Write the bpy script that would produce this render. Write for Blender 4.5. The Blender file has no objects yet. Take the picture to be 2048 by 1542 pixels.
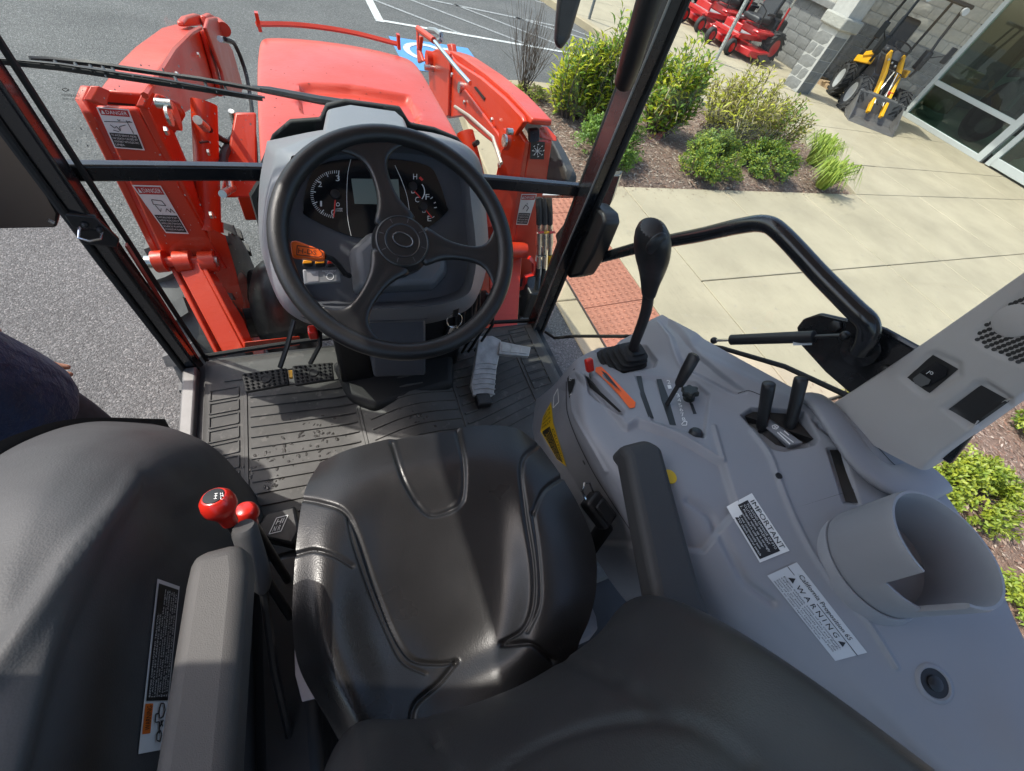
import bpy, bmesh, math, random
import numpy as np
from mathutils import Vector, Matrix
from mathutils.bvhtree import BVHTree

random.seed(7)
np.random.seed(7)
SC = bpy.context.scene
COL = SC.collection
R_ = math.radians

# ------------------------------------------------------------------ camera
CAMPOS = Vector((-0.155, 0.0, 2.03))
F_PX, CX, CY = 791.0, 1024.0, 771.0
_ax = Vector((2966 - CX, 430 - CY, F_PX)).normalized()
_dn = Vector((800 - CX, 1330 - CY, F_PX))
_dn = (_dn - _ax * _dn.dot(_ax)).normalized()
_zz = -_dn
_yy = _zz.cross(_ax)
RW = Matrix((_ax, _yy, _zz))            # rows: world axes seen by the camera (right, down, forward)
cam_d = bpy.data.cameras.new('camera')
cam = bpy.data.objects.new('camera', cam_d)
COL.objects.link(cam)
cam_d.sensor_fit = 'HORIZONTAL'
cam_d.sensor_width = 36.0
cam_d.lens = F_PX / 2048 * 36.0
cam_d.clip_start = 0.02
cam_d.clip_end = 500
_r = RW @ Vector((1, 0, 0)); _u = RW @ Vector((0, -1, 0)); _b = RW @ Vector((0, 0, -1))
M4 = Matrix((_r, _u, _b)).transposed().to_4x4()
M4.translation = CAMPOS
cam.matrix_world = M4
SC.camera = cam

# ------------------------------------------------------------------ light
SUN_EL, SUN_DIR = 54.0, Vector((-0.83, 0.56, 0))       # the sun stands ahead and to the left of the tractor
w = bpy.data.worlds.new('World'); SC.world = w; w.use_nodes = True
nt = w.node_tree
sky = nt.nodes.new('ShaderNodeTexSky'); sky.sky_type = 'NISHITA'; sky.sun_disc = False
sky.sun_elevation = R_(SUN_EL)
sky.sun_rotation = math.atan2(SUN_DIR.x, SUN_DIR.y)
sky.air_density = 1.0; sky.dust_density = 2.5; sky.ozone_density = 1.0
bg = nt.nodes['Background']; bg.inputs['Strength'].default_value = 0.15
nt.links.new(sky.outputs[0], bg.inputs['Color'])
sl = bpy.data.lights.new('sun', 'SUN'); sl.energy = 2.25; sl.angle = R_(0.55); sl.color = (1.0, 0.95, 0.87)
so = bpy.data.objects.new('sun', sl); COL.objects.link(so)
sv = SUN_DIR.normalized() * math.cos(R_(SUN_EL)) + Vector((0, 0, math.sin(R_(SUN_EL))))
so.rotation_euler = (-sv).to_track_quat('-Z', 'Y').to_euler()
so.location = (0, 0, 20)
SC.view_settings.view_transform = 'Standard'
SC.view_settings.look = 'None'
SC.view_settings.exposure = 1.05
SC.view_settings.gamma = 1.0
SC.view_settings.use_curve_mapping = False
SC.render.engine = 'CYCLES'
SC.cycles.max_bounces = 8
SC.cycles.diffuse_bounces = 4
SC.cycles.glossy_bounces = 3
SC.cycles.transparent_max_bounces = 16
SC.cycles.use_denoising = True
SC.cycles.sample_clamp_indirect = 4.0

# ------------------------------------------------------------------ pixel -> place helpers
def ray(px, py):
    return RW @ Vector((px - CX, py - CY, F_PX))
def Z(px, py, z):
    d = ray(px, py); return CAMPOS + d * ((z - CAMPOS.z) / d.z)
def Y(px, py, y):
    d = ray(px, py); return CAMPOS + d * ((y - CAMPOS.y) / d.y)
def X(px, py, x):
    d = ray(px, py); return CAMPOS + d * ((x - CAMPOS.x) / d.x)
def PL(px, py, p, n):
    d = ray(px, py); n = Vector(n); return CAMPOS + d * ((Vector(p) - CAMPOS).dot(n) / d.dot(n))
def pix(p):
    q = RW.transposed() @ (Vector(p) - CAMPOS)
    return (CX + F_PX * q.x / q.z, CY + F_PX * q.y / q.z)

# ------------------------------------------------------------------ mesh builder
class MB:
    def __init__(s):
        s.v = []; s.f = []
    def add(s, vs, fs):
        o = len(s.v); s.v += [Vector(p) for p in vs]; s.f += [tuple(i + o for i in f) for f in fs]; return s
    def box(s, c, size, rot=None):
        c = Vector(c); h = [k / 2 for k in size]
        vs = [Vector((x * h[0], y * h[1], z * h[2])) for x in (-1, 1) for y in (-1, 1) for z in (-1, 1)]
        if rot is not None: vs = [rot @ p for p in vs]
        return s.add([c + p for p in vs], [(0, 1, 3, 2), (4, 6, 7, 5), (0, 4, 5, 1), (2, 3, 7, 6), (0, 2, 6, 4), (1, 5, 7, 3)])
    def hexa(s, a, b):       # two quads a,b (4 points each)
        return s.add(list(a) + list(b), [(3, 2, 1, 0), (4, 5, 6, 7)] + [(i, (i + 1) % 4, 4 + (i + 1) % 4, 4 + i) for i in range(4)])
    def prism(s, poly, off):
        n = len(poly); off = Vector(off); poly = [Vector(p) for p in poly]
        return s.add(poly + [p + off for p in poly], [tuple(range(n))[::-1], tuple(range(n, 2 * n))] + [(i, (i + 1) % n, n + (i + 1) % n, n + i) for i in range(n)])
    def poly(s, pts):
        return s.add(pts, [tuple(range(len(pts)))])
    def loft(s, rings, closed=True, cap=True):
        n = len(rings[0]); o = len(s.v)
        for r in rings: s.v += [Vector(p) for p in r]
        for i in range(len(rings) - 1):
            for j in range(n if closed else n - 1):
                k = (j + 1) % n
                s.f.append((o + i * n + j, o + i * n + k, o + (i + 1) * n + k, o + (i + 1) * n + j))
        if cap and closed:
            s.f.append(tuple(o + j for j in range(n))[::-1]); s.f.append(tuple(o + (len(rings) - 1) * n + j for j in range(n)))
        return s
    def tube(s, path, r, n=10, closed=False, cap=True, flat=1.0, up=None):
        P = [Vector(p) for p in path]; m = len(P)
        rr = r if isinstance(r, (list, tuple)) else [r] * m
        rings = []; prev = None
        for i, p in enumerate(P):
            if closed: t = P[(i + 1) % m] - P[i - 1]
            else: t = P[min(i + 1, m - 1)] - P[max(i - 1, 0)]
            t.normalize()
            if prev is None:
                a = Vector(up) if up is not None else (Vector((0, 0, 1)) if abs(t.z) < .9 else Vector((1, 0, 0)))
            else: a = prev
            a = (a - t * a.dot(t)); a.normalize(); b = t.cross(a); prev = a
            rings.append([p + (a * math.cos(q) * flat + b * math.sin(q)) * rr[i] for q in [2 * math.pi * k / n for k in range(n)]])
        if closed:
            rings.append(rings[0]); return s.loft(rings, True, False)
        return s.loft(rings, True, cap)
    def lathe(s, prof, n=24, M=None, cap=True):     # prof: (r, z)
        rings = []
        for r, z in prof:
            ring = [Vector((r * math.cos(2 * math.pi * k / n), r * math.sin(2 * math.pi * k / n), z)) for k in range(n)]
            if M is not None: ring = [M @ p for p in ring]
            rings.append(ring)
        return s.loft(rings, True, cap)
    def cyl(s, a, b, r, n=14, r2=None):
        return s.tube([a, b], [r, r if r2 is None else r2], n)
    def ball(s, c, r, n=14, m=8, M=None):
        prof = [(max(1e-4, math.sin(math.pi * i / m)) , -math.cos(math.pi * i / m)) for i in range(m + 1)]
        rr = r if isinstance(r, (list, tuple)) else (r, r, r)
        T = Matrix.Translation(Vector(c)) @ (M.to_4x4() if M is not None else Matrix.Identity(4)) @ Matrix.Diagonal((rr[0], rr[1], rr[2], 1))
        return s.lathe(prof, n, T)
    def xf(s, M):
        s.v = [M @ p for p in s.v]; return s
    def mesh(s, name, ang=35):
        me = bpy.data.meshes.new(name)
        me.from_pydata([tuple(p) for p in s.v], [], s.f); me.validate()
        bm = bmesh.new(); bm.from_mesh(me); bmesh.ops.recalc_face_normals(bm, faces=bm.faces); bm.to_mesh(me); bm.free()
        smooth(me, ang)
        return me
    def build(s, name, mat, parent=None, bevel=0.0, sub=0, ang=35, seg=2):
        o = link(name, s.mesh(name, ang), mat, parent)
        if bevel:
            b = o.modifiers.new('bevel', 'BEVEL'); b.width = bevel; b.segments = seg; b.limit_method = 'ANGLE'; b.angle_limit = R_(30)
            if hasattr(b, 'harden_normals'): b.harden_normals = False
        if sub:
            m = o.modifiers.new('sub', 'SUBSURF'); m.levels = sub; m.render_levels = sub
        return o

def smooth(me, ang=35):
    me.polygons.foreach_set('use_smooth', [True] * len(me.polygons))
    me.set_sharp_from_angle(angle=R_(ang)); me.update()

def link(name, me, mat=None, parent=None):
    o = bpy.data.objects.new(name, me); COL.objects.link(o)
    if mat is not None:
        ms = mat if isinstance(mat, (list, tuple)) else [mat]
        if not me.materials:
            for m in ms: me.materials.append(m)
    if parent is not None: setp(o, parent)
    return o
def setp(o, parent):
    o.parent = parent
    if parent.parent is None:
        o.matrix_parent_inverse = Matrix.LocRotScale(parent.location, parent.rotation_euler, parent.scale).inverted()
    else:
        o.matrix_parent_inverse = Matrix.Identity(4)
def tag(o, label, cat=None, group=None, kind=None):
    if label: o['label'] = label
    if cat: o['category'] = cat
    if group: o['group'] = group
    if kind: o['kind'] = kind
    return o
def thing(name, loc, label, cat, group=None):
    o = bpy.data.objects.new(name, None); COL.objects.link(o); o.location = loc; o.empty_display_size = .1
    return tag(o, label, cat, group)
def copy_tree(o, M=None):
    c = o.copy(); COL.objects.link(c)
    for ch in [k for k in bpy.data.objects if k.parent == o]:
        d = ch.copy(); COL.objects.link(d); d.parent = c
        for g in [k for k in bpy.data.objects if k.parent == ch]:
            e = g.copy(); COL.objects.link(e); e.parent = d
    return c

# ------------------------------------------------------------------ materials
def mat(name, col, rough=.5, metal=0.0, var=None, bump=None, coat=0.0, spec=.5, rvar=None, spots=None, sheen=0):
    """var=(scale, amount) colour variation; bump=(scale, distance, detail); spots=(scale, threshold, colour)"""
    m = bpy.data.materials.new(name); m.use_nodes = True
    N = m.node_tree.nodes; L = m.node_tree.links; b = N['Principled BSDF']
    b.inputs['Base Color'].default_value = (*col, 1); b.inputs['Roughness'].default_value = rough
    b.inputs['Metallic'].default_value = metal; b.inputs['Specular IOR Level'].default_value = spec
    b.inputs['Coat Weight'].default_value = coat; b.inputs['Coat Roughness'].default_value = .06
    if sheen: b.inputs['Sheen Weight'].default_value = sheen
    tc = N.new('ShaderNodeTexCoord')
    def noise(sc, det=5, rgh=.6):
        n = N.new('ShaderNodeTexNoise'); n.inputs['Scale'].default_value = sc; n.inputs['Detail'].default_value = det
        n.inputs['Roughness'].default_value = rgh; L.new(tc.outputs['Object'], n.inputs['Vector']); return n
    csock = None
    if var:
        n = noise(var[0]); mr = N.new('ShaderNodeMapRange'); mr.inputs[1].default_value = .3; mr.inputs[2].default_value = .7
        mr.inputs[3].default_value = 1 - var[1]; mr.inputs[4].default_value = 1 + var[1]
        L.new(n.outputs['Fac'], mr.inputs[0])
        mx = N.new('ShaderNodeMix'); mx.data_type = 'RGBA'; mx.blend_type = 'MULTIPLY'; mx.inputs[0].default_value = 1
        mx.inputs[6].default_value = (*col, 1); L.new(mr.outputs[0], mx.inputs[7]); csock = mx.outputs[2]
    if spots:
        n = noise(spots[0], 3); mr = N.new('ShaderNodeMapRange'); mr.inputs[1].default_value = spots[1]; mr.inputs[2].default_value = spots[1] + .06
        L.new(n.outputs['Fac'], mr.inputs[0])
        mx = N.new('ShaderNodeMix'); mx.data_type = 'RGBA'; mx.inputs[6].default_value = (*col, 1); mx.inputs[7].default_value = (*spots[2], 1)
        if csock: L.new(csock, mx.inputs[6])
        L.new(mr.outputs[0], mx.inputs[0]); csock = mx.outputs[2]
    if csock: L.new(csock, b.inputs['Base Color'])
    if rvar:
        n = noise(rvar[0], 4); mr = N.new('ShaderNodeMapRange'); mr.inputs[1].default_value = .3; mr.inputs[2].default_value = .7
        mr.inputs[3].default_value = max(0, rough - rvar[1]); mr.inputs[4].default_value = min(1, rough + rvar[1])
        L.new(n.outputs['Fac'], mr.inputs[0]); L.new(mr.outputs[0], b.inputs['Roughness'])
    if bump:
        n = noise(bump[0], bump[2] if len(bump) > 2 else 3)
        bp = N.new('ShaderNodeBump'); bp.inputs['Distance'].default_value = bump[1]; bp.inputs['Strength'].default_value = .8
        L.new(n.outputs['Fac'], bp.inputs['Height']); L.new(bp.outputs[0], b.inputs['Normal'])
    return m

def leather(name, col, rough, scale=260, dist=.0006, wr=None):
    m = mat(name, col, rough, var=(14, .10), rvar=(6, .10))
    N = m.node_tree.nodes; L = m.node_tree.links; b = N['Principled BSDF']; tc = [n for n in N if n.type == 'TEX_COORD'][0]
    v = N.new('ShaderNodeTexVoronoi'); v.inputs['Scale'].default_value = scale; L.new(tc.outputs['Object'], v.inputs['Vector'])
    n = N.new('ShaderNodeTexNoise'); n.inputs['Scale'].default_value = scale * .35; n.inputs['Detail'].default_value = 4; n.inputs['Distortion'].default_value = 1.2
    L.new(tc.outputs['Object'], n.inputs['Vector'])
    ad = N.new('ShaderNodeMath'); ad.operation = 'ADD'; L.new(v.outputs['Distance'], ad.inputs[0]); L.new(n.outputs['Fac'], ad.inputs[1])
    bp = N.new('ShaderNodeBump'); bp.inputs['Distance'].default_value = dist; bp.inputs['Strength'].default_value = .9
    L.new(ad.outputs[0], bp.inputs['Height']); L.new(bp.outputs[0], b.inputs['Normal'])
    return m

def glass_mat(name, tint, refl=1.0):
    m = bpy.data.materials.new(name); m.use_nodes = True
    N = m.node_tree.nodes; L = m.node_tree.links; N.remove(N['Principled BSDF'])
    t = N.new('ShaderNodeBsdfTransparent'); t.inputs[0].default_value = (*tint, 1)
    g = N.new('ShaderNodeBsdfGlossy'); g.inputs['Roughness'].default_value = .01; g.inputs[0].default_value = (refl, refl, refl, 1)
    fr = N.new('ShaderNodeFresnel'); ge = N.new('ShaderNodeNewGeometry'); mi = N.new('ShaderNodeMapRange')
    mi.inputs[3].default_value = 1.5; mi.inputs[4].default_value = 1 / 1.5; L.new(ge.outputs['Backfacing'], mi.inputs[0]); L.new(mi.outputs[0], fr.inputs[0])
    mx = N.new('ShaderNodeMixShader'); L.new(fr.outputs[0], mx.inputs[0]); L.new(t.outputs[0], mx.inputs[1]); L.new(g.outputs[0], mx.inputs[2])
    L.new(mx.outputs[0], N['Material Output'].inputs[0])
    return m

MT = {}
MT['black'] = mat('black_plastic', (.012, .012, .013), .42, bump=(900, .0002), rvar=(30, .08))
MT['blackgloss'] = mat('black_paint', (.010, .011, .013), .25, coat=.3, rvar=(20, .08))
MT['rubber'] = mat('black_rubber', (.014, .014, .014), .7, bump=(300, .0006))
MT['steel'] = mat('zinc_steel', (.62, .60, .55), .32, 1.0, rvar=(60, .12), var=(40, .15))
MT['chrome'] = mat('chrome', (.75, .75, .76), .15, 1.0)
MT['white'] = mat('white_print', (.78, .78, .76), .5)
MT['ink'] = mat('black_print', (.012, .012, .012), .45)
MT['red_print'] = mat('red_print', (.45, .02, .02), .45)
MT['orange'] = mat('orange_plastic', (.90, .13, .012), .38, bump=(600, .0002), var=(9, .06))
MT['redplast'] = mat('red_plastic', (.62, .022, .012), .28, coat=.25)
MT['paint'] = mat('orange_red_paint', (.54, .035, .006), .38, coat=.15, var=(3, .05), bump=(90, .0005), rvar=(5, .08))
MT['yellow'] = mat('yellow_paint', (.80, .40, .01), .4, var=(5, .08))
# ------------------------------------------------------------------ ground
def asphalt_mat():
    m = mat('asphalt', (.155, .152, .148), .85)
    N = m.node_tree.nodes; L = m.node_tree.links; b = N['Principled BSDF']; tc = [n for n in N if n.type == 'TEX_COORD'][0]
    v = N.new('ShaderNodeTexVoronoi'); v.inputs['Scale'].default_value = 135; L.new(tc.outputs['Object'], v.inputs['Vector'])
    ra = N.new('ShaderNodeValToRGB'); e = ra.color_ramp.elements
    e[0].position = 0; e[0].color = (.072, .069, .065, 1); e[1].position = 1; e[1].color = (.24, .23, .215, 1)
    k = e.new(.55); k.color = (.112, .110, .104, 1); k = e.new(.86); k.color = (.15, .147, .14, 1)
    sx = N.new('ShaderNodeSeparateColor'); L.new(v.outputs['Color'], sx.inputs[0]); L.new(sx.outputs[0], ra.inputs[0])
    n = N.new('ShaderNodeTexNoise'); n.inputs['Scale'].default_value = 1.3; n.inputs['Detail'].default_value = 6; L.new(tc.outputs['Object'], n.inputs['Vector'])
    mr = N.new('ShaderNodeMapRange'); mr.inputs[1].default_value = .3; mr.inputs[2].default_value = .7; mr.inputs[3].default_value = .82; mr.inputs[4].default_value = 1.14
    L.new(n.outputs['Fac'], mr.inputs[0])
    mx = N.new('ShaderNodeMix'); mx.data_type = 'RGBA'; mx.blend_type = 'MULTIPLY'; mx.inputs[0].default_value = 1
    L.new(ra.outputs[0], mx.inputs[6]); L.new(mr.outputs[0], mx.inputs[7]); L.new(mx.outputs[2], b.inputs['Base Color'])
    n2 = N.new('ShaderNodeTexNoise'); n2.inputs['Scale'].default_value = 160; n2.inputs['Detail'].default_value = 4; L.new(tc.outputs['Object'], n2.inputs['Vector'])
    ad = N.new('ShaderNodeMath'); ad.operation = 'SUBTRACT'; L.new(n2.outputs['Fac'], ad.inputs[0]); L.new(v.outputs['Distance'], ad.inputs[1])
    bp = N.new('ShaderNodeBump'); bp.inputs['Distance'].default_value = .0045; bp.inputs['Strength'].default_value = 1; L.new(ad.outputs[0], bp.inputs['Height']); L.new(bp.outputs[0], b.inputs['Normal'])
    return m
M_asph = asphalt_mat()
M_conc = mat('concrete', (.385, .330, .228), .8, var=(1.6, .12), bump=(90, .004, 6), spots=(14, .66, (.35, .305, .225)))
def stain(m):
    N = m.node_tree.nodes; L = m.node_tree.links; b = N['Principled BSDF']; src = b.inputs['Base Color'].links[0].from_socket; tc = [n for n in N if n.type == 'TEX_COORD'][0]
    for sc, lo, hi, k, st in ((.9, .5, .75, .88, (1, 1, 1)), (6, .60, .68, .92, (1, 1, 1)), (60, .56, .62, .93, (1, .12, 1))):
        mp = N.new('ShaderNodeMapping'); mp.inputs['Scale'].default_value = st; L.new(tc.outputs['Object'], mp.inputs[0])
        n = N.new('ShaderNodeTexNoise'); n.inputs['Scale'].default_value = sc; n.inputs['Detail'].default_value = 8; n.inputs['Roughness'].default_value = .65; L.new(mp.outputs[0], n.inputs['Vector'])
        mr = N.new('ShaderNodeMapRange'); mr.inputs[1].default_value = lo; mr.inputs[2].default_value = hi; mr.inputs[3].default_value = 1; mr.inputs[4].default_value = k; L.new(n.outputs['Fac'], mr.inputs[0])
        mx = N.new('ShaderNodeMix'); mx.data_type = 'RGBA'; mx.blend_type = 'MULTIPLY'; mx.inputs[0].default_value = 1; L.new(src, mx.inputs[6]); L.new(mr.outputs[0], mx.inputs[7]); src = mx.outputs[2]
    L.new(src, b.inputs['Base Color'])
stain(M_conc); stain(M_asph)
M_kerb = mat('kerb_concrete', (.38, .31, .20), .8, var=(2.5, .16), bump=(70, .003, 6))
M_brick = mat('tactile_red', (.40, .165, .105), .75, var=(3, .12), bump=(120, .001, 5))
M_paintw = mat('road_paint_white', (.60, .60, .57), .7, spots=(45, .56, (.24, .235, .23)), bump=(160, .003))
M_paintf = mat('road_paint_faded', (.33, .33, .32), .75, spots=(38, .5, (.19, .187, .183)), bump=(160, .003))
M_paintb = mat('road_paint_blue', (.085, .27, .56), .7, spots=(60, .63, (.16, .2, .26)), bump=(160, .003))
M_mulch = mat('mulch', (.19, .125, .09), .9, var=(30, .35), bump=(70, .03, 5), spots=(55, .58, (.34, .27, .21)))
M_chip = [mat('mulch_chip_a', (.30, .22, .165), .9, var=(25, .25)), mat('mulch_chip_b', (.20, .115, .08), .9, var=(25, .25)), mat('mulch_chip_c', (.42, .35, .28), .9, var=(25, .2))]

g = MB(); n = 24
s_ = 60
g.add([(-s_, -s_, 0), (s_, -s_, 0), (s_, s_, 0), (-s_, s_, 0)], [(0, 1, 2, 3)])
tag(g.build('asphalt_ground', M_asph), 'grey speckled asphalt of the parking lot', 'asphalt', kind='structure')

def flat(name, pts, z, m, parent=None):
    b = MB().poly([Vector((p[0], p[1], z)) for p in pts]); return b.build(name, m, parent)

def strip_px(name, a, b, wd, m, parent, z=.005):
    p = Z(*a, 0); q = Z(*b, 0); d = (q - p).normalized(); s = Vector((-d.y, d.x, 0)) * wd / 2
    return flat(name, [p - s, q - s, q + s, p + s], z, m, parent)
pk = thing('road_marking', (1.1, 7.7, 0), 'white bay lines and faded hatching painted on the asphalt', 'marking'); pk['kind'] = 'structure'
flat('bay_line', [(1.02, 7.66), (1.14, 7.66), (1.07, 12.5), (.94, 12.5)], .005, M_paintw, pk)
flat('bay_line', [(1.14, 7.68), (4.4, 7.72), (4.4, 7.80), (1.14, 7.76)], .0055, M_paintw, pk)
for a, b, wd in [((747, 0), (932, 72), .07), ((821, 0), (1072, 96), .07), ((905, 8), (1118, 90), .07), ((859, 0), (1130, 56), .08), ((1031, 35), (1200, 88), .08), ((1140, 58), (1245, 98), .07), ((1070, 2), (1118, 14), .08), ((1195, 98), (1240, 112), .05)]:
    strip_px('hatch_line', a, b, wd, M_paintf, pk)
bp_ = thing('accessible_bay_symbol', (1.7, 6.6, 0), 'blue painted square with white wheelchair symbol ahead of the tractor', 'marking'); bp_['kind'] = 'structure'
flat('blue_square', [(1.12, 6.08), (2.28, 6.12), (2.26, 7.17), (1.10, 7.13)], .005, M_paintb, bp_)
def ringarc(cx, cy, r0, r1, a0, a1, z, n=24):
    b = MB(); vs = []
    for k in range(n + 1):
        a = R_(a0 + (a1 - a0) * k / n)
        vs += [(cx + r0 * math.cos(a), cy + r0 * math.sin(a), z), (cx + r1 * math.cos(a), cy + r1 * math.sin(a), z)]
    return b.add(vs, [(2 * k, 2 * k + 1, 2 * k + 3, 2 * k + 2) for k in range(n)])
q = ringarc(1.55, 6.72, .24, .33, 20, 330, .010)
q.add([(1.62, 6.98, .0105), (1.68, 6.90, .0105), (2.02, 6.93, .0105), (2.04, 7.02, .0105)], [(0, 1, 2, 3)])
q.add([(1.75, 6.62, .0105), (1.83, 6.60, .0105), (2.12, 6.75, .0105), (2.08, 6.84, .0105)], [(0, 1, 2, 3)])
q.build('wheelchair_symbol', M_paintw, bp_)

# sidewalk slabs with tooled joints
SWZ = .10
walk = thing('sidewalk', (4, 2, 0), 'pale tan concrete sidewalk with scored joints between lot and building', 'sidewalk'); walk['kind'] = 'structure'
def slab(pts, z0=-.05, z1=SWZ, name='slab'):
    b = MB().prism([Vector((p[0], p[1], z0)) for p in pts], (0, 0, z1 - z0)); return b.build(name, M_conc, walk, bevel=.006)
jx = [2.9, 4.40, 5.9, 7.15]
jy = [-9, -6, -3.6, .55, 1.9, 3.40]
G = .006
BED2 = [(2.95, .62), (5.2, .35), (7.2, -.2), (7.2, -9), (2.95, -9)]
for i in range(len(jx) - 1):
    for j in range(3, len(jy) - 1):
        slab([(jx[i] + G, jy[j] + G), (jx[i + 1] - G, jy[j] + G), (jx[i + 1] - G, jy[j + 1] - G), (jx[i] + G, jy[j + 1] - G)])
for a, b in ((-3.6, -.6), (-.6, .55)):
    slab([(2.24 + G, a), (2.9 - G, a), (2.9 - G, b - G), (2.24 + G, b - G)])
    for c0, c1 in ((7.15, 8.9), (8.9, 10.7)):
        slab([(c0 + G, a + G), (c1 - G, a + G), (c1 - G, b - G), (c0 + G, b - G)])
for (a, b) in ((.55, 1.9), (1.9, 3.4), (3.4, 4.30), (4.30, 5.75), (5.75, 7.0), (7.0, 8.4)):
    for c0, c1 in ((7.15, 8.9), (8.9, 10.7), (10.7, 12.4), (12.4, 14.2)):
        if b > 3.41 and c0 < 7.2:
            pts = {(3.4, 4.30): [(7.2, 3.40 + G), (8.9, 3.40), (8.9, 4.29), (7.58, 4.29)], (4.30, 5.75): [(7.58, 4.31), (8.9, 4.31), (8.9, 5.74), (7.46, 5.74), (7.70, 5.0)], (5.75, 7.0): [(6.3, 5.86), (8.9, 5.76), (8.9, 6.99), (5.95, 6.99)], (7.0, 8.4): [(5.95, 7.01), (8.9, 7.01), (8.9, 8.39), (5.72, 8.39)]}[(a, b)]
            slab(pts); continue
        slab([(c0 + G, a + G), (c1 - G, a + G), (c1 - G, b - G), (c0 + G, b - G)])
ys = [8.4, 9.9, 11.4, 12.9, 16, 20]
for a, b in zip(ys[:-1], ys[1:]):
    xl = 5.72 - (a - 8.4) * .27
    for c0, c1 in ((xl, 7.3), (7.3, 8.9), (8.9, 10.5), (10.5, 12.0)):
        slab([(c0 + G, a + G), (c1 - G, a + G), (c1 - G, b - G), (c0 + G if c0 > 7 else c0 - (b - a) * .27, b - G)])
# curb ramp behind the tactile plates
rm = MB(); rm.prism([(2.24 + G, 0, .058), (2.9 - G, 0, SWZ), (2.9 - G, 0, -.05), (2.24 + G, 0, -.05)], (0, 2.85, 0)); rm.xf(Matrix.Translation((0, .555, 0)))
rm.build('ramp', M_conc, walk, bevel=.004)
# kerbs (each one a stone of its own)
kerb = thing('kerb', (1.5, 2, 0), 'tan concrete kerb edging the sidewalk and planting bed', 'kerb'); kerb['kind'] = 'structure'
def kerb_path(pts, wd, z, name='kerb_stone'):
    for a, b in zip(pts[:-1], pts[1:]):
        za, zb = z if isinstance(z, tuple) else (z, z)
        a = Vector((*a, 0)); b = Vector((*b, 0)); d = (b - a).normalized(); s = Vector((-d.y, d.x, 0)) * wd
        e = d * .003
        MB().hexa([a + e - Vector((0, 0, .05)), b - e - Vector((0, 0, .05)), b - e - s - Vector((0, 0, .05)), a + e - s - Vector((0, 0, .05))],
                  [a + e + Vector((0, 0, za)), b - e + Vector((0, 0, zb)), b - e - s + Vector((0, 0, zb)), a + e - s + Vector((0, 0, za))]).build(name, M_kerb, kerb, bevel=.012)
for a, b in ((-9, -6), (-6, -3), (-3, 0), (0, 1.9), (1.9, 3.3)): kerb_path([(1.415, a), (1.415, b)], .20, .014)
kerb_path([(1.415, 3.3), (1.415, 4.3)], .20, (.014, .13))
kerb_path([(1.415, 4.3), (1.48, 4.9), (1.70, 5.4), (2.1, 5.72), (2.6, 5.86)], .18, .13)
kerb_path([(2.6, 5.86), (4.4, 5.98), (5.9, 6.02)], .18, .13)
kerb_path([(5.9, 6.02), (5.93, 7.0), (5.68, 8.4), (5.3, 9.9), (4.9, 11.4), (4.3, 13.6)], .16, .115)
# tactile plates with domes
tact = thing('tactile_paving', (1.93, 1.5, .03), 'brick red tactile warning strip with raised domes beside the kerb', 'paving'); tact['kind'] = 'structure'
def tz(x): return .016 + (x - 1.62) / .62 * .042
pm = None; dm = None
for k in range(9):
    y0 = -1.86 + k * .61 - .005
    if y0 > 3.3: break
    y1 = min(y0 + .604, 3.36)
    b = MB().hexa([(1.623, y0, -.03), (2.236, y0, -.03), (2.236, y1, -.03), (1.623, y1, -.03)], [(1.623, y0, tz(1.623)), (2.236, y0, tz(2.236)), (2.236, y1, tz(2.236)), (1.623, y1, tz(1.623))])
    pl = b.build('tactile_plate', M_brick, tact, bevel=.003)
    d = MB()
    for i in range(10):
        for j in range(10):
            x = 1.623 + .034 + i * .0605; y = y0 + .03 + j * .0605
            if y > y1 - .02: continue
            z = tz(x) - .001
            d.lathe([(.0125, 0), (.011, .005), (.006, .0075)], 10, Matrix.Translation((x, y, z)))
            # raised hexagon lattice rib round each dome
            vs = []; r0, r1 = .0215, .0275
            for kx in range(7):
                a = R_(60 * kx)
                vs += [(x + r0 * math.cos(a), y + r0 * math.sin(a), z + .0042), (x + r1 * math.cos(a), y + r1 * math.sin(a), z + .0042)]
            d.add(vs, [(2 * t, 2 * t + 1, 2 * t + 3, 2 * t + 2) for t in range(6)])
    dd = d.build('dome', M_brick, pl); dd['kind'] = 'stuff'
# a wet-looking joint between kerb and plates
flat('joint', [(1.612, -9), (1.625, -9), (1.625, 3.4), (1.612, 3.4)], .0185, mat('joint_dirt', (.05, .045, .04), .9), tact)

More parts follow.
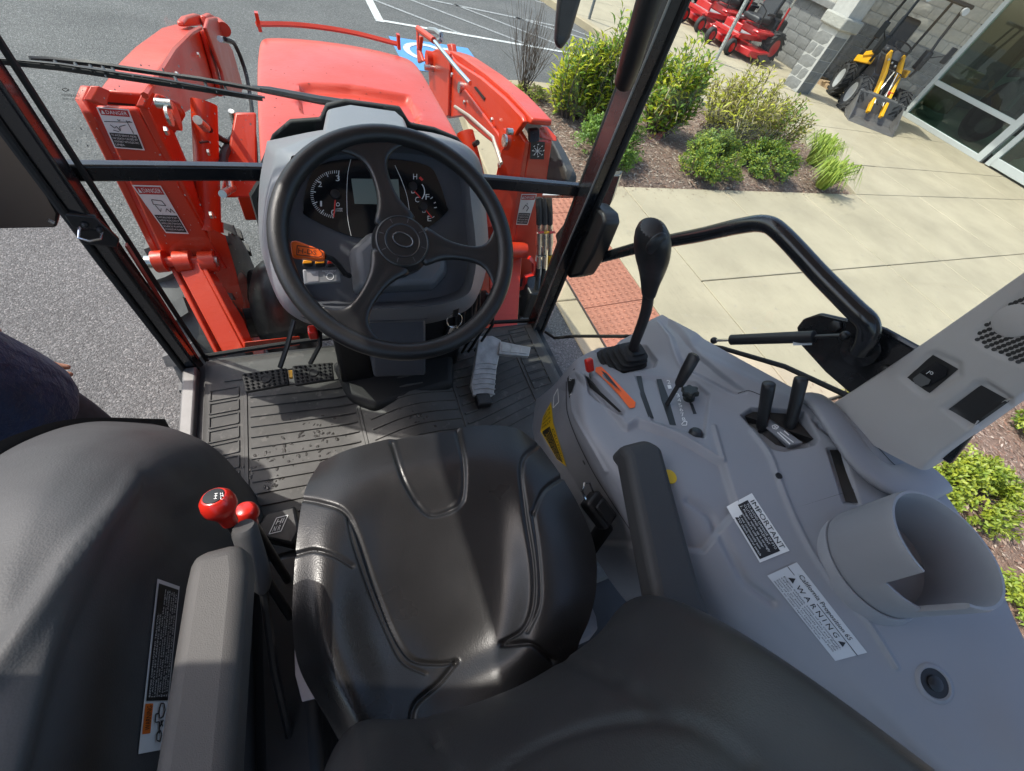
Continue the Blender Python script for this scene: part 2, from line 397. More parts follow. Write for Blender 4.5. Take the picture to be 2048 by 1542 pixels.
# planting beds
bed_a = [(1.62, 3.41), (7.14, 3.41), (7.56, 4.2), (7.69, 5.0), (7.45, 5.7), (6.0, 5.85), (4.4, 5.8), (2.6, 5.69), (2.1, 5.55), (1.80, 5.25), (1.66, 4.85), (1.62, 4.3)]
bed_b = [(2.9, .545), (7.14, .545), (7.14, -9), (2.9, -9)]
def bed(name, poly, label, z, nchip, rng):
    cx = sum(p[0] for p in poly) / len(poly); cy = sum(p[1] for p in poly) / len(poly)
    b = MB(); vs = [Vector((cx, cy, z + .05))]
    ring = []
    for i, p in enumerate(poly):
        q = poly[(i + 1) % len(poly)]
        L = math.hypot(q[0] - p[0], q[1] - p[1]); nn = max(1, int(L / .25))
        for k in range(nn): ring.append((p[0] + (q[0] - p[0]) * k / nn, p[1] + (q[1] - p[1]) * k / nn))
    rings = []
    for t, dz in ((1, -.02), (.985, .0), (.93, .035), (.7, .05), (.4, .06), (.1, .05)):
        rings.append([Vector((cx + (p[0] - cx) * t, cy + (p[1] - cy) * t, z + dz + (random.uniform(-.012, .018) if .1 < t < .98 else 0))) for p in ring])
    b.loft(rings, True, True)
    o = tag(b.build(name, M_mulch, ang=80), label, 'mulch bed', kind='structure')
    bv = BVHTree.FromPolygons(b.v, b.f)
    cm = [MB(), MB(), MB()]
    def inside(x, y):
        c = False; j = len(poly) - 1
        for i in range(len(poly)):
            if (poly[i][1] > y) != (poly[j][1] > y) and x < (poly[j][0] - poly[i][0]) * (y - poly[i][1]) / (poly[j][1] - poly[i][1]) + poly[i][0]: c = not c
            j = i
        return c
    k = 0
    while k < nchip:
        x = random.uniform(*rng[0]); y = random.uniform(*rng[1])
        if not inside(x, y): continue
        hit = bv.ray_cast(Vector((x, y, 3)), Vector((0, 0, -1)))[0]
        if hit is None: continue
        k += 1
        a = random.uniform(0, 6.28); ln = random.uniform(.012, .04); wd = random.uniform(.003, .008)
        d = Vector((math.cos(a), math.sin(a), random.uniform(-.25, .35))) * ln; s = Vector((-math.sin(a), math.cos(a), random.uniform(-.6, .6))) * wd
        c = hit + Vector((0, 0, random.uniform(.003, .012)))
        cm[random.choice((0, 0, 1, 1, 2))].add([c - d - s * .5, c + s - Vector((0, 0, .002)), c + d * .9, c - s], [(0, 1, 2, 3)])
    for i, m in enumerate(cm):
        ch = m.build('bark_chip', M_chip[i], o); ch['kind'] = 'stuff'
    return o, bv
bedA, bvA = bed('planting_bed', bed_a, 'brown bark mulch bed planted with shrubs behind the kerb', .075, 16000, ((1.6, 7.7), (3.4, 5.9)))
bedB, bvB = bed('planting_bed', bed_b, 'brown bark mulch bed beside the cab, behind the cup holder', .075, 9000, ((2.9, 6.0), (-3.2, .6)))

random.seed(55); sc_ = [MB(), MB()]
for k in range(420):
    if k % 3: x = random.uniform(1.7, 7.2); y = 3.40 - abs(random.gauss(0, .10)); z = SWZ if x > 2.9 else tz(min(x, 2.9)) + .004
    else: x = random.uniform(2.95, 5.5); y = .56 + abs(random.gauss(0, .12)); z = SWZ
    a = random.uniform(0, 6.28); l = random.uniform(.006, .022); d = Vector((math.cos(a), math.sin(a), .05)) * l; n_ = Vector((-d.y, d.x, 0)).normalized() * random.uniform(.002, .005); c = Vector((x, y, z + .004))
    sc_[k % 2].add([c - d, c + n_, c + d, c - n_], [(0, 1, 2, 3)])
for i in range(2): tag(sc_[i].build('stray_chip', M_chip[i], bedA), None, kind='stuff')
# ------------------------------------------------------------------ building
M_blk = mat('split_block_grey', (.19, .188, .178), .9, var=(7, .25), bump=(38, .012, 6))
M_blkl = mat('split_block_pale', (.44, .41, .35), .9, var=(7, .15), bump=(38, .012, 6))
M_mort = mat('mortar', (.42, .41, .38), .95, var=(12, .1))
M_alu = mat('aluminium_frame', (.52, .55, .54), .45, .3, var=(2, .05))
M_win = glass_mat('shop_glass', (.55, .74, .66), 1.0)
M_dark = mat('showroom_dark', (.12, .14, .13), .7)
bld = thing('shop_building', (13.9, 6, 0), 'shop building of grey and cream split block with tall display windows', 'building')
def block_mesh(w, h, d, seed):
    random.seed(seed); b = MB(); nx, nz = 4, 3
    vs = []
    for j in range(nz + 1):
        for i in range(nx + 1):
            e = i in (0, nx) or j in (0, nz)
            vs.append((-w / 2 + w * i / nx, -d * (0 if e else random.uniform(.5, 1.1)) , -h / 2 + h * j / nz))
    o = [(-w / 2, .08, -h / 2), (w / 2, .08, -h / 2), (w / 2, .08, h / 2), (-w / 2, .08, h / 2)]
    fs = [(j * (nx + 1) + i, j * (nx + 1) + i + 1, (j + 1) * (nx + 1) + i + 1, (j + 1) * (nx + 1) + i) for j in range(nz) for i in range(nx)]
    b.add(vs, fs); k = len(vs)
    b.add(o, [])
    b.f += [(0, k, k + 1, nx), (nx * 1, k + 1, k + 2, (nz + 1) * (nx + 1) - 1), ((nz + 1) * (nx + 1) - 1, k + 2, k + 3, nz * (nx + 1)), (nz * (nx + 1), k + 3, k, 0)]
    me = b.mesh('block', 20); return me
BW, BH = .40, .20
BM = {}
for nm, mm in (('g', M_blk), ('l', M_blkl)):
    for k in range(5):
        for nw, wd in (('f', BW), ('h', BW / 2)):
            me = block_mesh(wd - .012, BH - .012, .018, k * 7 + (3 if nw == 'h' else 0)); me.materials.append(mm); BM[nm, nw, k] = me
def wall(name, o, u, length, z0, z1, split, parent, backing=True, cap=None):
    """courses of blocks along u (unit vector) from o; outward normal = u rotated by -90 deg about z"""
    u = Vector(u); nrm = Vector((u.y, -u.x, 0)); o = Vector(o)
    M = Matrix((u, -nrm, Vector((0, 0, 1)))).transposed().to_4x4()
    if backing:
        a = o - nrm * .012; e = a + u * length
        MB().hexa([(a.x, a.y, z0), (e.x, e.y, z0), tuple(e.xy - nrm.xy * .25) + (z0,), tuple(a.xy - nrm.xy * .25) + (z0,)], [(a.x, a.y, z1), (e.x, e.y, z1), tuple(e.xy - nrm.xy * .25) + (z1,), tuple(a.xy - nrm.xy * .25) + (z1,)]).build(name, M_mort, parent)
    nr = int(round((z1 - z0) / BH))
    for r in range(nr):
        zc = z0 + (r + .5) * BH; x = 0.0; first = r % 2 == 1
        while x < length - .05:
            wdt = BW / 2 if first or length - x < BW * .75 else BW
            first = False
            k = random.randrange(5)
            me = BM['l' if zc > split else 'g', 'f' if wdt == BW else 'h', k]
            ob = bpy.data.objects.new('block', me); COL.objects.link(ob)
            mm = M.copy(); p = o + u * (x + wdt / 2); mm.translation = (p.x, p.y, zc)
            ob.matrix_world = mm; ob.parent = parent; ob.matrix_parent_inverse = Matrix.Translation(-Vector(parent.location))
            x += wdt
SPL = 1.30
# far wall behind the mowers, return wall, wall beside the display window
wall('wall', (11.72, 11.6, 0), (0, -1, 0), 3.0, SWZ, 3.1, SPL, bld)
MB().hexa([(11.74, 11.6, .1), (12, 11.6, .1), (12, 24, .1), (11.74, 24, .1)], [(11.74, 11.6, 1.25), (12, 11.6, 1.25), (12, 24, 1.25), (11.74, 24, 1.25)]).build('wall', M_blk, bld)
wall('wall', (11.88, 8.92, 0), (.753, -.658, 0), 2.66, SWZ, 3.3, 1.34, bld)
for (x, y0, y1, z) in ((11.66, 8.58, 11.6, SPL),):
    MB().box((x, (y0 + y1) / 2, z + .04), (.16, y1 - y0, .12)).build('ledge', M_blk, bld, bevel=.01)
# window band above the far wall
flat_w = MB().box((11.70, 14.6, 2.1), (.012, 6.0, 1.7)); flat_w.build('window_pane', M_win, bld)
MB().box((11.68, 14.6, 1.29), (.1, 6.2, .08)).build('window_frame', M_alu, bld)
MB().box((12.6, 14.6, 2.1), (.1, 6.2, 1.9)).build('blind', mat('teal_blind', (.10, .26, .24), .8), bld)
LAMP = bpy.data.materials.new('lamp_panel'); LAMP.use_nodes = True; _b = LAMP.node_tree.nodes['Principled BSDF']; _b.inputs['Emission Color'].default_value = (.85, 1, .95, 1); _b.inputs['Emission Strength'].default_value = 2.5
# display window
YW1, YW0, XW = 7.15, -2.0, 13.95
fr = [((XW, YW1 - .05, 1.75), (.12, .10, 3.3)), ((XW, 4.98, 1.75), (.13, .16, 3.3)), ((XW, 4.74, 1.62), (.10, .12, 3.0)), ((XW, 2.6, 1.75), (.12, .12, 3.3)), ((XW, 3.65, .22), (.10, 2.1, .16)), ((XW, 6.0, .15), (.11, 2.1, .10)), ((XW, 6.0, .86), (.11, 2.1, .09)), ((XW, 3.9, .86), (.09, 1.6, .08)), ((XW, 6.0, 3.35), (.12, 2.3, .1))]
for c, s in fr: MB().box(c, s).build('window_frame', M_alu, bld, bevel=.006)
for (y0, y1, z0, z1) in ((5.06, 7.1, .2, .815), (5.06, 7.1, .905, 3.3), (2.66, 4.68, .3, .82), (2.66, 4.68, .9, 3.3)):
    MB().box((XW + .01, (y0 + y1) / 2, (z0 + z1) / 2), (.012, y1 - y0, z1 - z0)).build('window_pane', M_win, bld)
# room behind the glass
MB().box((17.5, 4.5, .08), (7.0, 9.5, .04)).build('showroom_floor', mat('showroom_floor', (.30, .29, .25), .35), bld)
MB().box((20.8, 4.5, 2), (.2, 9.5, 4)).build('showroom_wall', mat('showroom_wall', (.32, .36, .33), .8), bld)
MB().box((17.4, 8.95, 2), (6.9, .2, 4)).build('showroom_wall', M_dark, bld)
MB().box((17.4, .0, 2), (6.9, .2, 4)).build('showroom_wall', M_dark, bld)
MB().box((17.4, 4.5, 3.75), (7.2, 9.6, .2)).build('ceiling', mat('showroom_ceiling', (.3, .3, .28), .8), bld)
MB().box((17.4, 4.5, 4.3), (7.6, 12, .8)).build('parapet', M_blkl, bld)
MB().box((13.0, 9.0, 4.1), (2.4, 10.5, .42)).build('canopy', mat('canopy_fascia', (.45, .43, .38), .8), bld)
for (x, y) in ((15.2, 6.2), (15.2, 3.8), (18, 6.2), (18, 3.8)): MB().box((x, y, 3.62), (1.1, .5, .04)).build('ceiling_lamp', LAMP, bld)
# pillar
pil = thing('block_pillar', (10.27, 7.66, 0), 'split block pillar with grey base and pale shaft, standing on the sidewalk', 'pillar')
MB().box((10.28, 7.665, 1.9), (.44, .44, 3.6)).build('core', M_mort, pil)
wall('core', (10.06, 7.89, 0), (0, -1, 0), .45, SWZ, 1.2, 9, pil, False); wall('core', (10.06, 7.44, 0), (1, 0, 0), .45, SWZ, 1.2, 9, pil, False)
wall('core', (10.12, 7.85, 0), (0, -1, 0), .37, 1.4, 3.4, .1, pil, False); wall('core', (10.1, 7.5, 0), (1, 0, 0), .37, 1.4, 3.4, .1, pil, False)
capm = mat('pillar_cap', (.36, .35, .31), .9, bump=(30, .02, 5), var=(3, .1))
MB().box((10.28, 7.665, 1.29), (.58, .58, .20)).build('cap', capm, pil, bevel=.03)
# sign posts
po = thing('sign_post', Z(1430, 122, SWZ), 'thin grey perforated steel sign post rising behind the olive shrub', 'post')
b0 = Z(1430, 122, SWZ)
MB().box((b0.x, b0.y, 1.4), (.055, .055, 2.7)).build('tube', mat('galvanised', (.42, .44, .44), .45, .6, var=(20, .15)), po)
hb = MB()
for k in range(40): hb.cyl((b0.x - .0285, b0.y, .3 + k * .06), (b0.x - .0278, b0.y, .3 + k * .06), .009, 8)
hb.build('hole', MT['ink'], po)['kind'] = 'stuff'
b1 = Z(1178, 38, SWZ)
po2 = thing('sign_post', b1, 'slim dark grey post by the kerb at the top edge, beside the mirror', 'post')
MB().cyl((b1.x, b1.y, .1), (b1.x, b1.y, 2.6), .03).build('tube', mat('post_grey', (.2, .21, .21), .5, .4), po2)
MB().box((b1.x, b1.y, 2.4), (.02, .3, .45)).build('sign_plate', M_alu, po2)
# ------------------------------------------------------------------ plants
def leafmat(name, c, c2=None):
    m = bpy.data.materials.new(name); m.use_nodes = True
    N = m.node_tree.nodes; L = m.node_tree.links; b = N['Principled BSDF']
    b.inputs['Roughness'].default_value = .42; b.inputs['Specular IOR Level'].default_value = .4
    oi = N.new('ShaderNodeTexCoord'); n = N.new('ShaderNodeTexNoise'); n.inputs['Scale'].default_value = 14; n.inputs['Detail'].default_value = 3
    L.new(oi.outputs['Object'], n.inputs['Vector'])
    r = N.new('ShaderNodeValToRGB'); r.color_ramp.elements[0].position = .35; r.color_ramp.elements[1].position = .65
    r.color_ramp.elements[0].color = (*c, 1); r.color_ramp.elements[1].color = (*(c2 or c), 1)
    L.new(n.outputs['Fac'], r.inputs[0]); L.new(r.outputs[0], b.inputs['Base Color'])
    t = N.new('ShaderNodeBsdfTranslucent'); L.new(r.outputs[0], t.inputs[0])
    mx = N.new('ShaderNodeMixShader'); mx.inputs[0].default_value = .3
    L.new(b.outputs[0], mx.inputs[1]); L.new(t.outputs[0], mx.inputs[2]); L.new(mx.outputs[0], N['Material Output'].inputs[0])
    return m
LF = dict(lime=leafmat('leaf_lime', (.38, .43, .02), (.62, .60, .05)), green=leafmat('leaf_green', (.12, .24, .03), (.26, .38, .05)), olive=leafmat('leaf_olive', (.30, .29, .06), (.50, .43, .13)),
          box=leafmat('leaf_box', (.08, .17, .025), (.19, .30, .045)), boxy=leafmat('leaf_box_yellow', (.19, .27, .025), (.38, .43, .04)), grass=leafmat('blade_green', (.20, .31, .04), (.40, .48, .09)),
          straw=leafmat('catkin', (.42, .36, .18), (.50, .42, .24)))
M_bark = mat('bark', (.12, .085, .06), .9, var=(20, .3))
def leaf(b, p, d, up, ln, wd, fold=.25):
    d = d.normalized(); s = d.cross(up)
    if s.length < 1e-3: s = Vector((1, 0, 0))
    s.normalize(); u = s.cross(d)
    b.add([p, p + d * ln * .45 + s * wd / 2 + u * wd * fold, p + d * ln - u * ln * .12, p + d * ln * .45 - s * wd / 2 + u * wd * fold, p + d * ln * .5], [(0, 1, 4), (1, 2, 4), (0, 4, 3), (4, 2, 3)])
def rv(s=1.0): return Vector((random.uniform(-s, s), random.uniform(-s, s), random.uniform(-s, s)))
def laurel(base, rx, ry, h, nsh, label, m, m2, seed, ln=.105, catk=0, cat='shrub', group=None, lean=(0, 0)):
    random.seed(seed); t = thing('laurel_shrub', base, label, cat, group); base = Vector(base)
    A, B, S, K = MB(), MB(), MB(), MB()
    for k in range(nsh):
        a = random.uniform(0, 6.283); q = math.sqrt(random.random())
        p0 = base + Vector((rx * .35 * q * math.cos(a), ry * .35 * q * math.sin(a), 0))
        hh = h * random.uniform(.55, 1.0) * (1 - .35 * q * q)
        p1 = base + Vector((rx * q * math.cos(a) + lean[0] * hh, ry * q * math.sin(a) + lean[1] * hh, hh))
        mid = (p0 + p1) / 2 + Vector((rx * .18 * math.cos(a), ry * .18 * math.sin(a), 0)) + rv(.05)
        path = [p0 * (1 - u) ** 2 + mid * 2 * u * (1 - u) + p1 * u * u for u in [i / 6 for i in range(7)]]
        S.tube(path, [.007 * (1 - i / 8) + .0015 for i in range(7)], 5)
        nl = int(hh / .021)
        for i in range(nl):
            u = .18 + .82 * i / nl
            p = p0 * (1 - u) ** 2 + mid * 2 * u * (1 - u) + p1 * u * u
            tg = ((mid - p0) * (1 - u) + (p1 - mid) * u).normalized()
            an = i * 2.4 + k; sd = Vector((math.cos(an), math.sin(an), 0)); sd = (sd - tg * sd.dot(tg)).normalized()
            d = sd * random.uniform(.6, 1.1) + tg * random.uniform(.35, 1.0) + rv(.2)
            leaf(A if random.random() < .6 else B, p + sd * random.uniform(0, .05), d, tg, ln * random.uniform(.6, 1.2), ln * .34)
        if catk and random.random() < catk:
            q0 = path[-2]; d = (Vector((math.cos(a), math.sin(a), -.3)) + rv(.3)).normalized()
            K.tube([q0, q0 + d * .06 + Vector((0, 0, .015)), q0 + d * .13 - Vector((0, 0, .03))], [.006, .007, .004], 5)
    A.build('foliage', m, t, ang=180); B.build('foliage', m2, t, ang=180); S.build('stem', M_bark, t)
    if K.v: K.build('catkin', LF['straw'], t)['kind'] = 'stuff'
    return t
def boxwood(base, rx, ry, h, n, label, m, m2, seed, cat='shrub', ln=.032, group=None):
    random.seed(seed); t = thing('low_round_shrub', base, label, cat, group); base = Vector(base)
    A, B, S = MB(), MB(), MB()
    lob = [(random.uniform(0, 6.28), random.uniform(.1, 1.2), random.uniform(.72, 1.12)) for _ in range(26)]
    for k in range(n // 9):
        a, el, sc = random.choice(lob)
        a += random.gauss(0, .3); el = abs(el + random.gauss(0, .25)); rr = sc * random.uniform(.55, 1.0) ** .4 * random.uniform(.82, 1.03)
        c = base + Vector((rx * rr * math.cos(a) * math.cos(el), ry * rr * math.sin(a) * math.cos(el), h * .12 + h * .85 * rr * math.sin(el)))
        out = Vector((math.cos(a) * math.cos(el), math.sin(a) * math.cos(el), math.sin(el) + .4)).normalized()
        for i in range(9):
            d = out * .7 + rv(1.0)
            leaf(A if random.random() < .55 else B, c + rv(.022), d, out, ln * random.uniform(.7, 1.3), ln * .55)
    for k in range(26):
        a = random.uniform(0, 6.28); p1 = base + Vector((rx * .7 * math.cos(a), ry * .7 * math.sin(a), h * random.uniform(.4, .8)))
        S.tube([base + rv(.03), (base + p1) / 2 + rv(.03), p1], [.008, .005, .003], 5)
    A.build('foliage', m, t, ang=180); B.build('foliage', m2, t, ang=180); S.build('stem', M_bark, t)
    return t
def tuft(base, r, h, n, label, seed):
    random.seed(seed); t = thing('grass_tuft', base, label, 'grass tuft', 'grass tufts at the end of the mulch bed'); base = Vector(base); A = MB()
    for k in range(n):
        a = random.uniform(0, 6.28); q = random.random() ** .6; d = Vector((math.cos(a), math.sin(a), 0)); s = Vector((-d.y, d.x, 0)) * .011
        p0 = base + d * r * .25 * q; hh = h * random.uniform(.6, 1.05); rr = r * q * random.uniform(.6, 1.1)
        P = [p0, p0 + d * rr * .3 + Vector((0, 0, hh * .6)), p0 + d * rr * .75 + Vector((0, 0, hh * .9)), p0 + d * rr * 1.1 + Vector((0, 0, hh * (.75 - .4 * q)))]
        A.add([P[0] - s, P[0] + s, P[1] - s, P[1] + s, P[2] - s * .8, P[2] + s * .8, P[3]], [(0, 1, 3, 2), (2, 3, 5, 4), (4, 5, 6)])
    A.build('blade', LF['grass'], t, ang=180)['kind'] = 'stuff'
    return t
def gz(px, py): return Z(px, py, .12)
laurel(gz(1138, 236), .36, .34, .90, 74, 'bright lime shrub with long leaves, nearest the loader arm', LF['lime'], LF['green'], 1)
laurel(gz(1180, 242), .22, .20, 1.12, 44, 'narrow upright green shrub with hanging pale catkins beside the lime shrub', LF['green'], LF['lime'], 2, catk=.7)
laurel(gz(1315, 266), .40, .36, 1.10, 70, 'fresh green shrub showing just right of the windshield pillar', LF['green'], LF['lime'], 3, catk=.25)
laurel(gz(1445, 284), .64, .48, .98, 105, 'large loose olive shrub with tan catkins in front of the sign post', LF['olive'], LF['lime'], 4, catk=.75, ln=.09)
laurel(gz(1520, 292), .42, .38, .75, 46, 'smaller arching olive shrub at the sidewalk edge, right of the big one', LF['olive'], LF['green'], 5, catk=.6, ln=.09, lean=(.25, -.1))
boxwood(gz(1212, 318), .46, .44, .50, 9000, 'round dark green box shrub behind the windshield pillar', LF['box'], LF['green'], 11)
boxwood(gz(1405, 345), .46, .42, .46, 9000, 'yellow green box shrub in front of the olive shrub', LF['boxy'], LF['box'], 12)
boxwood(gz(1520, 345), .46, .40, .40, 7800, 'dark green box shrub nearest the grass tufts', LF['box'], LF['boxy'], 13)
boxwood(gz(1420, 288), .3, .3, .3, 1600, 'small reddish brown bush in the shade under the olive shrub', leafmat('leaf_russet', (.16, .08, .035), (.24, .13, .06)), M_bark, 14)
tuft(gz(1622, 326), .34, .44, 150, 'upright tuft of green grass at the back of the bed end', 21)
tuft(gz(1640, 374), .36, .42, 150, 'arching tuft of green grass at the front corner of the bed', 22)
boxwood(gz(1915, 985), .33, .33, .28, 5200, 'yellow green box shrub right below the cab pillar', LF['boxy'], LF['grass'], 15)
boxwood(gz(2068, 876), .28, .28, .26, 2800, 'bright green box shrub cut by the right edge', LF['boxy'], LF['box'], 16)
boxwood(gz(2070, 1215), .24, .24, .2, 1800, 'low green plant at the right edge below the cup holder', LF['boxy'], LF['grass'], 17)
# bare twigs by the kerb
tw = thing('bare_shrub', gz(1045, 190), 'bare twiggy shrub with thin stems behind the right loader arm', 'shrub'); random.seed(31); b = MB(); o = gz(1045, 190)
for k in range(46):
    a = random.uniform(0, 6.28); q = random.random(); p1 = o + Vector((.42 * q * math.cos(a), .42 * q * math.sin(a), random.uniform(.5, .95)))
    md = (o + p1) / 2 + rv(.08); b.tube([o + rv(.05), md, p1], [.004, .003, .0012], 4)
    for j in range(2): b.tube([md, md + (p1 - o) * .3 + rv(.12)], [.002, .001], 4)
b.build('stem', M_bark, tw)
boxwood(o + Vector((.05, -.1, 0)), .3, .25, .16, 900, 'low yellowish weeds under the bare twiggy shrub', LF['boxy'], LF['olive'], 32)
# a few weeds
for i, (px, py, lab) in enumerate([(1300, 278, 'tiny weed sprig in the mulch right of the pillar'), (1700, 790, 'small weeds and leaf litter at the bed edge beside the door hinge'), (1975, 930, 'tiny sprig of weed in the mulch near the right edge')]):
    boxwood(gz(px, py), .12 if i == 1 else .05, .10 if i == 1 else .05, .08, 260 if i == 1 else 90, lab, LF['boxy'], LF['olive'], 40 + i, 'weed', .02)
# ------------------------------------------------------------------ machines on the sidewalk
M_tyre = mat('tyre_rubber', (.022, .022, .022), .75, var=(8, .25), bump=(60, .002))
M_mred = mat('mower_red', (.50, .012, .014), .3, coat=.3)
M_seatb = mat('seat_vinyl', (.018, .019, .022), .5)
M_grey = mat('bucket_grey', (.12, .115, .11), .55, .2, var=(6, .2))
M_rim = mat('rim_grey', (.45, .46, .46), .4, .3)
def wheel(name, parent, c, r, wd, axis, rim=M_mred, lugs=0, n=28, chev=False):
    """wheel = tyre (part) with rim and lugs under it"""
    c = Vector(c); ax = Vector(axis).normalized(); q = Vector((0, 0, 1)).rotation_difference(ax).to_matrix().to_4x4(); q.translation = c
    h = wd / 2
    t = MB().lathe([(r * .55, -h * .8), (r * .8, -h), (r * .94, -h * .85), (r, -h * .5), (r, h * .5), (r * .94, h * .85), (r * .8, h), (r * .55, h * .8)], n, q, cap=False).build(name, M_tyre, parent)
    MB().lathe([(.02, -h * .55), (r * .3, -h * .6), (r * .5, -h * .8), (r * .57, -h * .82), (r * .57, h * .82), (r * .5, h * .8), (r * .3, h * .6), (.02, h * .55)], n, q).build('rim', rim, t)
    if lugs:
        b = MB()
        for k in range(lugs):
            for sd in (-1, 1):
                a = 2 * math.pi * (k + (.5 if sd > 0 else 0)) / lugs; da = .32 if chev else 0
                pts = []
                for (aa, zz) in ((a, sd * h * .05), (a + .16, sd * h * .05), (a + da + .16, sd * h * .98), (a + da, sd * h * .98)):
                    pts.append((aa, zz))
                lo = [q @ Vector((r * .97 * math.cos(x), r * .97 * math.sin(x), z)) for x, z in pts]; hi = [q @ Vector((r * 1.06 * math.cos(x + (0.02)), r * 1.06 * math.sin(x + .02), z)) for x, z in pts]
                b.hexa(lo, hi)
        b.build('lug', M_tyre, t)['kind'] = 'stuff'
    return t

def make_mower(label):
    """zero-turn mower, front towards -x"""
    t = thing('riding_mower', (0, 0, 0), label, 'mower', 'red riding mowers along the shop wall')
    for sy in (-.34, .34):
        wheel('front_wheel', t, (-.86, sy, .155), .155, .12, (0, 1, 0))
        MB().tube([(-.86, sy + .09, .155), (-.86, sy + .09, .34), (-.80, sy, .38), (-.70, sy * .9, .38)], .018, 8).build('caster_fork', M_mred, t)
        wheel('rear_wheel', t, (.52, sy * 1.35, .29), .29, .26, (0, 1, 0), M_mred, 16, chev=True)
        MB().box((.1, sy * 1.15, .50), (.85, .20, .06)).build('fender', M_mred, t, bevel=.03)
        MB().tube([(-.16, sy * .9, .52), (-.2, sy * .9, .85), (-.28, sy * .55, .92), (-.28, sy * .25, .92)], .014, 8).build('control_lever', MT['black'], t)
        MB().box((-.25, sy * .85, .36), (1.15, .06, .09)).build('frame_rail', M_mred, t, bevel=.008)
    MB().box((-.80, 0, .37), (.07, .80, .07)).build('axle_beam', M_mred, t, bevel=.008)
    d = MB(); pts = [(-.55, -.70), (-.28, -.78), (.22, -.72), (.26, -.3), (.26, .3), (.22, .72), (-.28, .78), (-.55, .70), (-.62, .3), (-.62, -.3)]
    d.prism([Vector((x, y, .10)) for x, y in pts], (0, 0, .13)).build('mower_deck', M_mred, t, bevel=.02)
    MB().box((-.1, -.82, .15), (.4, .26, .03), Matrix.Rotation(.35, 3, 'X')).build('discharge_chute', MT['black'], t)
    MB().box((-.48, 0, .40), (.52, .55, .02)).build('footrest', M_rim, t)
    MB().box((-.68, 0, .47), (.06, .52, .16)).build('front_panel', M_mred, t, bevel=.02)
    s = MB().box((.06, 0, .66), (.50, .50, .12)).build('seat', M_seatb, t, bevel=.045, seg=3)
    MB().box((.33, 0, .90), (.12, .48, .50), Matrix.Rotation(.2, 3, 'Y')).build('backrest', M_seatb, s, bevel=.05, seg=3)
    for sy in (-.27, .27): MB().box((.12, sy, .80), (.32, .05, .05)).build('armrest', M_seatb, s, bevel=.02)
    MB().box((.68, 0, .56), (.46, .62, .40)).build('engine', MT['black'], t, bevel=.05)
    MB().lathe([(.16, 0), (.16, .08), (.1, .12)], 18, Matrix.Translation((.68, 0, .76))).build('air_filter', MT['black'], t)
    MB().box((.30, .0, .46), (.75, .80, .16)).build('body', M_mred, t, bevel=.03)
    MB().tube([(.52, -.36, .55), (.52, -.36, 1.35), (.50, -.33, 1.68), (.50, -.24, 1.75), (.50, .24, 1.75), (.50, .33, 1.68), (.52, .36, 1.35), (.52, .36, .55)], .025, 8).build('roll_bar', M_mred, t)
    for sy in (-.36, .36): MB().cyl((.52, sy, 1.0), (.52, sy, 1.14), .034, 10).build('roll_bar_joint', MT['steel'], t)
    MB().box((-.02, .36, .57), (.3, .14, .05)).build('control_panel', M_rim, t, bevel=.01)
    return t
m0 = make_mower('red riding mower nearest the block pillar, seat and roll bar in view')
m0.location = (10.15, 9.72, SWZ); m0.rotation_euler = (0, 0, R_(9))
m1 = copy_tree(m0); m1['label'] = 'red riding mower second from the block pillar, partly behind the first'
m1.location = (10.35, 11.15, SWZ); m1.rotation_euler = (0, 0, R_(5))
m2 = copy_tree(m0); m2['label'] = 'red riding mower farthest from the pillar, cut by the cab pillar'
m2.location = (10.2, 12.75, SWZ); m2.rotation_euler = (0, 0, R_(4))

# yellow articulated loader; local front towards -y
ld = thing('compact_loader', (0, 0, 0), 'yellow and black compact loader with canopy, bucket down on the sidewalk', 'loader')
for sx in (-.47, .47):
    wheel('front_wheel', ld, (sx, .12, .33), .33, .26, (1, 0, 0), M_rim, 18, chev=True)
    wheel('rear_wheel', ld, (sx, 1.28, .33), .33, .26, (1, 0, 0), M_rim, 18, chev=True)
    MB().prism([(sx * .34 - .03, -.42, .22), (sx * .34 - .03, -.36, .16), (sx * .34 - .03, .30, .72), (sx * .34 - .03, .78, 1.02), (sx * .34 - .03, .74, 1.12), (sx * .34 - .03, .2, .82)], (.06, 0, 0)).build('lift_arm', MT['yellow'], ld, bevel=.008)
    MB().tube([(sx * 1.05, .55, .85), (sx * 1.08, .50, 1.1), (sx * 1.0, .58, 1.5), (sx * .95, .62, 2.02)], .03, 8).build('canopy_post', MT['black'], ld)
    MB().tube([(sx * .95, 1.35, .95), (sx * .95, 1.28, 1.6), (sx * .92, 1.2, 2.02)], .03, 8).build('canopy_post', MT['black'], ld)
    MB().cyl((sx * .42, -.2, .30), (sx * .5, .42, .62), .028, 10).build('hydraulic_cylinder', MT['steel'], ld)
    MB().box((sx * 1.06, .60, 1.15), (.12, .22, .34)).build('side_guard', MT['black'], ld, bevel=.03)
    MB().tube([(sx * 1.05, .52, 1.2), (sx * 1.45, .40, 1.32), (sx * 1.55, .38, 1.36)], .01, 6).build('mirror_arm', MT['black'], ld)
    MB().box((sx * 1.66, .38, 1.36), (.13, .035, .28)).build('mirror', MT['black'], ld, bevel=.02)
bk = MB(); prof = [(-.10, .44), (-.16, .50), (-.20, .47), (-.22, .18), (-.32, .06), (-.72, .012), (-.74, .0), (-.34, .0), (-.16, .08), (-.10, .2)]
bk.prism([(-.55, y, z) for y, z in prof], (1.10, 0, 0)).build('bucket', M_grey, ld, bevel=.006)
for sx in (-.55, .53): MB().prism([(sx, -.16, .48), (sx, -.22, .1), (sx, -.70, .0), (sx, -.5, .22)], (.02, 0, 0)).build('bucket_side', M_grey, ld)
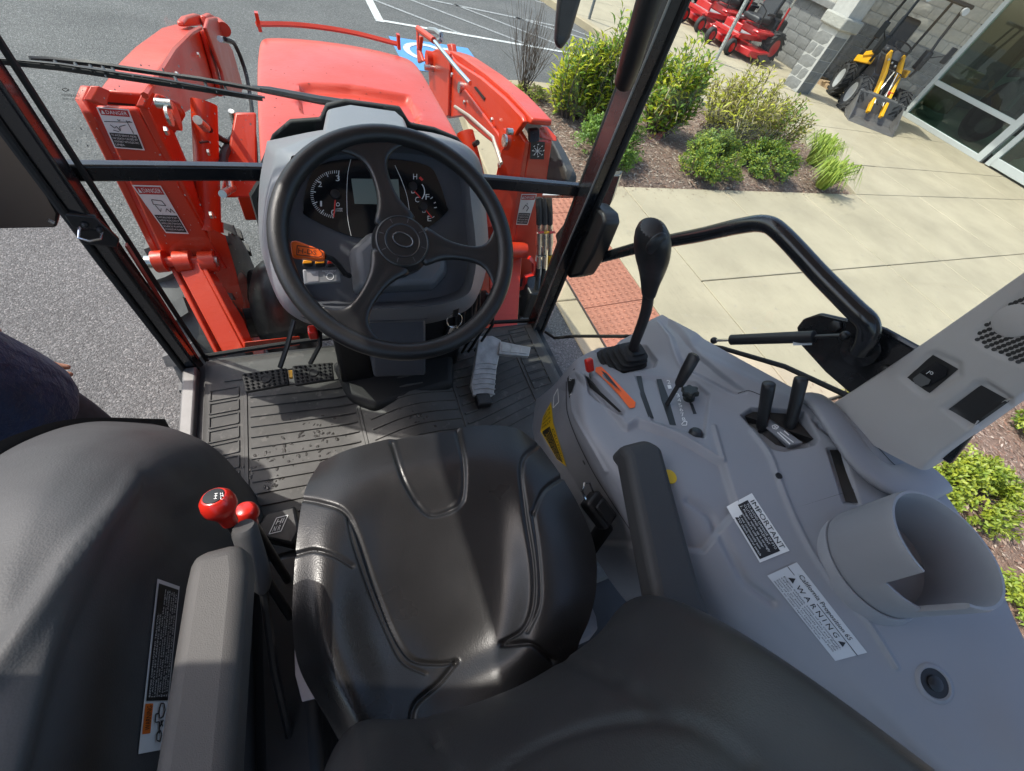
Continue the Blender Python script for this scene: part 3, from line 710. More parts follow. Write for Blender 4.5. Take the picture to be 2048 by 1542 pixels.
MB().prism([(-.32, .35, .72), (-.32, .8, 1.02), (-.32, 1.0, .4), (-.32, .3, .3)], (.64, 0, 0)).build('front_frame', MT['black'], ld, bevel=.02)
MB().box((0, 1.30, .66), (.80, .72, .50)).build('engine_cover', MT['black'], ld, bevel=.05)
for sx in (-.44, .44): MB().box((sx, 1.05, .80), (.05, .95, .14), Matrix.Rotation(-.15, 3, 'X')).build('side_panel', MT['yellow'], ld, bevel=.02)
MB().box((-.47, .85, .95), (.05, .60, .10), Matrix.Rotation(-.25, 3, 'X')).build('side_panel', MT['yellow'], ld, bevel=.02)
sd = MB().box((0, 1.1, 1.08), (.46, .46, .12)).build('seat', M_seatb, ld, bevel=.05, seg=3)
MB().box((0, 1.32, 1.36), (.44, .12, .56)).build('backrest', M_seatb, sd, bevel=.055, seg=3)
MB().lathe([(.12, 0), (.09, .12), (.05, .16)], 14, Matrix.Translation((0, .70, 1.0))).build('steering_column', M_grey, ld)
MB().tube([(.19 * math.cos(a), .72 + .19 * math.sin(a), 1.22 + .06 * math.sin(a)) for a in [2 * math.pi * k / 18 for k in range(18)]], .015, 6, closed=True).build('steering_wheel', MT['black'], ld)
MB().box((0, .92, 2.06), (1.06, .98, .07)).build('canopy', MT['black'], ld, bevel=.03)
for sx in (-.4, .4): MB().cyl((sx, .42, 1.98), (sx, .34, 1.98), .06, 12).build('work_light', M_rim, ld)
random.seed(5)
for k, (x0, x1, cm) in enumerate([(-.05, -.12, 'steel'), (.03, .08, 'steel'), (.12, .05, 'black'), (-.14, -.05, 'black')]):
    MB().tube([(x0, .45, .85), (x0 + .03, .2, .86), (x1, -.05, .5), (x1, -.28, .35)], .014, 6).build('hydraulic_hose', MT[cm], ld)
for k in range(4): MB().ball((-.18 + k * .11, .5, .98 - .03 * k), .028, 8, 5).build('coupler', MT['steel'], ld)
for k, x in enumerate((.10, .16)): MB().box((x, -.02, .56), (.05, .08, .05)).build('coupler_cap', MT['redplast'], ld)
ld.scale = (.95, .95, .95); ld.location = (11.35, 6.5, SWZ); ld.rotation_euler = (0, 0, R_(-36))
# dim machine inside the showroom
dk = thing('showroom_tractor', (0, 0, 0), 'dark tractor standing inside behind the display window', 'tractor')
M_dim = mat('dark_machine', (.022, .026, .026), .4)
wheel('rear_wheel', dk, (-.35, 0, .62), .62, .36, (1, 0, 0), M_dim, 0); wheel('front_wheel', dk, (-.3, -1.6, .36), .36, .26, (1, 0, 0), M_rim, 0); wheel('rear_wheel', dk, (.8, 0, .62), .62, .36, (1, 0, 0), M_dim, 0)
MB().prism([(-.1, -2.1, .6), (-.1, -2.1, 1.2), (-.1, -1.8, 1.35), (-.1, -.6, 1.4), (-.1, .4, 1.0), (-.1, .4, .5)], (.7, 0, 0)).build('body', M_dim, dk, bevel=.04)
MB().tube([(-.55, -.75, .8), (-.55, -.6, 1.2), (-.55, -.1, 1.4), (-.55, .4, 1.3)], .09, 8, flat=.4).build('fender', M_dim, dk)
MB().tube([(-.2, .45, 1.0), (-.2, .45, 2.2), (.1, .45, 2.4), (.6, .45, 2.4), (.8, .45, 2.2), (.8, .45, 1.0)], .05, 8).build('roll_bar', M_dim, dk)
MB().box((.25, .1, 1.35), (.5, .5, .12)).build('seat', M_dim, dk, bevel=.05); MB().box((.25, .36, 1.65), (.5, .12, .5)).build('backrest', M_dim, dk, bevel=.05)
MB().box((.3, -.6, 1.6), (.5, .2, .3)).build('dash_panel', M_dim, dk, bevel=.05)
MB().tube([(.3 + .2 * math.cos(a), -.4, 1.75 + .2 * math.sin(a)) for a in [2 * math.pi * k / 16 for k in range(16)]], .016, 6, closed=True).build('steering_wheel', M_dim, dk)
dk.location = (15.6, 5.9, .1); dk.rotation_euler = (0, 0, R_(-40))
cr = thing('showroom_crate', (16.4, 7.6, .1), 'brown crate inside the display window behind the loader', 'crate')
MB().box((15.4, 7.35, .75), (.5, .6, .9)).build('crate_body', mat('crate_brown', (.25, .15, .06), .7), cr, bevel=.02)
for z in (.4, .75, 1.1): MB().box((15.14, 7.35, z), (.03, .62, .1)).build('crate_slat', mat('crate_slat', (.30, .19, .08), .7), cr)
pa = thing('wooden_pallet', (12.6, 8.2, .1), 'short wooden pallet lying in the shade behind the block pillar', 'pallet')
M_wood = mat('pallet_wood', (.38, .26, .15), .85, var=(6, .2))
for k in range(3): MB().box((12.3, 8.0 + k * .28, .2), (.9, .12, .02)).build('pallet_board', M_wood, pa)
for k in range(2): MB().box((11.95 + k * .7, 8.28, .145), (.09, .7, .09)).build('pallet_bearer', M_wood, pa)
# ------------------------------------------------------------------ sculpted surfaces, decals and lettering
def cr_interp(P, n):
    """Catmull-Rom through P (k,3) -> (n,3), ends included, chord-free uniform parameter"""
    P = np.asarray(P, float); k = len(P); Q = np.vstack([2 * P[0] - P[1], P, 2 * P[-1] - P[-2]])
    t = np.linspace(0, k - 1 - 1e-9, n); i = t.astype(int); u = (t - i)[:, None]
    a, b, c, d = Q[i], Q[i + 1], Q[i + 2], Q[i + 3]
    return .5 * (2 * b + (c - a) * u + (2 * a - 5 * b + 4 * c - d) * u ** 2 + (3 * b - a - 3 * c + d) * u ** 3)
_RW = np.array([list(r) for r in RW]); _C = np.array(CAMPOS)
def pixv(V):
    q = (V - _C) @ _RW; return np.stack([CX + F_PX * q[..., 0] / q[..., 2], CY + F_PX * q[..., 1] / q[..., 2]], -1)
def dist_poly(PX, line, closed=False):
    L = np.asarray(line, float)
    if closed: L = np.vstack([L, L[:1]])
    D = np.full(PX.shape[:-1], 1e9)
    for a, b in zip(L[:-1], L[1:]):
        ab = b - a; t = np.clip(((PX - a) @ ab) / (ab @ ab + 1e-9), 0, 1)
        D = np.minimum(D, np.linalg.norm(PX - (a + t[..., None] * ab), axis=-1))
    return D
def in_poly(PX, poly):
    x, y = PX[..., 0], PX[..., 1]; c = np.zeros(x.shape, bool); j = len(poly) - 1
    for i in range(len(poly)):
        xi, yi = poly[i]; xj, yj = poly[j]
        if yi != yj: c ^= ((yi > y) != (yj > y)) & (x < (xj - xi) * (y - yi) / (yj - yi) + xi)
        j = i
    return c
def smoothline(L, n=60): 
    return cr_interp(np.array([(a, b, 0) for a, b in L], float), n)[:, :2]
class Surf:
    def __init__(s, ctrl, nu, nv, grooves=(), recess=(), flip=False, conv=True):
        W = [[(Z(*p) if conv else Vector(p)) for p in row] for row in ctrl]
        A = np.array([[tuple(p) for p in row] for row in W])
        B = np.stack([cr_interp(A[i], nv) for i in range(len(A))])
        G = np.stack([cr_interp(B[:, j], nu) for j in range(nv)], 1)
        s.n = s.normals(G); PX = pixv(G); D = np.zeros(G.shape[:2])
        for line, w, dep in grooves: D += dep * np.exp(-(dist_poly(PX, smoothline(line)) / w) ** 2)
        for poly, w, dep in recess:
            poly = list(poly); ins = in_poly(PX, poly); d = dist_poly(PX, poly, True); sd = np.where(ins, d, -d)
            t = np.clip(sd / w * .5 + .5, 0, 1); D += dep * t * t * (3 - 2 * t)
        s.G = G - s.n * D[..., None]; s.nu, s.nv = nu, nv
        s.mb = MB(); s.mb.v = [Vector(p) for p in s.G.reshape(-1, 3)]
        s.mb.f = [(i * nv + j, i * nv + j + 1, (i + 1) * nv + j + 1, (i + 1) * nv + j) for i in range(nu - 1) for j in range(nv - 1)]
        s.bvh = BVHTree.FromPolygons(s.mb.v, s.mb.f)
    def normals(s, G):
        du = np.gradient(G, axis=0); dv = np.gradient(G, axis=1); n = np.cross(du, dv); n /= np.linalg.norm(n, axis=-1, keepdims=True) + 1e-12
        sg = np.sign(np.sum(n * (_C - G), -1).mean()); return n * sg
    def skirt(s, off, steps=3, inset=.0):
        """wall hanging from the rim"""
        nu, nv = s.nu, s.nv
        idx = [j for j in range(nv)] + [i * nv + nv - 1 for i in range(1, nu)] + [(nu - 1) * nv + j for j in range(nv - 2, -1, -1)] + [i * nv for i in range(nu - 2, 0, -1)]
        c = sum((s.mb.v[i] for i in idx), Vector()) / len(idx); base = idx; off = Vector(off)
        for k in range(1, steps + 1):
            t = k / steps; o = len(s.mb.v)
            for i in idx:
                p = s.mb.v[i]; q = p + off * t; r = (c - p); r.z = 0
                s.mb.v.append(q + (r.normalized() * inset * t if inset else Vector()))
            new = list(range(o, o + len(idx)))
            for a in range(len(idx)):
                b = (a + 1) % len(idx); s.mb.f.append((base[a], base[b], new[b], new[a]))
            base = new
        return s
    def hit(s, px, py, off=0.0):
        d = ray(px, py).normalized(); h = s.bvh.ray_cast(CAMPOS, d)
        if h[0] is None:
            h = s.bvh.find_nearest(CAMPOS + d * .7)
        n = h[1] if h[1].dot(d) < 0 else -h[1]
        return h[0] + n * off
    def nrm(s, px, py):
        d = ray(px, py).normalized(); h = s.bvh.ray_cast(CAMPOS, d); n = h[1] if h[0] is not None else Vector((0, 0, 1))
        return n if n.dot(d) < 0 else -n
class Plane:
    def __init__(s, p, n): s.p = Vector(p); s.n = Vector(n).normalized()
    def hit(s, px, py, off=0.0): return PL(px, py, s.p + s.n * off, s.n)
    def nrm(s, px, py): return s.n
def bil(q, u, v):
    """q: px corners TL,TR,BR,BL; u right, v down"""
    a = (q[0][0] + (q[1][0] - q[0][0]) * u, q[0][1] + (q[1][1] - q[0][1]) * u); b = (q[3][0] + (q[2][0] - q[3][0]) * u, q[3][1] + (q[2][1] - q[3][1]) * u)
    return (a[0] + (b[0] - a[0]) * v, a[1] + (b[1] - a[1]) * v)
def decal(name, surf, q, m, parent, off=.0012, rect=(0, 0, 1, 1), n=5, rad=0):
    u0, v0, u1, v1 = rect; b = MB()
    vs = [surf.hit(*bil(q, u0 + (u1 - u0) * i / n, v0 + (v1 - v0) * j / n), off) for j in range(n + 1) for i in range(n + 1)]
    b.add(vs, [(j * (n + 1) + i, j * (n + 1) + i + 1, (j + 1) * (n + 1) + i + 1, (j + 1) * (n + 1) + i) for j in range(n) for i in range(n)])
    return b.build(name, m, parent, ang=60)
def polydecal(name, surf, pts, m, parent, off=.0012):
    P = [surf.hit(*p, off) for p in pts]; c = sum(P, Vector()) / len(P)
    b = MB(); b.add(P + [c], [(i, (i + 1) % len(P), len(P)) for i in range(len(P))]); return b.build(name, m, parent, ang=60)
_TXT = {}
def text_geo(s):
    if s not in _TXT:
        cu = bpy.data.curves.new('t', 'FONT'); cu.body = s; cu.resolution_u = 2; cu.fill_mode = 'FRONT'
        ob = bpy.data.objects.new('t', cu); COL.objects.link(ob)
        me = ob.to_mesh(); vs = [tuple(v.co) for v in me.vertices]; fs = [tuple(p.vertices) for p in me.polygons]; ob.to_mesh_clear()
        bpy.data.objects.remove(ob); bpy.data.curves.remove(cu)
        xs = [v[0] for v in vs] or [0, 1]
        _TXT[s] = (vs, fs, min(xs), max(xs))
    return _TXT[s]
def text_in(b, surf, q, rect, s, off=.002):
    """lay a line of lettering inside a rect (u0,v0,u1,v1) of quad q; cap height fills the rect"""
    vs, fs, x0, x1 = text_geo(s); u0, v0, u1, v1 = rect; W = []
    for x, y, z in vs:
        u = u0 + (u1 - u0) * (x - x0) / max(1e-6, x1 - x0); v = v1 - (v1 - v0) * (y / .70)
        W.append(surf.hit(*bil(q, u, v), off))
    b.add(W, fs)
def line_px(b, surf, pts, wpx, off=.0015):
    """flat stroke along px points on a surface"""
    for a, c in zip(pts[:-1], pts[1:]):
        d = Vector((c[0] - a[0], c[1] - a[1])); 
        if d.length < 1e-6: continue
        d.normalize(); n = Vector((-d.y, d.x)) * wpx / 2
        b.add([surf.hit(a[0] - n.x, a[1] - n.y, off), surf.hit(c[0] - n.x, c[1] - n.y, off), surf.hit(c[0] + n.x, c[1] + n.y, off), surf.hit(a[0] + n.x, a[1] + n.y, off)], [(0, 1, 2, 3)])
    return b
def rrect(x0, y0, x1, y1, r=.2, n=4):
    rx = r * min(x1 - x0, y1 - y0); P = []
    for cx, cy, a0 in ((x1 - rx, y0 + rx, -90), (x1 - rx, y1 - rx, 0), (x0 + rx, y1 - rx, 90), (x0 + rx, y0 + rx, 180)):
        for k in range(n + 1):
            a = R_(a0 + 90 * k / n); P.append((cx + rx * math.cos(a), cy + rx * math.sin(a)))
    return P
def zoom(x0, y0, s):                       # px helper for measured outlines
    return lambda *pts: [(x0 + a / s, y0 + b / s) for a, b in pts]
# ------------------------------------------------------------------ the tractor
M_grey1 = mat('console_grey', (.258, .262, .280), .48, var=(2.5, .04), bump=(1400, .00025), rvar=(10, .06))
M_dashg = mat('dash_grey', (.21, .218, .235), .42, var=(3, .05), bump=(1400, .00025))
M_dashd = mat('dash_dark_grey', (.088, .094, .107), .45, bump=(1400, .0002))
M_beige = mat('pillar_trim', (.37, .35, .335), .62, var=(3, .04), bump=(1100, .0004))
M_seat = leather('seat_vinyl_black', (.019, .0185, .019), .33, 520, .00013)
M_back = leather('backrest_vinyl', (.024, .024, .0255), .45, 620, .00012)
M_fend = leather('fender_vinyl', (.066, .067, .069), .58, 480, .00018)
M_arm = mat('armrest_grain', (.072, .067, .063), .6, bump=(900, .0005, 2), var=(6, .08))
M_armd = mat('armrest_dark', (.034, .034, .035), .62, bump=(520, .0006, 2))
M_mat = mat('floor_mat_rubber', (.066, .064, .060), .62, var=(7, .35), bump=(500, .0004), spots=(26, .60, (.105, .10, .092)), rvar=(4, .15))
M_glass = glass_mat('cab_glass', (.88, .955, .93), 1.0)
M_frame = MT['blackgloss']
M_seal = MT['rubber']
TR = thing('tractor', (0, 1.0, 0), 'orange red tractor with glazed grey cab, seen from above its seat', 'tractor')

# --- floor
fl = MB().prism([Vector((x, y, .80)) for x, y in ((-.58, .93), (-.54, .97), (.56, .97), (.60, .93), (.60, -.6), (-.58, -.6))], (0, 0, .085)).build('cab_floor', MT['black'], TR)
MB().box((-.585, .62, .885), (.035, .62, .05)).build('door_sill', mat('sill_metal', (.19, .185, .18), .5, .4, var=(8, .2)), TR, bevel=.006)
MB().box((-.63, .50, .86), (.06, .22, .12)).build('step_bracket', MT['black'], TR, bevel=.008)

# --- rubber mat lying on the floor
mat_t = thing('floor_mat', (0, .6, .89), 'dusty black ribbed rubber mat with wet drops on the cab floor', 'floor mat')
def hump(x, y):
    t = max(0.0, 1 - abs((x - .02) / .22)); h = t * t * (3 - 2 * t) * .05 * min(1, max(0, (.86 - y) / .08))
    return h
mm = MB(); nx, ny = 60, 40; mx0, mx1, my0, my1 = -.55, .575, .0, .955
mm.v = [Vector((mx0 + (mx1 - mx0) * i / nx, my0 + (my1 - my0) * j / ny, .895 + hump(mx0 + (mx1 - mx0) * i / nx, my0 + (my1 - my0) * j / ny))) for j in range(ny + 1) for i in range(nx + 1)]
mm.f = [(j * (nx + 1) + i, j * (nx + 1) + i + 1, (j + 1) * (nx + 1) + i + 1, (j + 1) * (nx + 1) + i) for j in range(ny) for i in range(nx)]
bvm = BVHTree.FromPolygons(mm.v, mm.f)
mo = mm.build('sheet', M_mat, mat_t, ang=80); sl_ = mo.modifiers.new('s', 'SOLIDIFY'); sl_.thickness = .006
def mz(x, y): return .895 + hump(x, y)
def rib(pts, wd=.0075, h=.0045, name='rib'):
    b = MB()
    for a, c in zip(pts[:-1], pts[1:]):
        a = Vector((*a, 0)); c = Vector((*c, 0)); d = (c - a).normalized(); s = Vector((-d.y, d.x, 0)) * wd / 2
        nseg = max(1, int((c - a).length / .05))
        for k in range(nseg):
            p = a + (c - a) * k / nseg; q = a + (c - a) * (k + 1) / nseg
            lo = [p - s, q - s, q + s, p + s]; lo = [Vector((v.x, v.y, mz(v.x, v.y) - .001)) for v in lo]
            hi = [p - s * .6, q - s * .6, q + s * .6, p + s * .6]; hi = [Vector((v.x, v.y, mz(v.x, v.y) + h)) for v in hi]
            b.hexa(lo, hi)
    return b.build(name, M_mat, mat_t)
for k in range(15):
    y = .87 - k * .034
    if k == 0: rib([(-.50, y), (-.38, y), (-.34, y + .015), (-.20, y + .015)])
    else: rib([(-.435, y - .004), (-.155, y - .02)])
    if k < 13:
        yb = .84 - k * .046
        rib([(-.535, yb), (-.465, yb + .003), (-.465, yb - .032), (-.535, yb - .035), (-.535, yb)], .005, .004, 'block_rib')
rib([(-.447, .86), (-.447, .35)], .012, .0035); rib([(-.150, .84), (-.130, .35)], .012, .004)
for k in range(11):
    y = .82 - k * .036
    rib([(-.115, y), (-.04, y + .006), (.06, y + .010), (.155, y + .016)])
    rib([(.175, y + .03), (.43, y + .075 + .003 * k)])
    if k < 8: rib([(.455, y + .085), (.53, y + .095), (.53, y + .125), (.455, y + .115), (.455, y + .085)], .005, .004, 'block_rib')
rib([(.165, .86), (.165, .4)], .010, .004); rib([(.442, .90), (.442, .5)], .010, .004)
rib([(.22, .93), (.30, .905), (.52, .925)])
random.seed(77); dr = MB()
for (cx, cy, n, sp) in ((635, 865, 46, 38), (560, 915, 40, 50), (655, 915, 26, 40), (545, 965, 14, 26), (840, 848, 16, 26), (500, 940, 10, 20)):
    for k in range(n):
        p = Z(cx + random.gauss(0, sp * .6), cy + random.gauss(0, sp * .35), .9)
        if abs(p.x) > .5 or p.y > .9: continue
        r = random.uniform(.0015, .005); M = Matrix.Translation((p.x, p.y, mz(p.x, p.y) - .0005)) @ Matrix.Rotation(random.uniform(0, 3), 4, 'Z') @ Matrix.Diagonal((random.uniform(.8, 2.0), random.uniform(.7, 1.2), 1, 1))
        dr.lathe([(r, 0), (r * .8, r * .28), (r * .3, r * .4)], 8, M)
dr.build('water_drop', mat('water', (.04, .037, .033), .05, spec=.6), mat_t, ang=80)['kind'] = 'stuff'

# --- seat
zs = zoom(560, 840, 2.196)
seat_ctrl = [
 [(640, 925, 1.33), (700, 898, 1.345), (800, 873, 1.352), (880, 861, 1.352), (960, 851, 1.352), (1030, 856, 1.345), (1076, 886, 1.33)],
 [(612, 975, 1.36), (690, 958, 1.372), (790, 940, 1.372), (880, 930, 1.370), (970, 921, 1.372), (1050, 922, 1.372), (1118, 945, 1.355)],
 [(597, 1050, 1.378), (670, 1046, 1.388), (770, 1036, 1.366), (880, 1026, 1.358), (990, 1016, 1.362), (1075, 1012, 1.382), (1160, 1016, 1.362)],
 [(588, 1150, 1.385), (660, 1148, 1.398), (760, 1138, 1.362), (880, 1127, 1.348), (1000, 1116, 1.355), (1090, 1107, 1.392), (1189, 1092, 1.37)],
 [(585, 1250, 1.385), (660, 1248, 1.404), (760, 1242, 1.362), (880, 1227, 1.343), (1000, 1212, 1.352), (1090, 1198, 1.396), (1193, 1170, 1.375)],
 [(600, 1340, 1.37), (680, 1345, 1.404), (780, 1340, 1.368), (880, 1316, 1.340), (990, 1287, 1.35), (1080, 1262, 1.394), (1180, 1235, 1.375)],
 [(655, 1440, 1.35), (715, 1440, 1.390), (795, 1428, 1.372), (880, 1388, 1.352), (980, 1346, 1.36), (1070, 1308, 1.385), (1160, 1282, 1.37)],
 [(700, 1520, 1.33), (755, 1510, 1.37), (825, 1488, 1.372), (905, 1446, 1.365), (1000, 1398, 1.365), (1080, 1350, 1.37), (1150, 1318, 1.36)]]
sgr = [(zs((85, 345), (180, 362), (280, 400), (340, 500), (420, 740), (500, 940), (580, 1050), (690, 1070), (772, 1060)), 4.2, .0045),
       (zs((300, 440), (330, 560), (400, 760), (470, 930), (540, 1060), (640, 1115)), 3.6, .0022),
       (zs((772, 1062), (700, 1150), (600, 1245), (575, 1340)), 5, .006),
       (zs((1130, 110), (1062, 190), (1075, 400), (1110, 650), (1105, 820), (1060, 920), (975, 975)), 4.2, .0045),
       (zs((1110, 400), (1135, 600), (1140, 800), (1085, 930)), 4, .003),
       (zs((975, 985), (1100, 985), (1200, 1060)), 5, .006),
       (zs((65, 590), (150, 572), (240, 595), (320, 640)), 4, .004), (zs((1110, 410), (1160, 310), (1245, 245)), 4, .004),
       (zs((490, 100), (540, 250), (600, 360), (660, 415), (740, 400), (800, 350), (808, 200), (780, 45)), 4, .0045)]
srec = [(zs((490, 60), (540, 250), (600, 360), (660, 415), (740, 400), (800, 350), (808, 200), (780, 20)), 10, .006)]
st = Surf(seat_ctrl, 330, 250, sgr, srec)
seat = st.skirt((0, 0, -.12), 5, .035).mb.build('seat', M_seat, TR, ang=70)
seat['label'] = 'black vinyl seat with stitched panels and side bolsters'
bk_ctrl = []
for z, y, w_ in ((1.33, -.10, .235), (1.40, -.065, .235), (1.47, -.058, .232), (1.55, -.075, .222), (1.63, -.115, .215), (1.71, -.175, .21), (1.79, -.245, .20), (1.84, -.31, .19), (1.83, -.37, .18)):
    bk_ctrl.append([(-.02 + w_ * k, y + dy, z) for k, dy in ((-1.1, -.075), (-1.0, -.02), (-.82, .022), (-.5, .0), (0, -.012), (.5, .0), (.82, .022), (1.0, -.02), (1.1, -.075))])
bgr = [([(855, 1440), (872, 1490), (905, 1545), (960, 1620)], 5, .005), ([(1105, 1312), (1180, 1340), (1260, 1375), (1330, 1425)], 6, .005), ([(930, 1600), (1080, 1492), (1230, 1445), (1380, 1450), (1500, 1530)], 10, .003)]
bs = Surf(bk_ctrl, 150, 110, bgr, conv=False)
bk_ = bs.skirt((0, -.05, -.01), 2).mb.build('backrest', M_back, seat, ang=70)
# seat base, belt buckle
MB().box((.0, .10, 1.17), (.40, .36, .16)).build('seat_base', mat('seat_shell', (.23, .22, .23), .5), seat, bevel=.03)
MB().box((.0, .10, .99), (.34, .36, .20)).build('seat_suspension', MT['black'], seat, bevel=.02)
bb = Z(1197, 1020, 1.32)
Mb = Matrix.Rotation(R_(28), 3, 'Z') @ Matrix.Rotation(R_(20), 3, 'X')
bu = MB().box(bb, (.042, .065, .03), Mb).build('belt_buckle', MT['black'], seat, bevel=.006)
MB().box(bb + Mb @ Vector((0, -.004, .0165)), (.026, .042, .008), Mb).build('release_button', MT['black'], bu, bevel=.003)
MB().tube([bb + Mb @ Vector(p) for p in ((-.012, .03, .004), (-.013, .055, .014), (0, .064, .018), (.013, .055, .014), (.012, .03, .004))], .0022, 6).build('belt_tongue', MT['chrome'], bu)
MB().tube([bb + Mb @ Vector((0, -.03, 0)), bb + Vector((.0, -.05, -.10)), (.25, .0, 1.08)], .018, 8, flat=.25).build('belt_strap', MT['black'], bu)
# armrests
def armrest(name, path, wd, th, m, label, rnd=.012):
    """rounded bar along path (x,y,z); flat front end"""
    rings = []
    for i, (p, wf) in enumerate(path):
        p = Vector(p); rings.append([p + Vector((wd * wf / 2 * x, 0, th / 2 * z)) for x, z in ((-1, -1), (1, -1), (1, 1), (-1, 1))])
    o = MB().loft(rings).build(name, m, seat, bevel=rnd, seg=4); o['label'] = label
    return o
p0 = Z(440, 1106, 1.50); p1 = Z(402, 1560, 1.50)
al = armrest('armrest', [((p0.x, p0.y + .004, 1.488), .86), ((p0.x + .002, p0.y - .03, 1.497), 1), ((p1.x, p1.y, 1.50), 1.05), ((p1.x, -.26, 1.50), 1.05)], .055, .05, M_arm, 'left armrest with grained grey pad', .014)
q0 = Z(1262, 890, 1.44); q1 = Z(1360, 1200, 1.44)
ar = armrest('armrest', [((q0.x, q0.y + .002, 1.425), .8), ((q0.x + .003, q0.y - .025, 1.44), 1), ((q1.x - .015, q1.y, 1.44), 1.05), ((q1.x - .02, -.2, 1.43), 1.0)], .078, .052, M_armd, 'right armrest, dark with rounded front', .014)

sp_ = [Z(*p, 1.24) for p in ((586, 1190), (592, 1270), (612, 1330), (655, 1372), (662, 1390), (604, 1404), (590, 1350))]
MB().prism([p - Vector((0, 0, .10)) for p in sp_], (0, 0, .10)).build('seat_side_shell', mat('shell_pale', (.34, .31, .33), .5), seat, bevel=.006)
# --- left fender cover
fc = [[(300, 846, 1.13), (360, 862, 1.16), (420, 890, 1.14), (468, 935, 1.06), (500, 985, .96), (520, 1010, .9)],
      [(180, 844, 1.27), (280, 864, 1.305), (375, 905, 1.28), (450, 965, 1.15), (515, 1045, .98), (540, 1075, .9)],
      [(60, 878, 1.38), (185, 896, 1.42), (315, 950, 1.39), (420, 1020, 1.2), (535, 1125, 1.0), (560, 1160, .9)],
      [(-60, 956, 1.45), (105, 985, 1.49), (270, 1050, 1.45), (398, 1130, 1.25), (542, 1230, 1.0), (565, 1260, .9)],
      [(-140, 1080, 1.48), (45, 1125, 1.52), (235, 1170, 1.47), (385, 1240, 1.25), (548, 1340, 1.0), (570, 1370, .9)],
      [(-200, 1250, 1.5), (10, 1300, 1.54), (205, 1335, 1.48), (375, 1380, 1.25), (552, 1460, 1.0), (575, 1490, .9)],
      [(-250, 1450, 1.5), (-30, 1500, 1.54), (175, 1545, 1.48), (365, 1570, 1.25), (560, 1610, 1.0), (580, 1640, .9)],
      [(-330, 1750, 1.5), (-90, 1800, 1.54), (120, 1860, 1.48), (330, 1870, 1.25), (575, 1900, 1.0), (600, 1930, .9)]]
fe = Surf(fc, 150, 110, [([(-20, 1360), (90, 1200), (150, 1110), (215, 1040), (265, 985), (290, 955), (330, 962), (375, 990)], 26, -.008), ([(120, 1150), (165, 1090), (215, 1035)], 3, .0018)], [([(290, 955), (380, 960), (420, 1080), (330, 1250), (260, 1560), (60, 1560), (150, 1250), (240, 1050)], 40, .016)])
fe_o = fe.skirt((0, 0, -.12), 2).mb.build('left_fender_cover', M_fend, TR, ang=70); fe_o['label'] = 'left wheel cover in soft dark grey vinyl'
# outer rim of the fender beyond the cover
orim = Surf([[(330, 838, 1.10), (312, 850, 1.12)], [(170, 836, 1.27), (176, 850, 1.26)], [(50, 862, 1.38), (56, 888, 1.37)], [(-80, 930, 1.45), (-66, 968, 1.44)], [(-160, 1050, 1.48), (-150, 1090, 1.47)]], 60, 6)
orim.skirt((-.03, 0, -.2), 2).mb.build('fender_rim', MT['rubber'], TR, ang=70)
# range lever, second lever, parking brake, gear gate plate
def knob_lever(px, py, z, foot, r, m, lab, capm=True, foot2=None):
    c = Z(px, py, z); foot = Vector(foot); ax = (c - foot).normalized(); q = Vector((0, 0, 1)).rotation_difference(ax).to_matrix().to_4x4(); q.translation = c
    o = MB().lathe([(r * .48, -r * 2.0), (r * .55, -r * 1.3), (r * .72, -r * .85), (r * .98, -r * .35), (r, 0), (r * .92, r * .45), (r * .72, r * .75), (r * .66, r * .80), (.001, r * .82)], 28, q).build('lever', m, TR, ang=50)
    o['label'] = lab
    MB().cyl(foot, c - ax * r * 1.9, .007).build('lever_rod', MT['black'], o)
    if capm:
        cp = MB().lathe([(r * .60, r * .82), (r * .58, r * .86), (.001, r * .89)], 24, q).build('cap', MT['ink'], o)
    return o, c, ax
kA, cA, axA = knob_lever(437, 1008, 1.44, (-.325, .14, 1.12), .0205, MT['redplast'], 'red gear range knob with black cap marked H M L')
pk_ = Plane(cA + axA * (.0205 * .90), axA)
tb = MB()
def kq(x, y): return (437 + (x - 436) * .80, 992 + (y - 990) * .78)
for s, x, y in (('H', 440, 984), ('M', 441, 990), ('L', 441, 996)): text_in(tb, pk_, [kq(x, y - 2.6), kq(x + 7, y - 3.4), kq(x + 7, y + 2), kq(x, y + 2.6)], (0, 0, 1, 1), s, .0004)
for a_, c_ in (((430, 983), (428, 997)), ((426, 984), (434, 983)), ((425, 990), (433, 989)), ((424, 997), (432, 996))): line_px(tb, pk_, [kq(*a_), kq(*c_)], 1.1, .0004)
tb.build('marking', MT['white'], kA)
kB, cB, axB = knob_lever(493, 1026, 1.36, (-.33, .20, 1.05), .0165, MT['redplast'], 'smaller red four wheel drive knob', False)
# parking brake lever with long grey grip
g0 = Z(487, 1052, 1.42); g1 = Z(527, 1180, 1.33); g2 = Z(578, 1470, 1.10)
dirg = (g1 - g0).normalized(); sdv = Vector((1, 0, 0)); upv = sdv.cross(dirg).normalized()
rings = []
for t, wf, hf in ((0, .8, .8), (.06, 1, 1), (.5, 1.0, 1.0), (.85, .95, .9), (1.0, .5, .5)):
    c = g0 + (g1 - g0) * t; rings.append([c + sdv * .0155 * wf * math.cos(a) + upv * .019 * hf * math.sin(a) for a in [2 * math.pi * k / 12 for k in range(12)]])
pb = MB().loft(rings).build('parking_brake_lever', mat('brake_grip', (.075, .075, .076), .55, bump=(700, .0003)), TR, ang=60)
MB().tube([g1, (g1 + g2) / 2 + Vector((0, 0, .02)), g2], .006, 8).build('lever_rod', MT['black'], pb)
MB().box((-.345, .02, 1.0), (.10, .5, .2)).build('lever_housing', MT['black'], TR, bevel=.02)
gp = Plane((-.30, .3, 1.12), (0, 0, 1))
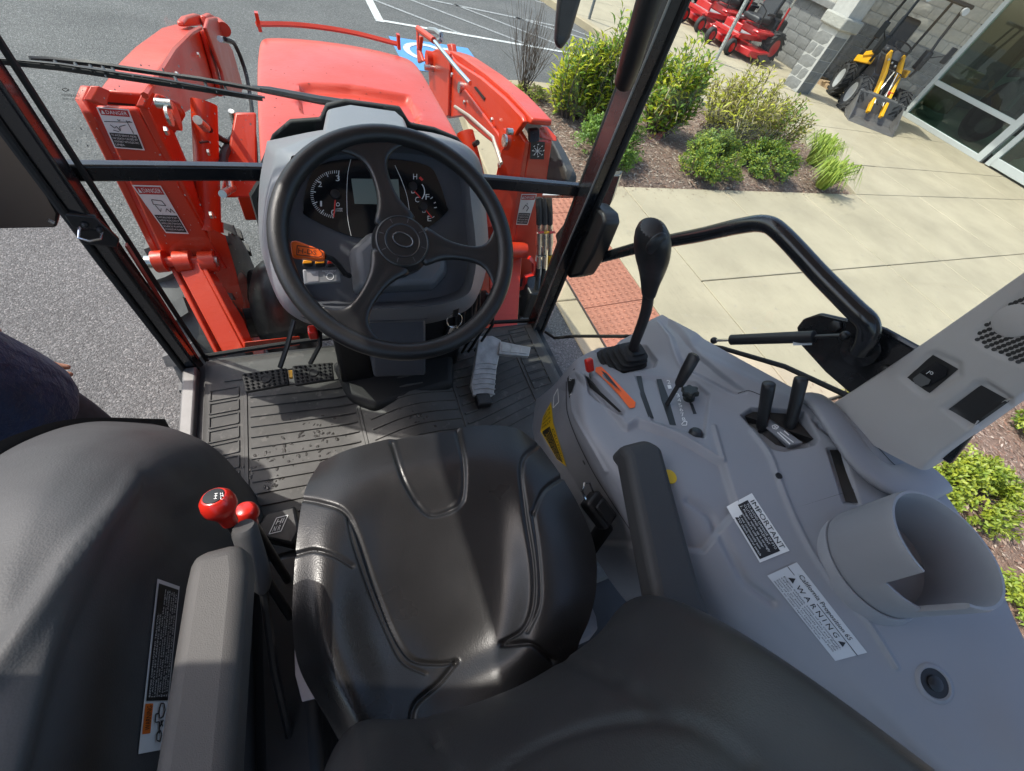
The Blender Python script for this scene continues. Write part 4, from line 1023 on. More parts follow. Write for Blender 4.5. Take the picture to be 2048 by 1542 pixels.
gpo = MB().prism([gp.hit(*p) - Vector((0, 0, .05)) for p in ((500, 1070), (530, 1025), (590, 1010), (600, 1060), (585, 1090))], (0, 0, .05)).build('gear_gate', MT['black'], TR, bevel=.006)
gq = [(553, 1036), (576, 1030), (562, 1062), (538, 1068)]; tb = MB()
line_px(tb, gp, gq + gq[:1], 1.6, .002); text_in(tb, gp, gq, (.2, .12, .8, .45), 'HI', .002); text_in(tb, gp, gq, (.2, .55, .8, .9), 'N R', .002)
tb.build('gate_marking', MT['white'], gpo)

# warning label on the left cover, read along its length
wq = [(273, 1510), (312, 1158), (357, 1174), (324, 1500)]
wl = decal('warning_label', fe, wq, MT['white'], fe_o, .0016, n=10); wl['label'] = 'long warning label beside the left armrest'
decal('label_field', fe, wq, MT['ink'], wl, .0024, (.30, .06, .975, .94), 8)
decal('label_heading_field', fe, wq, mat('label_orange', (.75, .17, .02), .45), wl, .0024, (.11, .04, .285, .36), 3)
tb = MB(); text_in(tb, fe, wq, (.13, .09, .27, .30), 'WARNING', .0032); tb.build('label_heading', MT['ink'], wl)
tb = MB()
for k, s_t in enumerate(('BEFORE DISMOUNTING TRACTOR:', '1. ALWAYS SET PARKING BRAKE', 'Leaving transmission in gear with the engine', 'stopped will not prevent tractor from rolling.', '2. PARK ON LEVEL GROUND WHENEVER POSSIBLE', 'If parking on a slope, position tractor across it.', '3. LOWER ALL IMPLEMENTS TO THE GROUND', '4. STOP THE ENGINE AND REMOVE THE KEY.')):
    text_in(tb, fe, wq, (.32, .11 + k * .10, .95 if len(s_t) > 30 else .80, .17 + k * .10), s_t, .0032)
tb.build('label_text', MT['white'], wl); tb = MB()
for P_ in ([(.05, .75), (.06, .62), (.10, .60), (.12, .72), (.09, .80), (.05, .75)], [(.10, .70), (.17, .66), (.17, .48), (.22, .48), (.22, .60), (.26, .60)], [(.20, .78), (.19, .66), (.23, .58), (.28, .64), (.28, .76), (.24, .84), (.20, .78)], [(.14, .80), (.18, .70)], [(.14, .70), (.18, .80)]): line_px(tb, fe, [bil(wq, u, v) for u, v in P_], 2.4, .0032)
tb.build('pictogram', MT['ink'], wl)
# --- right console
cc = [
 [(1072, 800, .95), (1108, 770, 1.12), (1143, 728, 1.265), (1175, 706, 1.28), (1215, 690, 1.285), (1258, 672, 1.29), (1298, 642, 1.325), (1324, 629, 1.34)],
 [(1066, 860, .97), (1108, 815, 1.16), (1147, 790, 1.325), (1195, 765, 1.345), (1250, 745, 1.352), (1310, 722, 1.365), (1366, 684, 1.425), (1398, 668, 1.435)],
 [(1085, 925, 1.0), (1128, 880, 1.20), (1163, 862, 1.365), (1235, 842, 1.392), (1310, 812, 1.405), (1380, 780, 1.418), (1446, 732, 1.475), (1478, 712, 1.485)],
 [(1120, 985, 1.0), (1165, 950, 1.21), (1203, 935, 1.385), (1290, 900, 1.43), (1380, 868, 1.44), (1462, 832, 1.455), (1538, 780, 1.505), (1574, 764, 1.515)],
 [(1160, 1060, 1.0), (1206, 1030, 1.21), (1248, 1012, 1.39), (1350, 975, 1.452), (1450, 935, 1.468), (1545, 888, 1.488), (1625, 832, 1.53), (1664, 814, 1.54)],
 [(1200, 1130, 1.0), (1246, 1105, 1.21), (1292, 1090, 1.385), (1395, 1050, 1.452), (1500, 1005, 1.478), (1610, 955, 1.505), (1722, 892, 1.545), (1790, 872, 1.555)],
 [(1250, 1200, 1.0), (1300, 1180, 1.21), (1348, 1168, 1.375), (1452, 1130, 1.448), (1565, 1090, 1.478), (1680, 1045, 1.505), (1790, 990, 1.538), (1865, 955, 1.55)],
 [(1330, 1280, 1.0), (1385, 1265, 1.21), (1425, 1255, 1.37), (1532, 1222, 1.442), (1642, 1190, 1.475), (1752, 1150, 1.50), (1862, 1105, 1.528), (1955, 1085, 1.54)],
 [(1430, 1360, 1.0), (1480, 1350, 1.21), (1525, 1338, 1.365), (1640, 1316, 1.435), (1742, 1296, 1.468), (1842, 1276, 1.49), (1945, 1250, 1.515), (2040, 1262, 1.53)],
 [(1560, 1450, 1.0), (1605, 1442, 1.21), (1650, 1432, 1.365), (1752, 1420, 1.435), (1840, 1410, 1.462), (1928, 1402, 1.482), (2020, 1395, 1.505), (2105, 1400, 1.52)],
 [(1690, 1560, 1.0), (1735, 1548, 1.21), (1775, 1536, 1.365), (1855, 1530, 1.432), (1925, 1528, 1.458), (1998, 1526, 1.478), (2075, 1520, 1.50), (2150, 1515, 1.51)],
 [(1900, 1740, 1.0), (1930, 1720, 1.21), (1960, 1700, 1.365), (2010, 1690, 1.43), (2060, 1685, 1.455), (2110, 1680, 1.47), (2170, 1670, 1.49), (2240, 1660, 1.50)]]
z2 = zoom(1100, 420, 2.926); z4 = zoom(1040, 640, 3.413); z5 = zoom(1400, 850, 3.16)
cgr = [(z2((155, 955), (230, 1010), (400, 1200), (450, 1255), (520, 1232), (700, 1290), (850, 1365), (1010, 1465)), 4, -.0045),
       (z2((960, 1270), (985, 1360), (1015, 1465)), 4, -.005), (z2((640, 660), (700, 730), (735, 830), (780, 920), (900, 985), (1060, 1070)), 4.5, -.004),
       (z2((100, 1080), (115, 1190), (200, 1350), (300, 1536)), 4, -.004),
       (z5((330, 40), (440, 190), (510, 380), (600, 600), (720, 830), (860, 1030), (1060, 1250), (1240, 1530)), 5, -.005),
       (z5((-60, 470), (80, 560), (140, 700), (240, 900), (300, 1000), (460, 1120)), 9, .006),
       (z5((760, 0), (850, 60), (1000, 220), (1120, 350), (1210, 425)), 6, .006),
       (z2((1550, 1225), (1640, 1300), (1730, 1400), (1850, 1536)), 6, .004),
       (z5((1130, 1100), (1180, 1150), (1250, 1190)), 5, -.003)]
crec = [(z2((150, 960), (230, 1015), (400, 1205), (450, 1262), (520, 1240), (700, 1298), (850, 1373), (1012, 1470), (1100, 1750), (900, 2000), (300, 1950), (-50, 1300), (60, 1050)), 6, .011),
        (z2((640, 650), (700, 725), (735, 830), (780, 920), (900, 985), (1060, 1072), (1140, 1060), (1000, 960), (870, 850), (760, 700), (690, 640)), 6, .010),
        (z2((205, 965), (245, 975), (430, 1170), (425, 1195), (400, 1190), (235, 1045)), 3.5, .022),
        (z2((275, 830), (380, 765), (560, 800), (620, 880), (610, 910), (430, 945), (310, 880)), 5, .014),
        (z2((500, 965), (850, 1010), (930, 1080), (900, 1330), (760, 1280), (600, 1230)), 4.5, .006),
        (z2((1125, 1200), (1180, 1165), (1320, 1170), (1480, 1180), (1565, 1340), (1545, 1370), (1370, 1405), (1300, 1390)), 4, .030),
        (z5((810, 150), (890, 150), (1008, 500), (915, 490)), 5, .012),
        ([(1420, 650), (1640, 790), (1700, 815), (1600, 800), (1480, 740), (1380, 690)], 10, .006),
        (z5((1700, 1560), (1430, 1490), (1400, 1600), (1560, 1640)), 10, .0)]
cs = Surf(cc, 470, 370, cgr, crec)
con = cs.mb.build('right_console', M_grey1, TR, ang=70); con['label'] = 'grey moulded control console over the right wheel'
# inside of slots and gates
for poly in (z2((208, 968), (232, 985), (300, 1065), (420, 1180), (405, 1183), (300, 1095), (232, 1040)),
             z2((505, 972), (535, 972), (550, 1060), (608, 1222), (575, 1212), (530, 1090)), z2((622, 990), (652, 990), (690, 1090), (738, 1262), (700, 1258), (650, 1110)),
             z2((812, 1118), (836, 1135), (858, 1195), (838, 1196)),
             z2((1138, 1205), (1190, 1180), (1300, 1185), (1380, 1190), (1440, 1220), (1545, 1340), (1500, 1365), (1375, 1390), (1320, 1375), (1160, 1250)),
             z5((818, 156), (885, 160), (1000, 492), (918, 485))):
    polydecal('slot', cs, poly, MT['ink'], con, .0008)
# gate bar between the pair of levers
bq = [z2(p)[0] for p in ((1200, 1190), (1285, 1195), (1470, 1385), (1385, 1405))]
MB().hexa([cs.hit(*p, .004) for p in bq], [cs.hit(*p, .018) for p in bq]).build('gate_bar', M_dashg, con, bevel=.003)
tb = MB(); gpl = Plane(cs.hit(*z2((1330, 1290))[0], .0195), cs.nrm(*z2((1330, 1290))[0]))
gpl = Plane(sum((cs.hit(*p, .0195) for p in bq), Vector()) / 4, (cs.hit(*bq[1], .018) - cs.hit(*bq[0], .018)).cross(cs.hit(*bq[3], .018) - cs.hit(*bq[0], .018)) * (-1))
if gpl.n.z < 0: gpl.n = -gpl.n
line_px(tb, gpl, z2((1370, 1292), (1398, 1318)), 2.2, 0); line_px(tb, gpl, z2((1330, 1300), (1405, 1370)), 2.5, 0); line_px(tb, gpl, z2((1345, 1298), (1425, 1360)), 2.0, 0)
line_px(tb, gpl, z2((1300, 1262), (1320, 1256), (1338, 1268), (1325, 1282), (1305, 1278), (1300, 1262)), 1.8, 0); line_px(tb, gpl, z2((1310, 1262), (1330, 1278)), 1.8, 0); line_px(tb, gpl, z2((1325, 1258), (1312, 1280)), 1.5, 0)
tb.build('gate_marking', MT['white'], con)
# detent scale printed beside the position lever
tb = MB()
for s, x, y in (('3', 745, 1088), ('4', 752, 1116), ('5', 758, 1146), ('6', 764, 1172), ('7', 771, 1200), ('8', 778, 1228)):
    q = z2((x - 4, y + 12), (x - 12, y - 12), (x + 10, y - 14), (x + 18, y + 10))
    text_in(tb, cs, [q[1], q[2], q[3], q[0]], (.05, .05, .95, .95), s, .0015)
for x, y in ((688, 1010), (692, 1040)): text_in(tb, cs, z2((x - 8, y - 14), (x + 14, y - 16), (x + 22, y + 8), (x, y + 12)), (0.05, .05, .95, .95), '2' if y < 1030 else '1', .0015)
line_px(tb, cs, z2((768, 1258), (782, 1240), (800, 1240), (798, 1262), (772, 1262)), 1.6, .0015)
tb.build('scale_print', MT['white'], con)
def reach(a, px, py, ln):
    """point on the sight line of (px,py) that lies ln away from a, the higher solution"""
    d = ray(px, py).normalized(); t0 = (a - CAMPOS).dot(d); c = CAMPOS + d * t0; k = (a - c).length
    return c - d * math.sqrt(max(0, ln * ln - k * k)) 
gp_ = MB(); M_gap = mat('panel_gap', (.03, .03, .033), .8)
for L_ in (z4((318, 420), (318, 560), (330, 650), (380, 790), (440, 920), (520, 1070), (640, 1260), (760, 1440), (820, 1540)), z5((1000, 10), (1130, 150), (1240, 262), (1340, 292), (1430, 268)), z2((1100, 1075), (1160, 1058), (1230, 1082))):
    line_px(gp_, cs, [tuple(p) for p in smoothline(L_, 40)], 1.5, .0008)
gp_.build('panel_gap', M_gap, con)['kind'] = 'stuff'
# levers ---------------------------------------------------------------
def stick(name, a, b, r, m, lab, n=16, flat=1.0):
    o = MB().tube([a, a + (b - a) * .02, a + (b - a) * .12, a + (b - a) * .9, a + (b - a) * .985, b], [r * .7, r * .82, r * .86, r, r * .97, r * .82], n, flat=flat).build(name, m, TR, ang=50); o['label'] = lab
    return o
for (bx, by, tx, ty, lab) in ((1522, 862, 1538, 766, 'black round lever nearer the seat of the pair'), (1578, 862, 1603, 755, 'black round lever nearer the door of the pair')):
    a = cs.hit(bx, by, .0); d = ray(tx, ty); up = None
    top = reach(a, tx, ty, .112)
    lv = stick('lever', a + (top - a) * .06, top, .0118, MT['black'], lab)
    MB().cyl(a - (top - a) * .15, a + (top - a) * .08, .006).build('lever_rod', MT['black'], lv)
# throttle: red knob and orange scale strip
a = cs.hit(1181, 765, -.01); top = reach(a, 1177, 718, .065)
th = MB().box((a + top) / 2 + (top - a) * .25, (.019, .015, .034), Vector((0, 0, 1)).rotation_difference((top - a).normalized()).to_matrix()).build('throttle_lever', MT['redplast'], TR, bevel=.004); th['label'] = 'red throttle lever knob'
MB().cyl(a, (a + top) / 2, .004).build('lever_rod', MT['steel'], th)
st_px = z2((268, 925), (300, 920), (345, 965), (500, 1130), (495, 1160), (465, 1165), (400, 1085), (305, 985), (265, 950))
polydecal('throttle_scale', cs, st_px, MT['orange'], con, .0022)
polydecal('throttle_wedge', cs, z2((300, 945), (330, 962), (420, 1072), (390, 1045), (330, 990)), MT['ink'], con, .0030)
# position lever with flat black grip
a = cs.hit(*z2((680, 1140))[0], -.004); m_ = reach(a, *z2((748, 1030))[0], .055); top = reach(a, *z2((850, 845))[0], .13)
MBg = MB().tube([m_, m_ + (top - m_) * .06, m_ + (top - m_) * .5, m_ + (top - m_) * .94, top], [.007, .0105, .0135, .014, .009], 14, flat=.62)
pl_ = MBg.build('position_lever', MT['black'], TR, ang=50); pl_['label'] = 'flat black hydraulic position lever beside the number scale'
MB().tube([a, m_ + (top - m_) * .1], .0055, 8, flat=.5).build('lever_rod', MT['black'], pl_)
# detent knob, thumb screw
k0 = cs.hit(*z2((812, 1105))[0]); kn = cs.nrm(*z2((812, 1105))[0]); q = Vector((0, 0, 1)).rotation_difference(kn).to_matrix().to_4x4(); q.translation = k0
b = MB(); prof = [(.012, 0), (.012, .006), (.007, .008), (.007, .016)]
b.lathe(prof, 16, q)
ring = [[q @ Vector(((.0165 + .0022 * math.cos(6 * t)) * rr * math.cos(t), (.0165 + .0022 * math.cos(6 * t)) * rr * math.sin(t), zz)) for t in [2 * math.pi * k / 48 for k in range(48)]] for rr, zz in ((.7, .015), (1, .017), (1, .025), (.8, .028))]
b.loft(ring); b.build('detent_knob', mat('knob_green_black', (.018, .022, .018), .45), con)
k1 = cs.hit(*z2((850, 1315))[0]); kn = cs.nrm(*z2((850, 1315))[0]); q = Vector((0, 0, 1)).rotation_difference(kn).to_matrix().to_4x4(); q.translation = k1
MB().lathe([(.0135, -.002), (.0135, .006), (.010, .011), (.004, .013)], 16, q).build('stop_knob', MT['black'], con)
# joystick: bellows boot, shaft, grip
bc = cs.hit(1240, 728, 0); rings = []
for k, (t, r) in enumerate(((0, 1.0), (.03, 1.03), (.10, 1.02), (.13, .80), (.19, .80), (.22, .95), (.28, .93), (.31, .70), (.38, .70), (.41, .83), (.47, .81), (.50, .59), (.57, .59), (.60, .72), (.66, .70), (.69, .49), (.76, .49), (.79, .60), (.86, .58), (.90, .40), (1.0, .36))):
    c = bc + Vector((.012 * t, -.004 * t, .062 * t + .002)); ring = []
    for j in range(32):
        a = 2 * math.pi * j / 32; sq = (abs(math.cos(a)) ** 5 + abs(math.sin(a)) ** 5) ** (-1 / 5)
        ring.append(c + Vector((.056 * r * sq * math.cos(a), .049 * r * sq * math.sin(a), 0)))
    rings.append(ring)
MB().loft(rings).build('joystick_boot', MT['rubber'], TR, ang=30)
s0 = bc + Vector((.012, 0, .045)); s1 = PL(1268, 690, bc + Vector((0, .0, .06)), (0, 1, .15)); s2 = PL(1290, 630, bc + Vector((0, 0, .12)), (0, 1, .1)); s3 = PL(1297, 590, bc + Vector((0, 0, .15)), (0, 1, .1)); s4 = PL(1303, 540, bc, (0, 1, .0)); s5 = PL(1305, 470, bc, (0, 1, .02)); s6 = PL(1303, 452, bc + Vector((0, 0, 0)), (0, 1, .02))
js = MB().tube([tuple(p) for p in cr_interp([tuple(s0), tuple(s1), tuple(s2), tuple(s3), tuple(s3 + (s4 - s3) * .2)], 16)], .0115, 14).build('joystick', MT['black'], TR, ang=50); js['label'] = 'tall black joystick with moulded palm grip'
MB().tube([s3 - (s4 - s3) * .1, s3 + (s4 - s3) * .15, s3 + (s4 - s3) * .55, s4, s4 + (s5 - s4) * .35, s4 + (s5 - s4) * .7, s5, s6 + (s6 - s5) * .1], [.016, .018, .022, .029, .036, .039, .036, .024], 20, flat=.72).build('grip', MT['black'], js, sub=1)
MB().ball(s5 + Vector((-.006, -.022, .0)), (.018, .008, .020), 16, 8).build('grip_button', MT['black'], js)
MB().tube([s0, s0 + (s1 - s0) * .5], .0165, 14).build('collar', MT['black'], js)
# labels --------------------------------------------------------------
iq = z5((325, 432), (562, 795), (375, 870), (165, 518)); iq = [iq[0], iq[1], iq[2], iq[3]]
lb = decal('important_label', cs, iq, MT['white'], con, .0014)
decal('label_field', cs, iq, MT['ink'], lb, .0020, (.06, .26, .95, .95))
tb = MB(); text_in(tb, cs, iq, (.10, .06, .93, .22), 'IMPORTANT', .0024); tb.build('label_heading', MT['ink'], lb)
tb = MB()
for k, s in enumerate(('TO AVOID DAMAGE OF PTO', 'CLUTCH AND IMPLEMENT', '1. Proper warm up is strongly', 'recommended in cold weather', '2. Do not continuously turn', 'the PTO clutch control switch')):
    text_in(tb, cs, iq, (.10, .31 + k * .105, .90 if k in (0, 2, 5) else .80, .38 + k * .105), s, .0026)
tb.build('label_text', MT['white'], lb)
wq = z5((608, 868), (1052, 1436), (852, 1488), (422, 952)); M_wl = mat('silver_label', (.55, .57, .58), .4)
lb = decal('warning_label', cs, wq, M_wl, con, .0014, n=8)
tb = MB(); text_in(tb, cs, wq, (.12, .10, .84, .24), 'California Proposition 65', .002)
text_in(tb, cs, wq, (.20, .38, .78, .53), 'W A R N I N G', .002)
for k, s in enumerate(('Engine exhaust, some of its constituents,', 'certain vehicle components and fluids,', 'contain or emit chemicals known to the', 'State of California to cause cancer and birth', 'defects or other reproductive harm.')):
    text_in(tb, cs, wq, (.07, .575 + k * .082, .90 if k != 4 else .75, .632 + k * .082), s, .002)
for u in (.13, .85): 
    P = [cs.hit(*bil(wq, u + du, v), .0022) for du, v in ((-.035, .53), (.035, .53), (0, .36))]; tb.poly(P)
line_px(tb, cs, [bil(wq, .0, .32), bil(wq, .5, .32), bil(wq, 1, .32)], 1.2, .002)
tb.build('label_text', MT['ink'], lb)
# yellow caution label and black strip on the front face of the console
yq = z4((215, 560), (240, 720), (320, 1000), (205, 890), (140, 760))
M_yel = mat('label_yellow', (.72, .45, .01), .45)
yqa = z4((160, 660), (215, 560), (230, 700), (142, 760)); yqb = z4((230, 700), (320, 1000), (255, 950), (142, 760))
yl = decal('caution_label', cs, yqb, M_yel, con, .0015, n=8); decal('label_top', cs, yqa, M_yel, yl, .0015, n=6)
decal('label_field', cs, yqb, MT['ink'], yl, .0022, (.03, .30, .96, .94), 6)
tb = MB(); text_in(tb, cs, yqb, (.12, .07, .85, .23), 'CAUTION', .0024)
for k in range(4): text_in(tb, cs, yqa, (.12, .12 + k * .22, .85, .24 + k * .22), ('READ THE', 'OPERATOR', 'MANUAL', 'FIRST')[k], .0024)
tb.build('label_text', MT['ink'], yl); tb = MB()
for k, t_ in enumerate(('TO AVOID PERSONAL INJURY', '1. Keep shields in place', '2. Know all controls', '3. Fasten the seat belt', '4. Keep clear')): text_in(tb, cs, yqb, (.07, .35 + k * .12, .92, .42 + k * .12), t_, .0030)
tb.build('label_lines', M_yel, yl)
bl = polydecal('switch_label', cs, z4((325, 400), (375, 330), (378, 420), (340, 540)), MT['ink'], con, .0016)
tb = MB()
for x, y in ((340, 400), (355, 430), (345, 460), (342, 500)): text_in(tb, cs, z4((x, y), (x + 16, y - 6), (x + 16, y + 14), (x, y + 20)), (0, 0, 1, 1), 'IO', .0022)
line_px(tb, cs, z4((235, 520), (262, 470), (268, 560), (230, 600), (235, 520)), 1.5, .0018)
tb.build('label_print', MT['white'], bl)
yr = MB().lathe([(.013, 0), (.013, .003), (.001, .004)], 18, Matrix.Translation(cs.hit(1338, 955, .002))).build('hazard_disc', M_yel, con)
# screw recess at the rear
for (x, y, r) in ((1868, 1366, .020), (1168, 925, .006), (1668, 798, .006)):
    p = cs.hit(x, y); nn = cs.nrm(x, y); q = Vector((0, 0, 1)).rotation_difference(nn).to_matrix().to_4x4(); q.translation = p
    MB().lathe([(r * .95, -.002), (r * .95, .0008), (.001, .0009)], 20, q).build('screw_recess', MT['black'], con)
    if r > .01: MB().lathe([(r * 1.35, -.003), (r * 1.2, .002), (r * 1.0, .003), (r * .9, .0005)], 28, q, cap=False).build('recess_rim', M_grey1, con, ang=60)
    if r > .01: MB().lathe([(r * .5, -.002), (r * .5, .003), (r * .3, .005), (.001, .005)], 12, q).build('screw', MT['black'], con)
# cup holder: a moulded cup standing out of the console, notched towards the seat
zc = zoom(1640, 940, 2.6446)
rim_px = zc((385, 165), (520, 140), (650, 175), (780, 270), (890, 400), (960, 530), (985, 640), (960, 700), (860, 735), (770, 705), (365, 240), (400, 380), (470, 480), (555, 560))
RZ = 1.605
A_ = np.array([tuple(Z(*p, RZ))[:2] for p in rim_px]); K_ = np.linalg.lstsq(np.c_[2 * A_, np.ones(len(A_))], (A_ ** 2).sum(1), rcond=None)[0]
cxy = K_[:2]; cr_ = math.sqrt(K_[2] + cxy @ cxy)
def ang(p): q = Z(*zc(p)[0], RZ); return math.atan2(q.y - cxy[1], q.x - cxy[0])
g0_, g1_ = ang((560, 560)), ang((765, 700))
def ell(t): # measured rim radius blended with the circle
    return cr_
b = MB(); NR = 96; rows_ = []
def hgt(t):
    d = (t - g0_) % (2 * math.pi); w_ = (g1_ - g0_) % (2 * math.pi)
    if w_ > math.pi: d = (t - g1_) % (2 * math.pi); w_ = (g0_ - g1_) % (2 * math.pi)
    return RZ - .055 if 0.0 <= d <= w_ else RZ
for (f, zf) in ((.93, -9), (.98, -8), (1.0, -.014), (1.0, -.004), (.975, .002), (.93, .002), (.905, -.004), (.90, -.014), (.84, -9), (.80, -9)):
    ring = []
    for k in range(NR):
        t = 2 * math.pi * k / NR; h = hgt(t); z_ = h + zf if zf > -5 else (1.475 if zf == -9 else 1.50)
        ring.append(Vector((cxy[0] + cr_ * f * math.cos(t), cxy[1] + cr_ * f * math.sin(t), z_)))
    rows_.append(ring)
b.loft(rows_, True, False)
cup = b.build('cup_holder', M_grey1, TR, ang=40); cup['label'] = 'round grey cup holder with a side notch'
MB().lathe([(cr_ * .82, 0), (cr_ * .82, .004), (.001, .004)], 32, Matrix.Translation((cxy[0], cxy[1], 1.478))).build('cup_base', M_dashd, cup)
MB().lathe([(cr_ * 1.10, -.02), (cr_ * 1.07, .012), (cr_ * 1.0, .024), (cr_ * .97, .024)], 48, Matrix.Translation((cxy[0] - .004, cxy[1], 1.478)), cap=False).build('cup_skirt', M_grey1, cup, ang=60)
# fender edge, window seal outside of the console
sealp = [X(*p, x) for p, x in (((1098, 668), .60), ((1120, 720), .62), ((1150, 700), .66), ((1330, 640), .69), ((1450, 706), .715), ((1560, 762), .725), ((1700, 832), .73))]
# --- dashboard
W_ = Vector((-.037, .578, 1.591)); Nw = Vector((-.03, -.533, .8455)).normalized()
PG = Plane((0, .745, 1.555), (0, -.69, .724)); PA = Plane((0, .69, 1.575), (0, -.66, .75))
z7 = zoom(500, 230, 3.657); z6 = zoom(400, 0, 3.413)
rim = [(583, 312), (650, 294), (760, 286), (875, 297), (928, 330), (944, 420), (952, 500), (948, 555), (930, 592), (860, 612), (760, 618), (650, 616), (596, 602), (566, 560), (556, 470), (562, 380)]
outp = [(548, 300, .80), (640, 268, .83), (760, 262, .84), (880, 275, .83), (952, 315, .80), (968, 420, .76), (974, 500, .74), (964, 565, .72), (940, 612, .70), (865, 636, .69), (760, 642, .69), (645, 640, .69), (585, 625, .70), (549, 580, .72), (530, 480, .75), (534, 380, .78)]
rear = [(534, 282, 1.0), (640, 262, 1.02), (760, 258, 1.02), (885, 272, 1.02), (958, 322, 1.0), (972, 430, .95), (975, 520, .92), (955, 590, .88), (925, 625, .86), (860, 648, .85), (760, 655, .85), (650, 652, .85), (600, 640, .86), (560, 600, .88), (522, 500, .92), (518, 380, .96)]
r0 = [PA.hit(*p) for p in rim]; r1 = [Y(a, b, y) for a, b, y in outp]; r2 = [Y(a, b, y) for a, b, y in rear]
def ringi(r, n=80): return [Vector(p) for p in cr_interp([tuple(v) for v in r] + [tuple(r[0])], n + 1)[:-1]]
r0, r1, r2 = ringi(r0), ringi(r1), ringi(r2)
inn = [PG.hit(*pix(p)) for p in r0]; cin = sum(inn, Vector()) / len(inn); inn = [cin + (p - cin) * .90 for p in inn]
b = MB(); b.loft([r2, [a * .5 + c * .5 + (c - cin).normalized() * .006 for a, c in zip(r1, r2)], r1, [a * .55 + c * .45 + (a - cin).normalized() * .006 for a, c in zip(r0, r1)], r0], True, False)
dash = b.build('dashboard', M_dashg, TR, ang=60); dash['label'] = 'grey dashboard cowl around the instrument panel'
b = MB(); b.loft([r0, [a * .5 + c * .5 for a, c in zip(r0, inn)], inn], True, False); b.poly(inn); b.build('instrument_bezel', M_dashd, dash, ang=40)
# raised cowl box and black windshield gasket behind it
ct = [Y(652, 216, 1.0), Y(700, 207, 1.02), Y(790, 220, 1.02), Y(812, 242, 1.0)]
cf = [Y(640, 272, .86), Y(705, 285, .82), Y(800, 290, .82), Y(822, 268, .86)]
cb = [Vector((p.x, p.y, 1.45)) for p in cf]; cbb = [Vector((p.x, p.y, 1.45)) for p in ct]
MB().add(ct + cf + cb + cbb, [(0, 1, 2, 3), (0, 4, 5, 1), (1, 5, 6, 2), (2, 6, 7, 3), (4, 8, 9, 5), (5, 9, 10, 6), (6, 10, 11, 7), (0, 12, 8, 4), (3, 7, 11, 15), (0, 3, 15, 12), (8, 12, 13, 9), (9, 13, 14, 10), (10, 14, 15, 11), (12, 15, 14, 13)]).build('cowl', M_dashg, dash, bevel=.012, seg=3)
gk = [Y(*p, 1.06) for p in ((520, 330), (545, 270), (580, 240), (640, 236), (652, 208), (690, 199), (800, 214), (820, 246), (870, 256), (915, 275), (960, 325))]
gk2 = [Y(*p, 1.05) for p in ((960, 345), (890, 300), (760, 290), (640, 290), (545, 310), (525, 345))]
MB().prism([Vector((p.x, 1.055, p.z)) for p in gk] + [Vector((p.x, 1.055, p.z)) for p in gk2], (0, .014, 0)).build('gasket', MT['rubber'], dash, bevel=.004)
# instrument glass with gauges
cl = z7((392, 690), (395, 610), (440, 450), (520, 362), (720, 322), (1050, 322), (1300, 372), (1378, 480), (1438, 660), (1438, 712), (1280, 830), (1000, 890), (740, 886), (420, 742))
PC = Plane(PG.p + PG.n * .006, PG.n)
pm_ = MB().prism([PC.hit(*p) for p in [tuple(v) for v in cr_interp([(a, b, 0) for a, b in cl + cl[:1]], 60)[:-1, :2]]], PG.n * -.01).build('gauge_cluster', mat('cluster_black', (.010, .0105, .012), .12, spec=.5), dash)
pm_['label'] = 'black instrument cluster with rev counter, display, temperature and fuel gauges'
lc = MB().poly([PC.hit(*p, .001) for p in z7((740, 465), (1085, 470), (1100, 655), (765, 650))]).build('display', mat('lcd', (.17, .20, .175), .3), pm_)
tb = MB()
ctr = z7((640, 590))[0]
def arc_pts(c, rx, ry, a0, a1, n):
    return [(c[0] + rx * math.cos(R_(a)), c[1] - ry * math.sin(R_(a))) for a in np.linspace(a0, a1, n)]
for k, (o, i_) in enumerate(zip(arc_pts(z7((625, 580))[0], 50, 48, 82, 264, 37), arc_pts(z7((625, 580))[0], 44, 42, 82, 264, 37))):
    big = k % 6 == 0; i2 = i_ if not big else (i_[0] + (ctr[0] - i_[0]) * .09, i_[1] + (ctr[1] - i_[1]) * .09)
    line_px(tb, PC, [o, i2], 2.0 if big else 1.1, .0012)
for s, x, y in (('3', 642, 462), ('2', 512, 505), ('1', 520, 648), ('0', 608, 712), ('H', 1208, 450), ('C', 1222, 618), ('F', 1298, 598), ('E', 1312, 756)):
    c = z7((x, y))[0]; h = 5.6; wd = 3.9 if s != '1' else 1.9; text_in(tb, PC, [(c[0] - wd, c[1] - h), (c[0] + wd, c[1] - h), (c[0] + wd, c[1] + h), (c[0] - wd, c[1] + h)], (0, 0, 1, 1), s, .0012)
for s, x, y, wd in (('x1000', 650, 686, 7), ('r/min', 650, 700, 7)):
    c = z7((x, y))[0]; text_in(tb, PC, [(c[0] - wd, c[1] - 1.6), (c[0] + wd, c[1] - 1.6), (c[0] + wd, c[1] + 1.6), (c[0] - wd, c[1] + 1.6)], (0, 0, 1, 1), s, .0012)
line_px(tb, PC, arc_pts(z7((1200, 560))[0], 21, 22, 42, -42, 14), 2.0, .0012)
for p in (((1320, 612), (1336, 600)), ((1345, 645), (1358, 638)), ((1346, 678), (1366, 675)), ((1332, 752), (1348, 742))): line_px(tb, PC, z7(*p), 1.6, .0012)
for y0 in (570, 712):                                                    # coolant and fuel symbols
    line_px(tb, PC, z7((1182 + (y0 > 600) * 80, y0), (1182 + (y0 > 600) * 80, y0 - 22), (1202 + (y0 > 600) * 80, y0 - 22), (1202 + (y0 > 600) * 80, y0), (1182 + (y0 > 600) * 80, y0)), 1.3, .0012)
line_px(tb, PC, z7((634, 665), (632, 648), (644, 640), (655, 650), (652, 665), (634, 665)), 1.2, .0012)
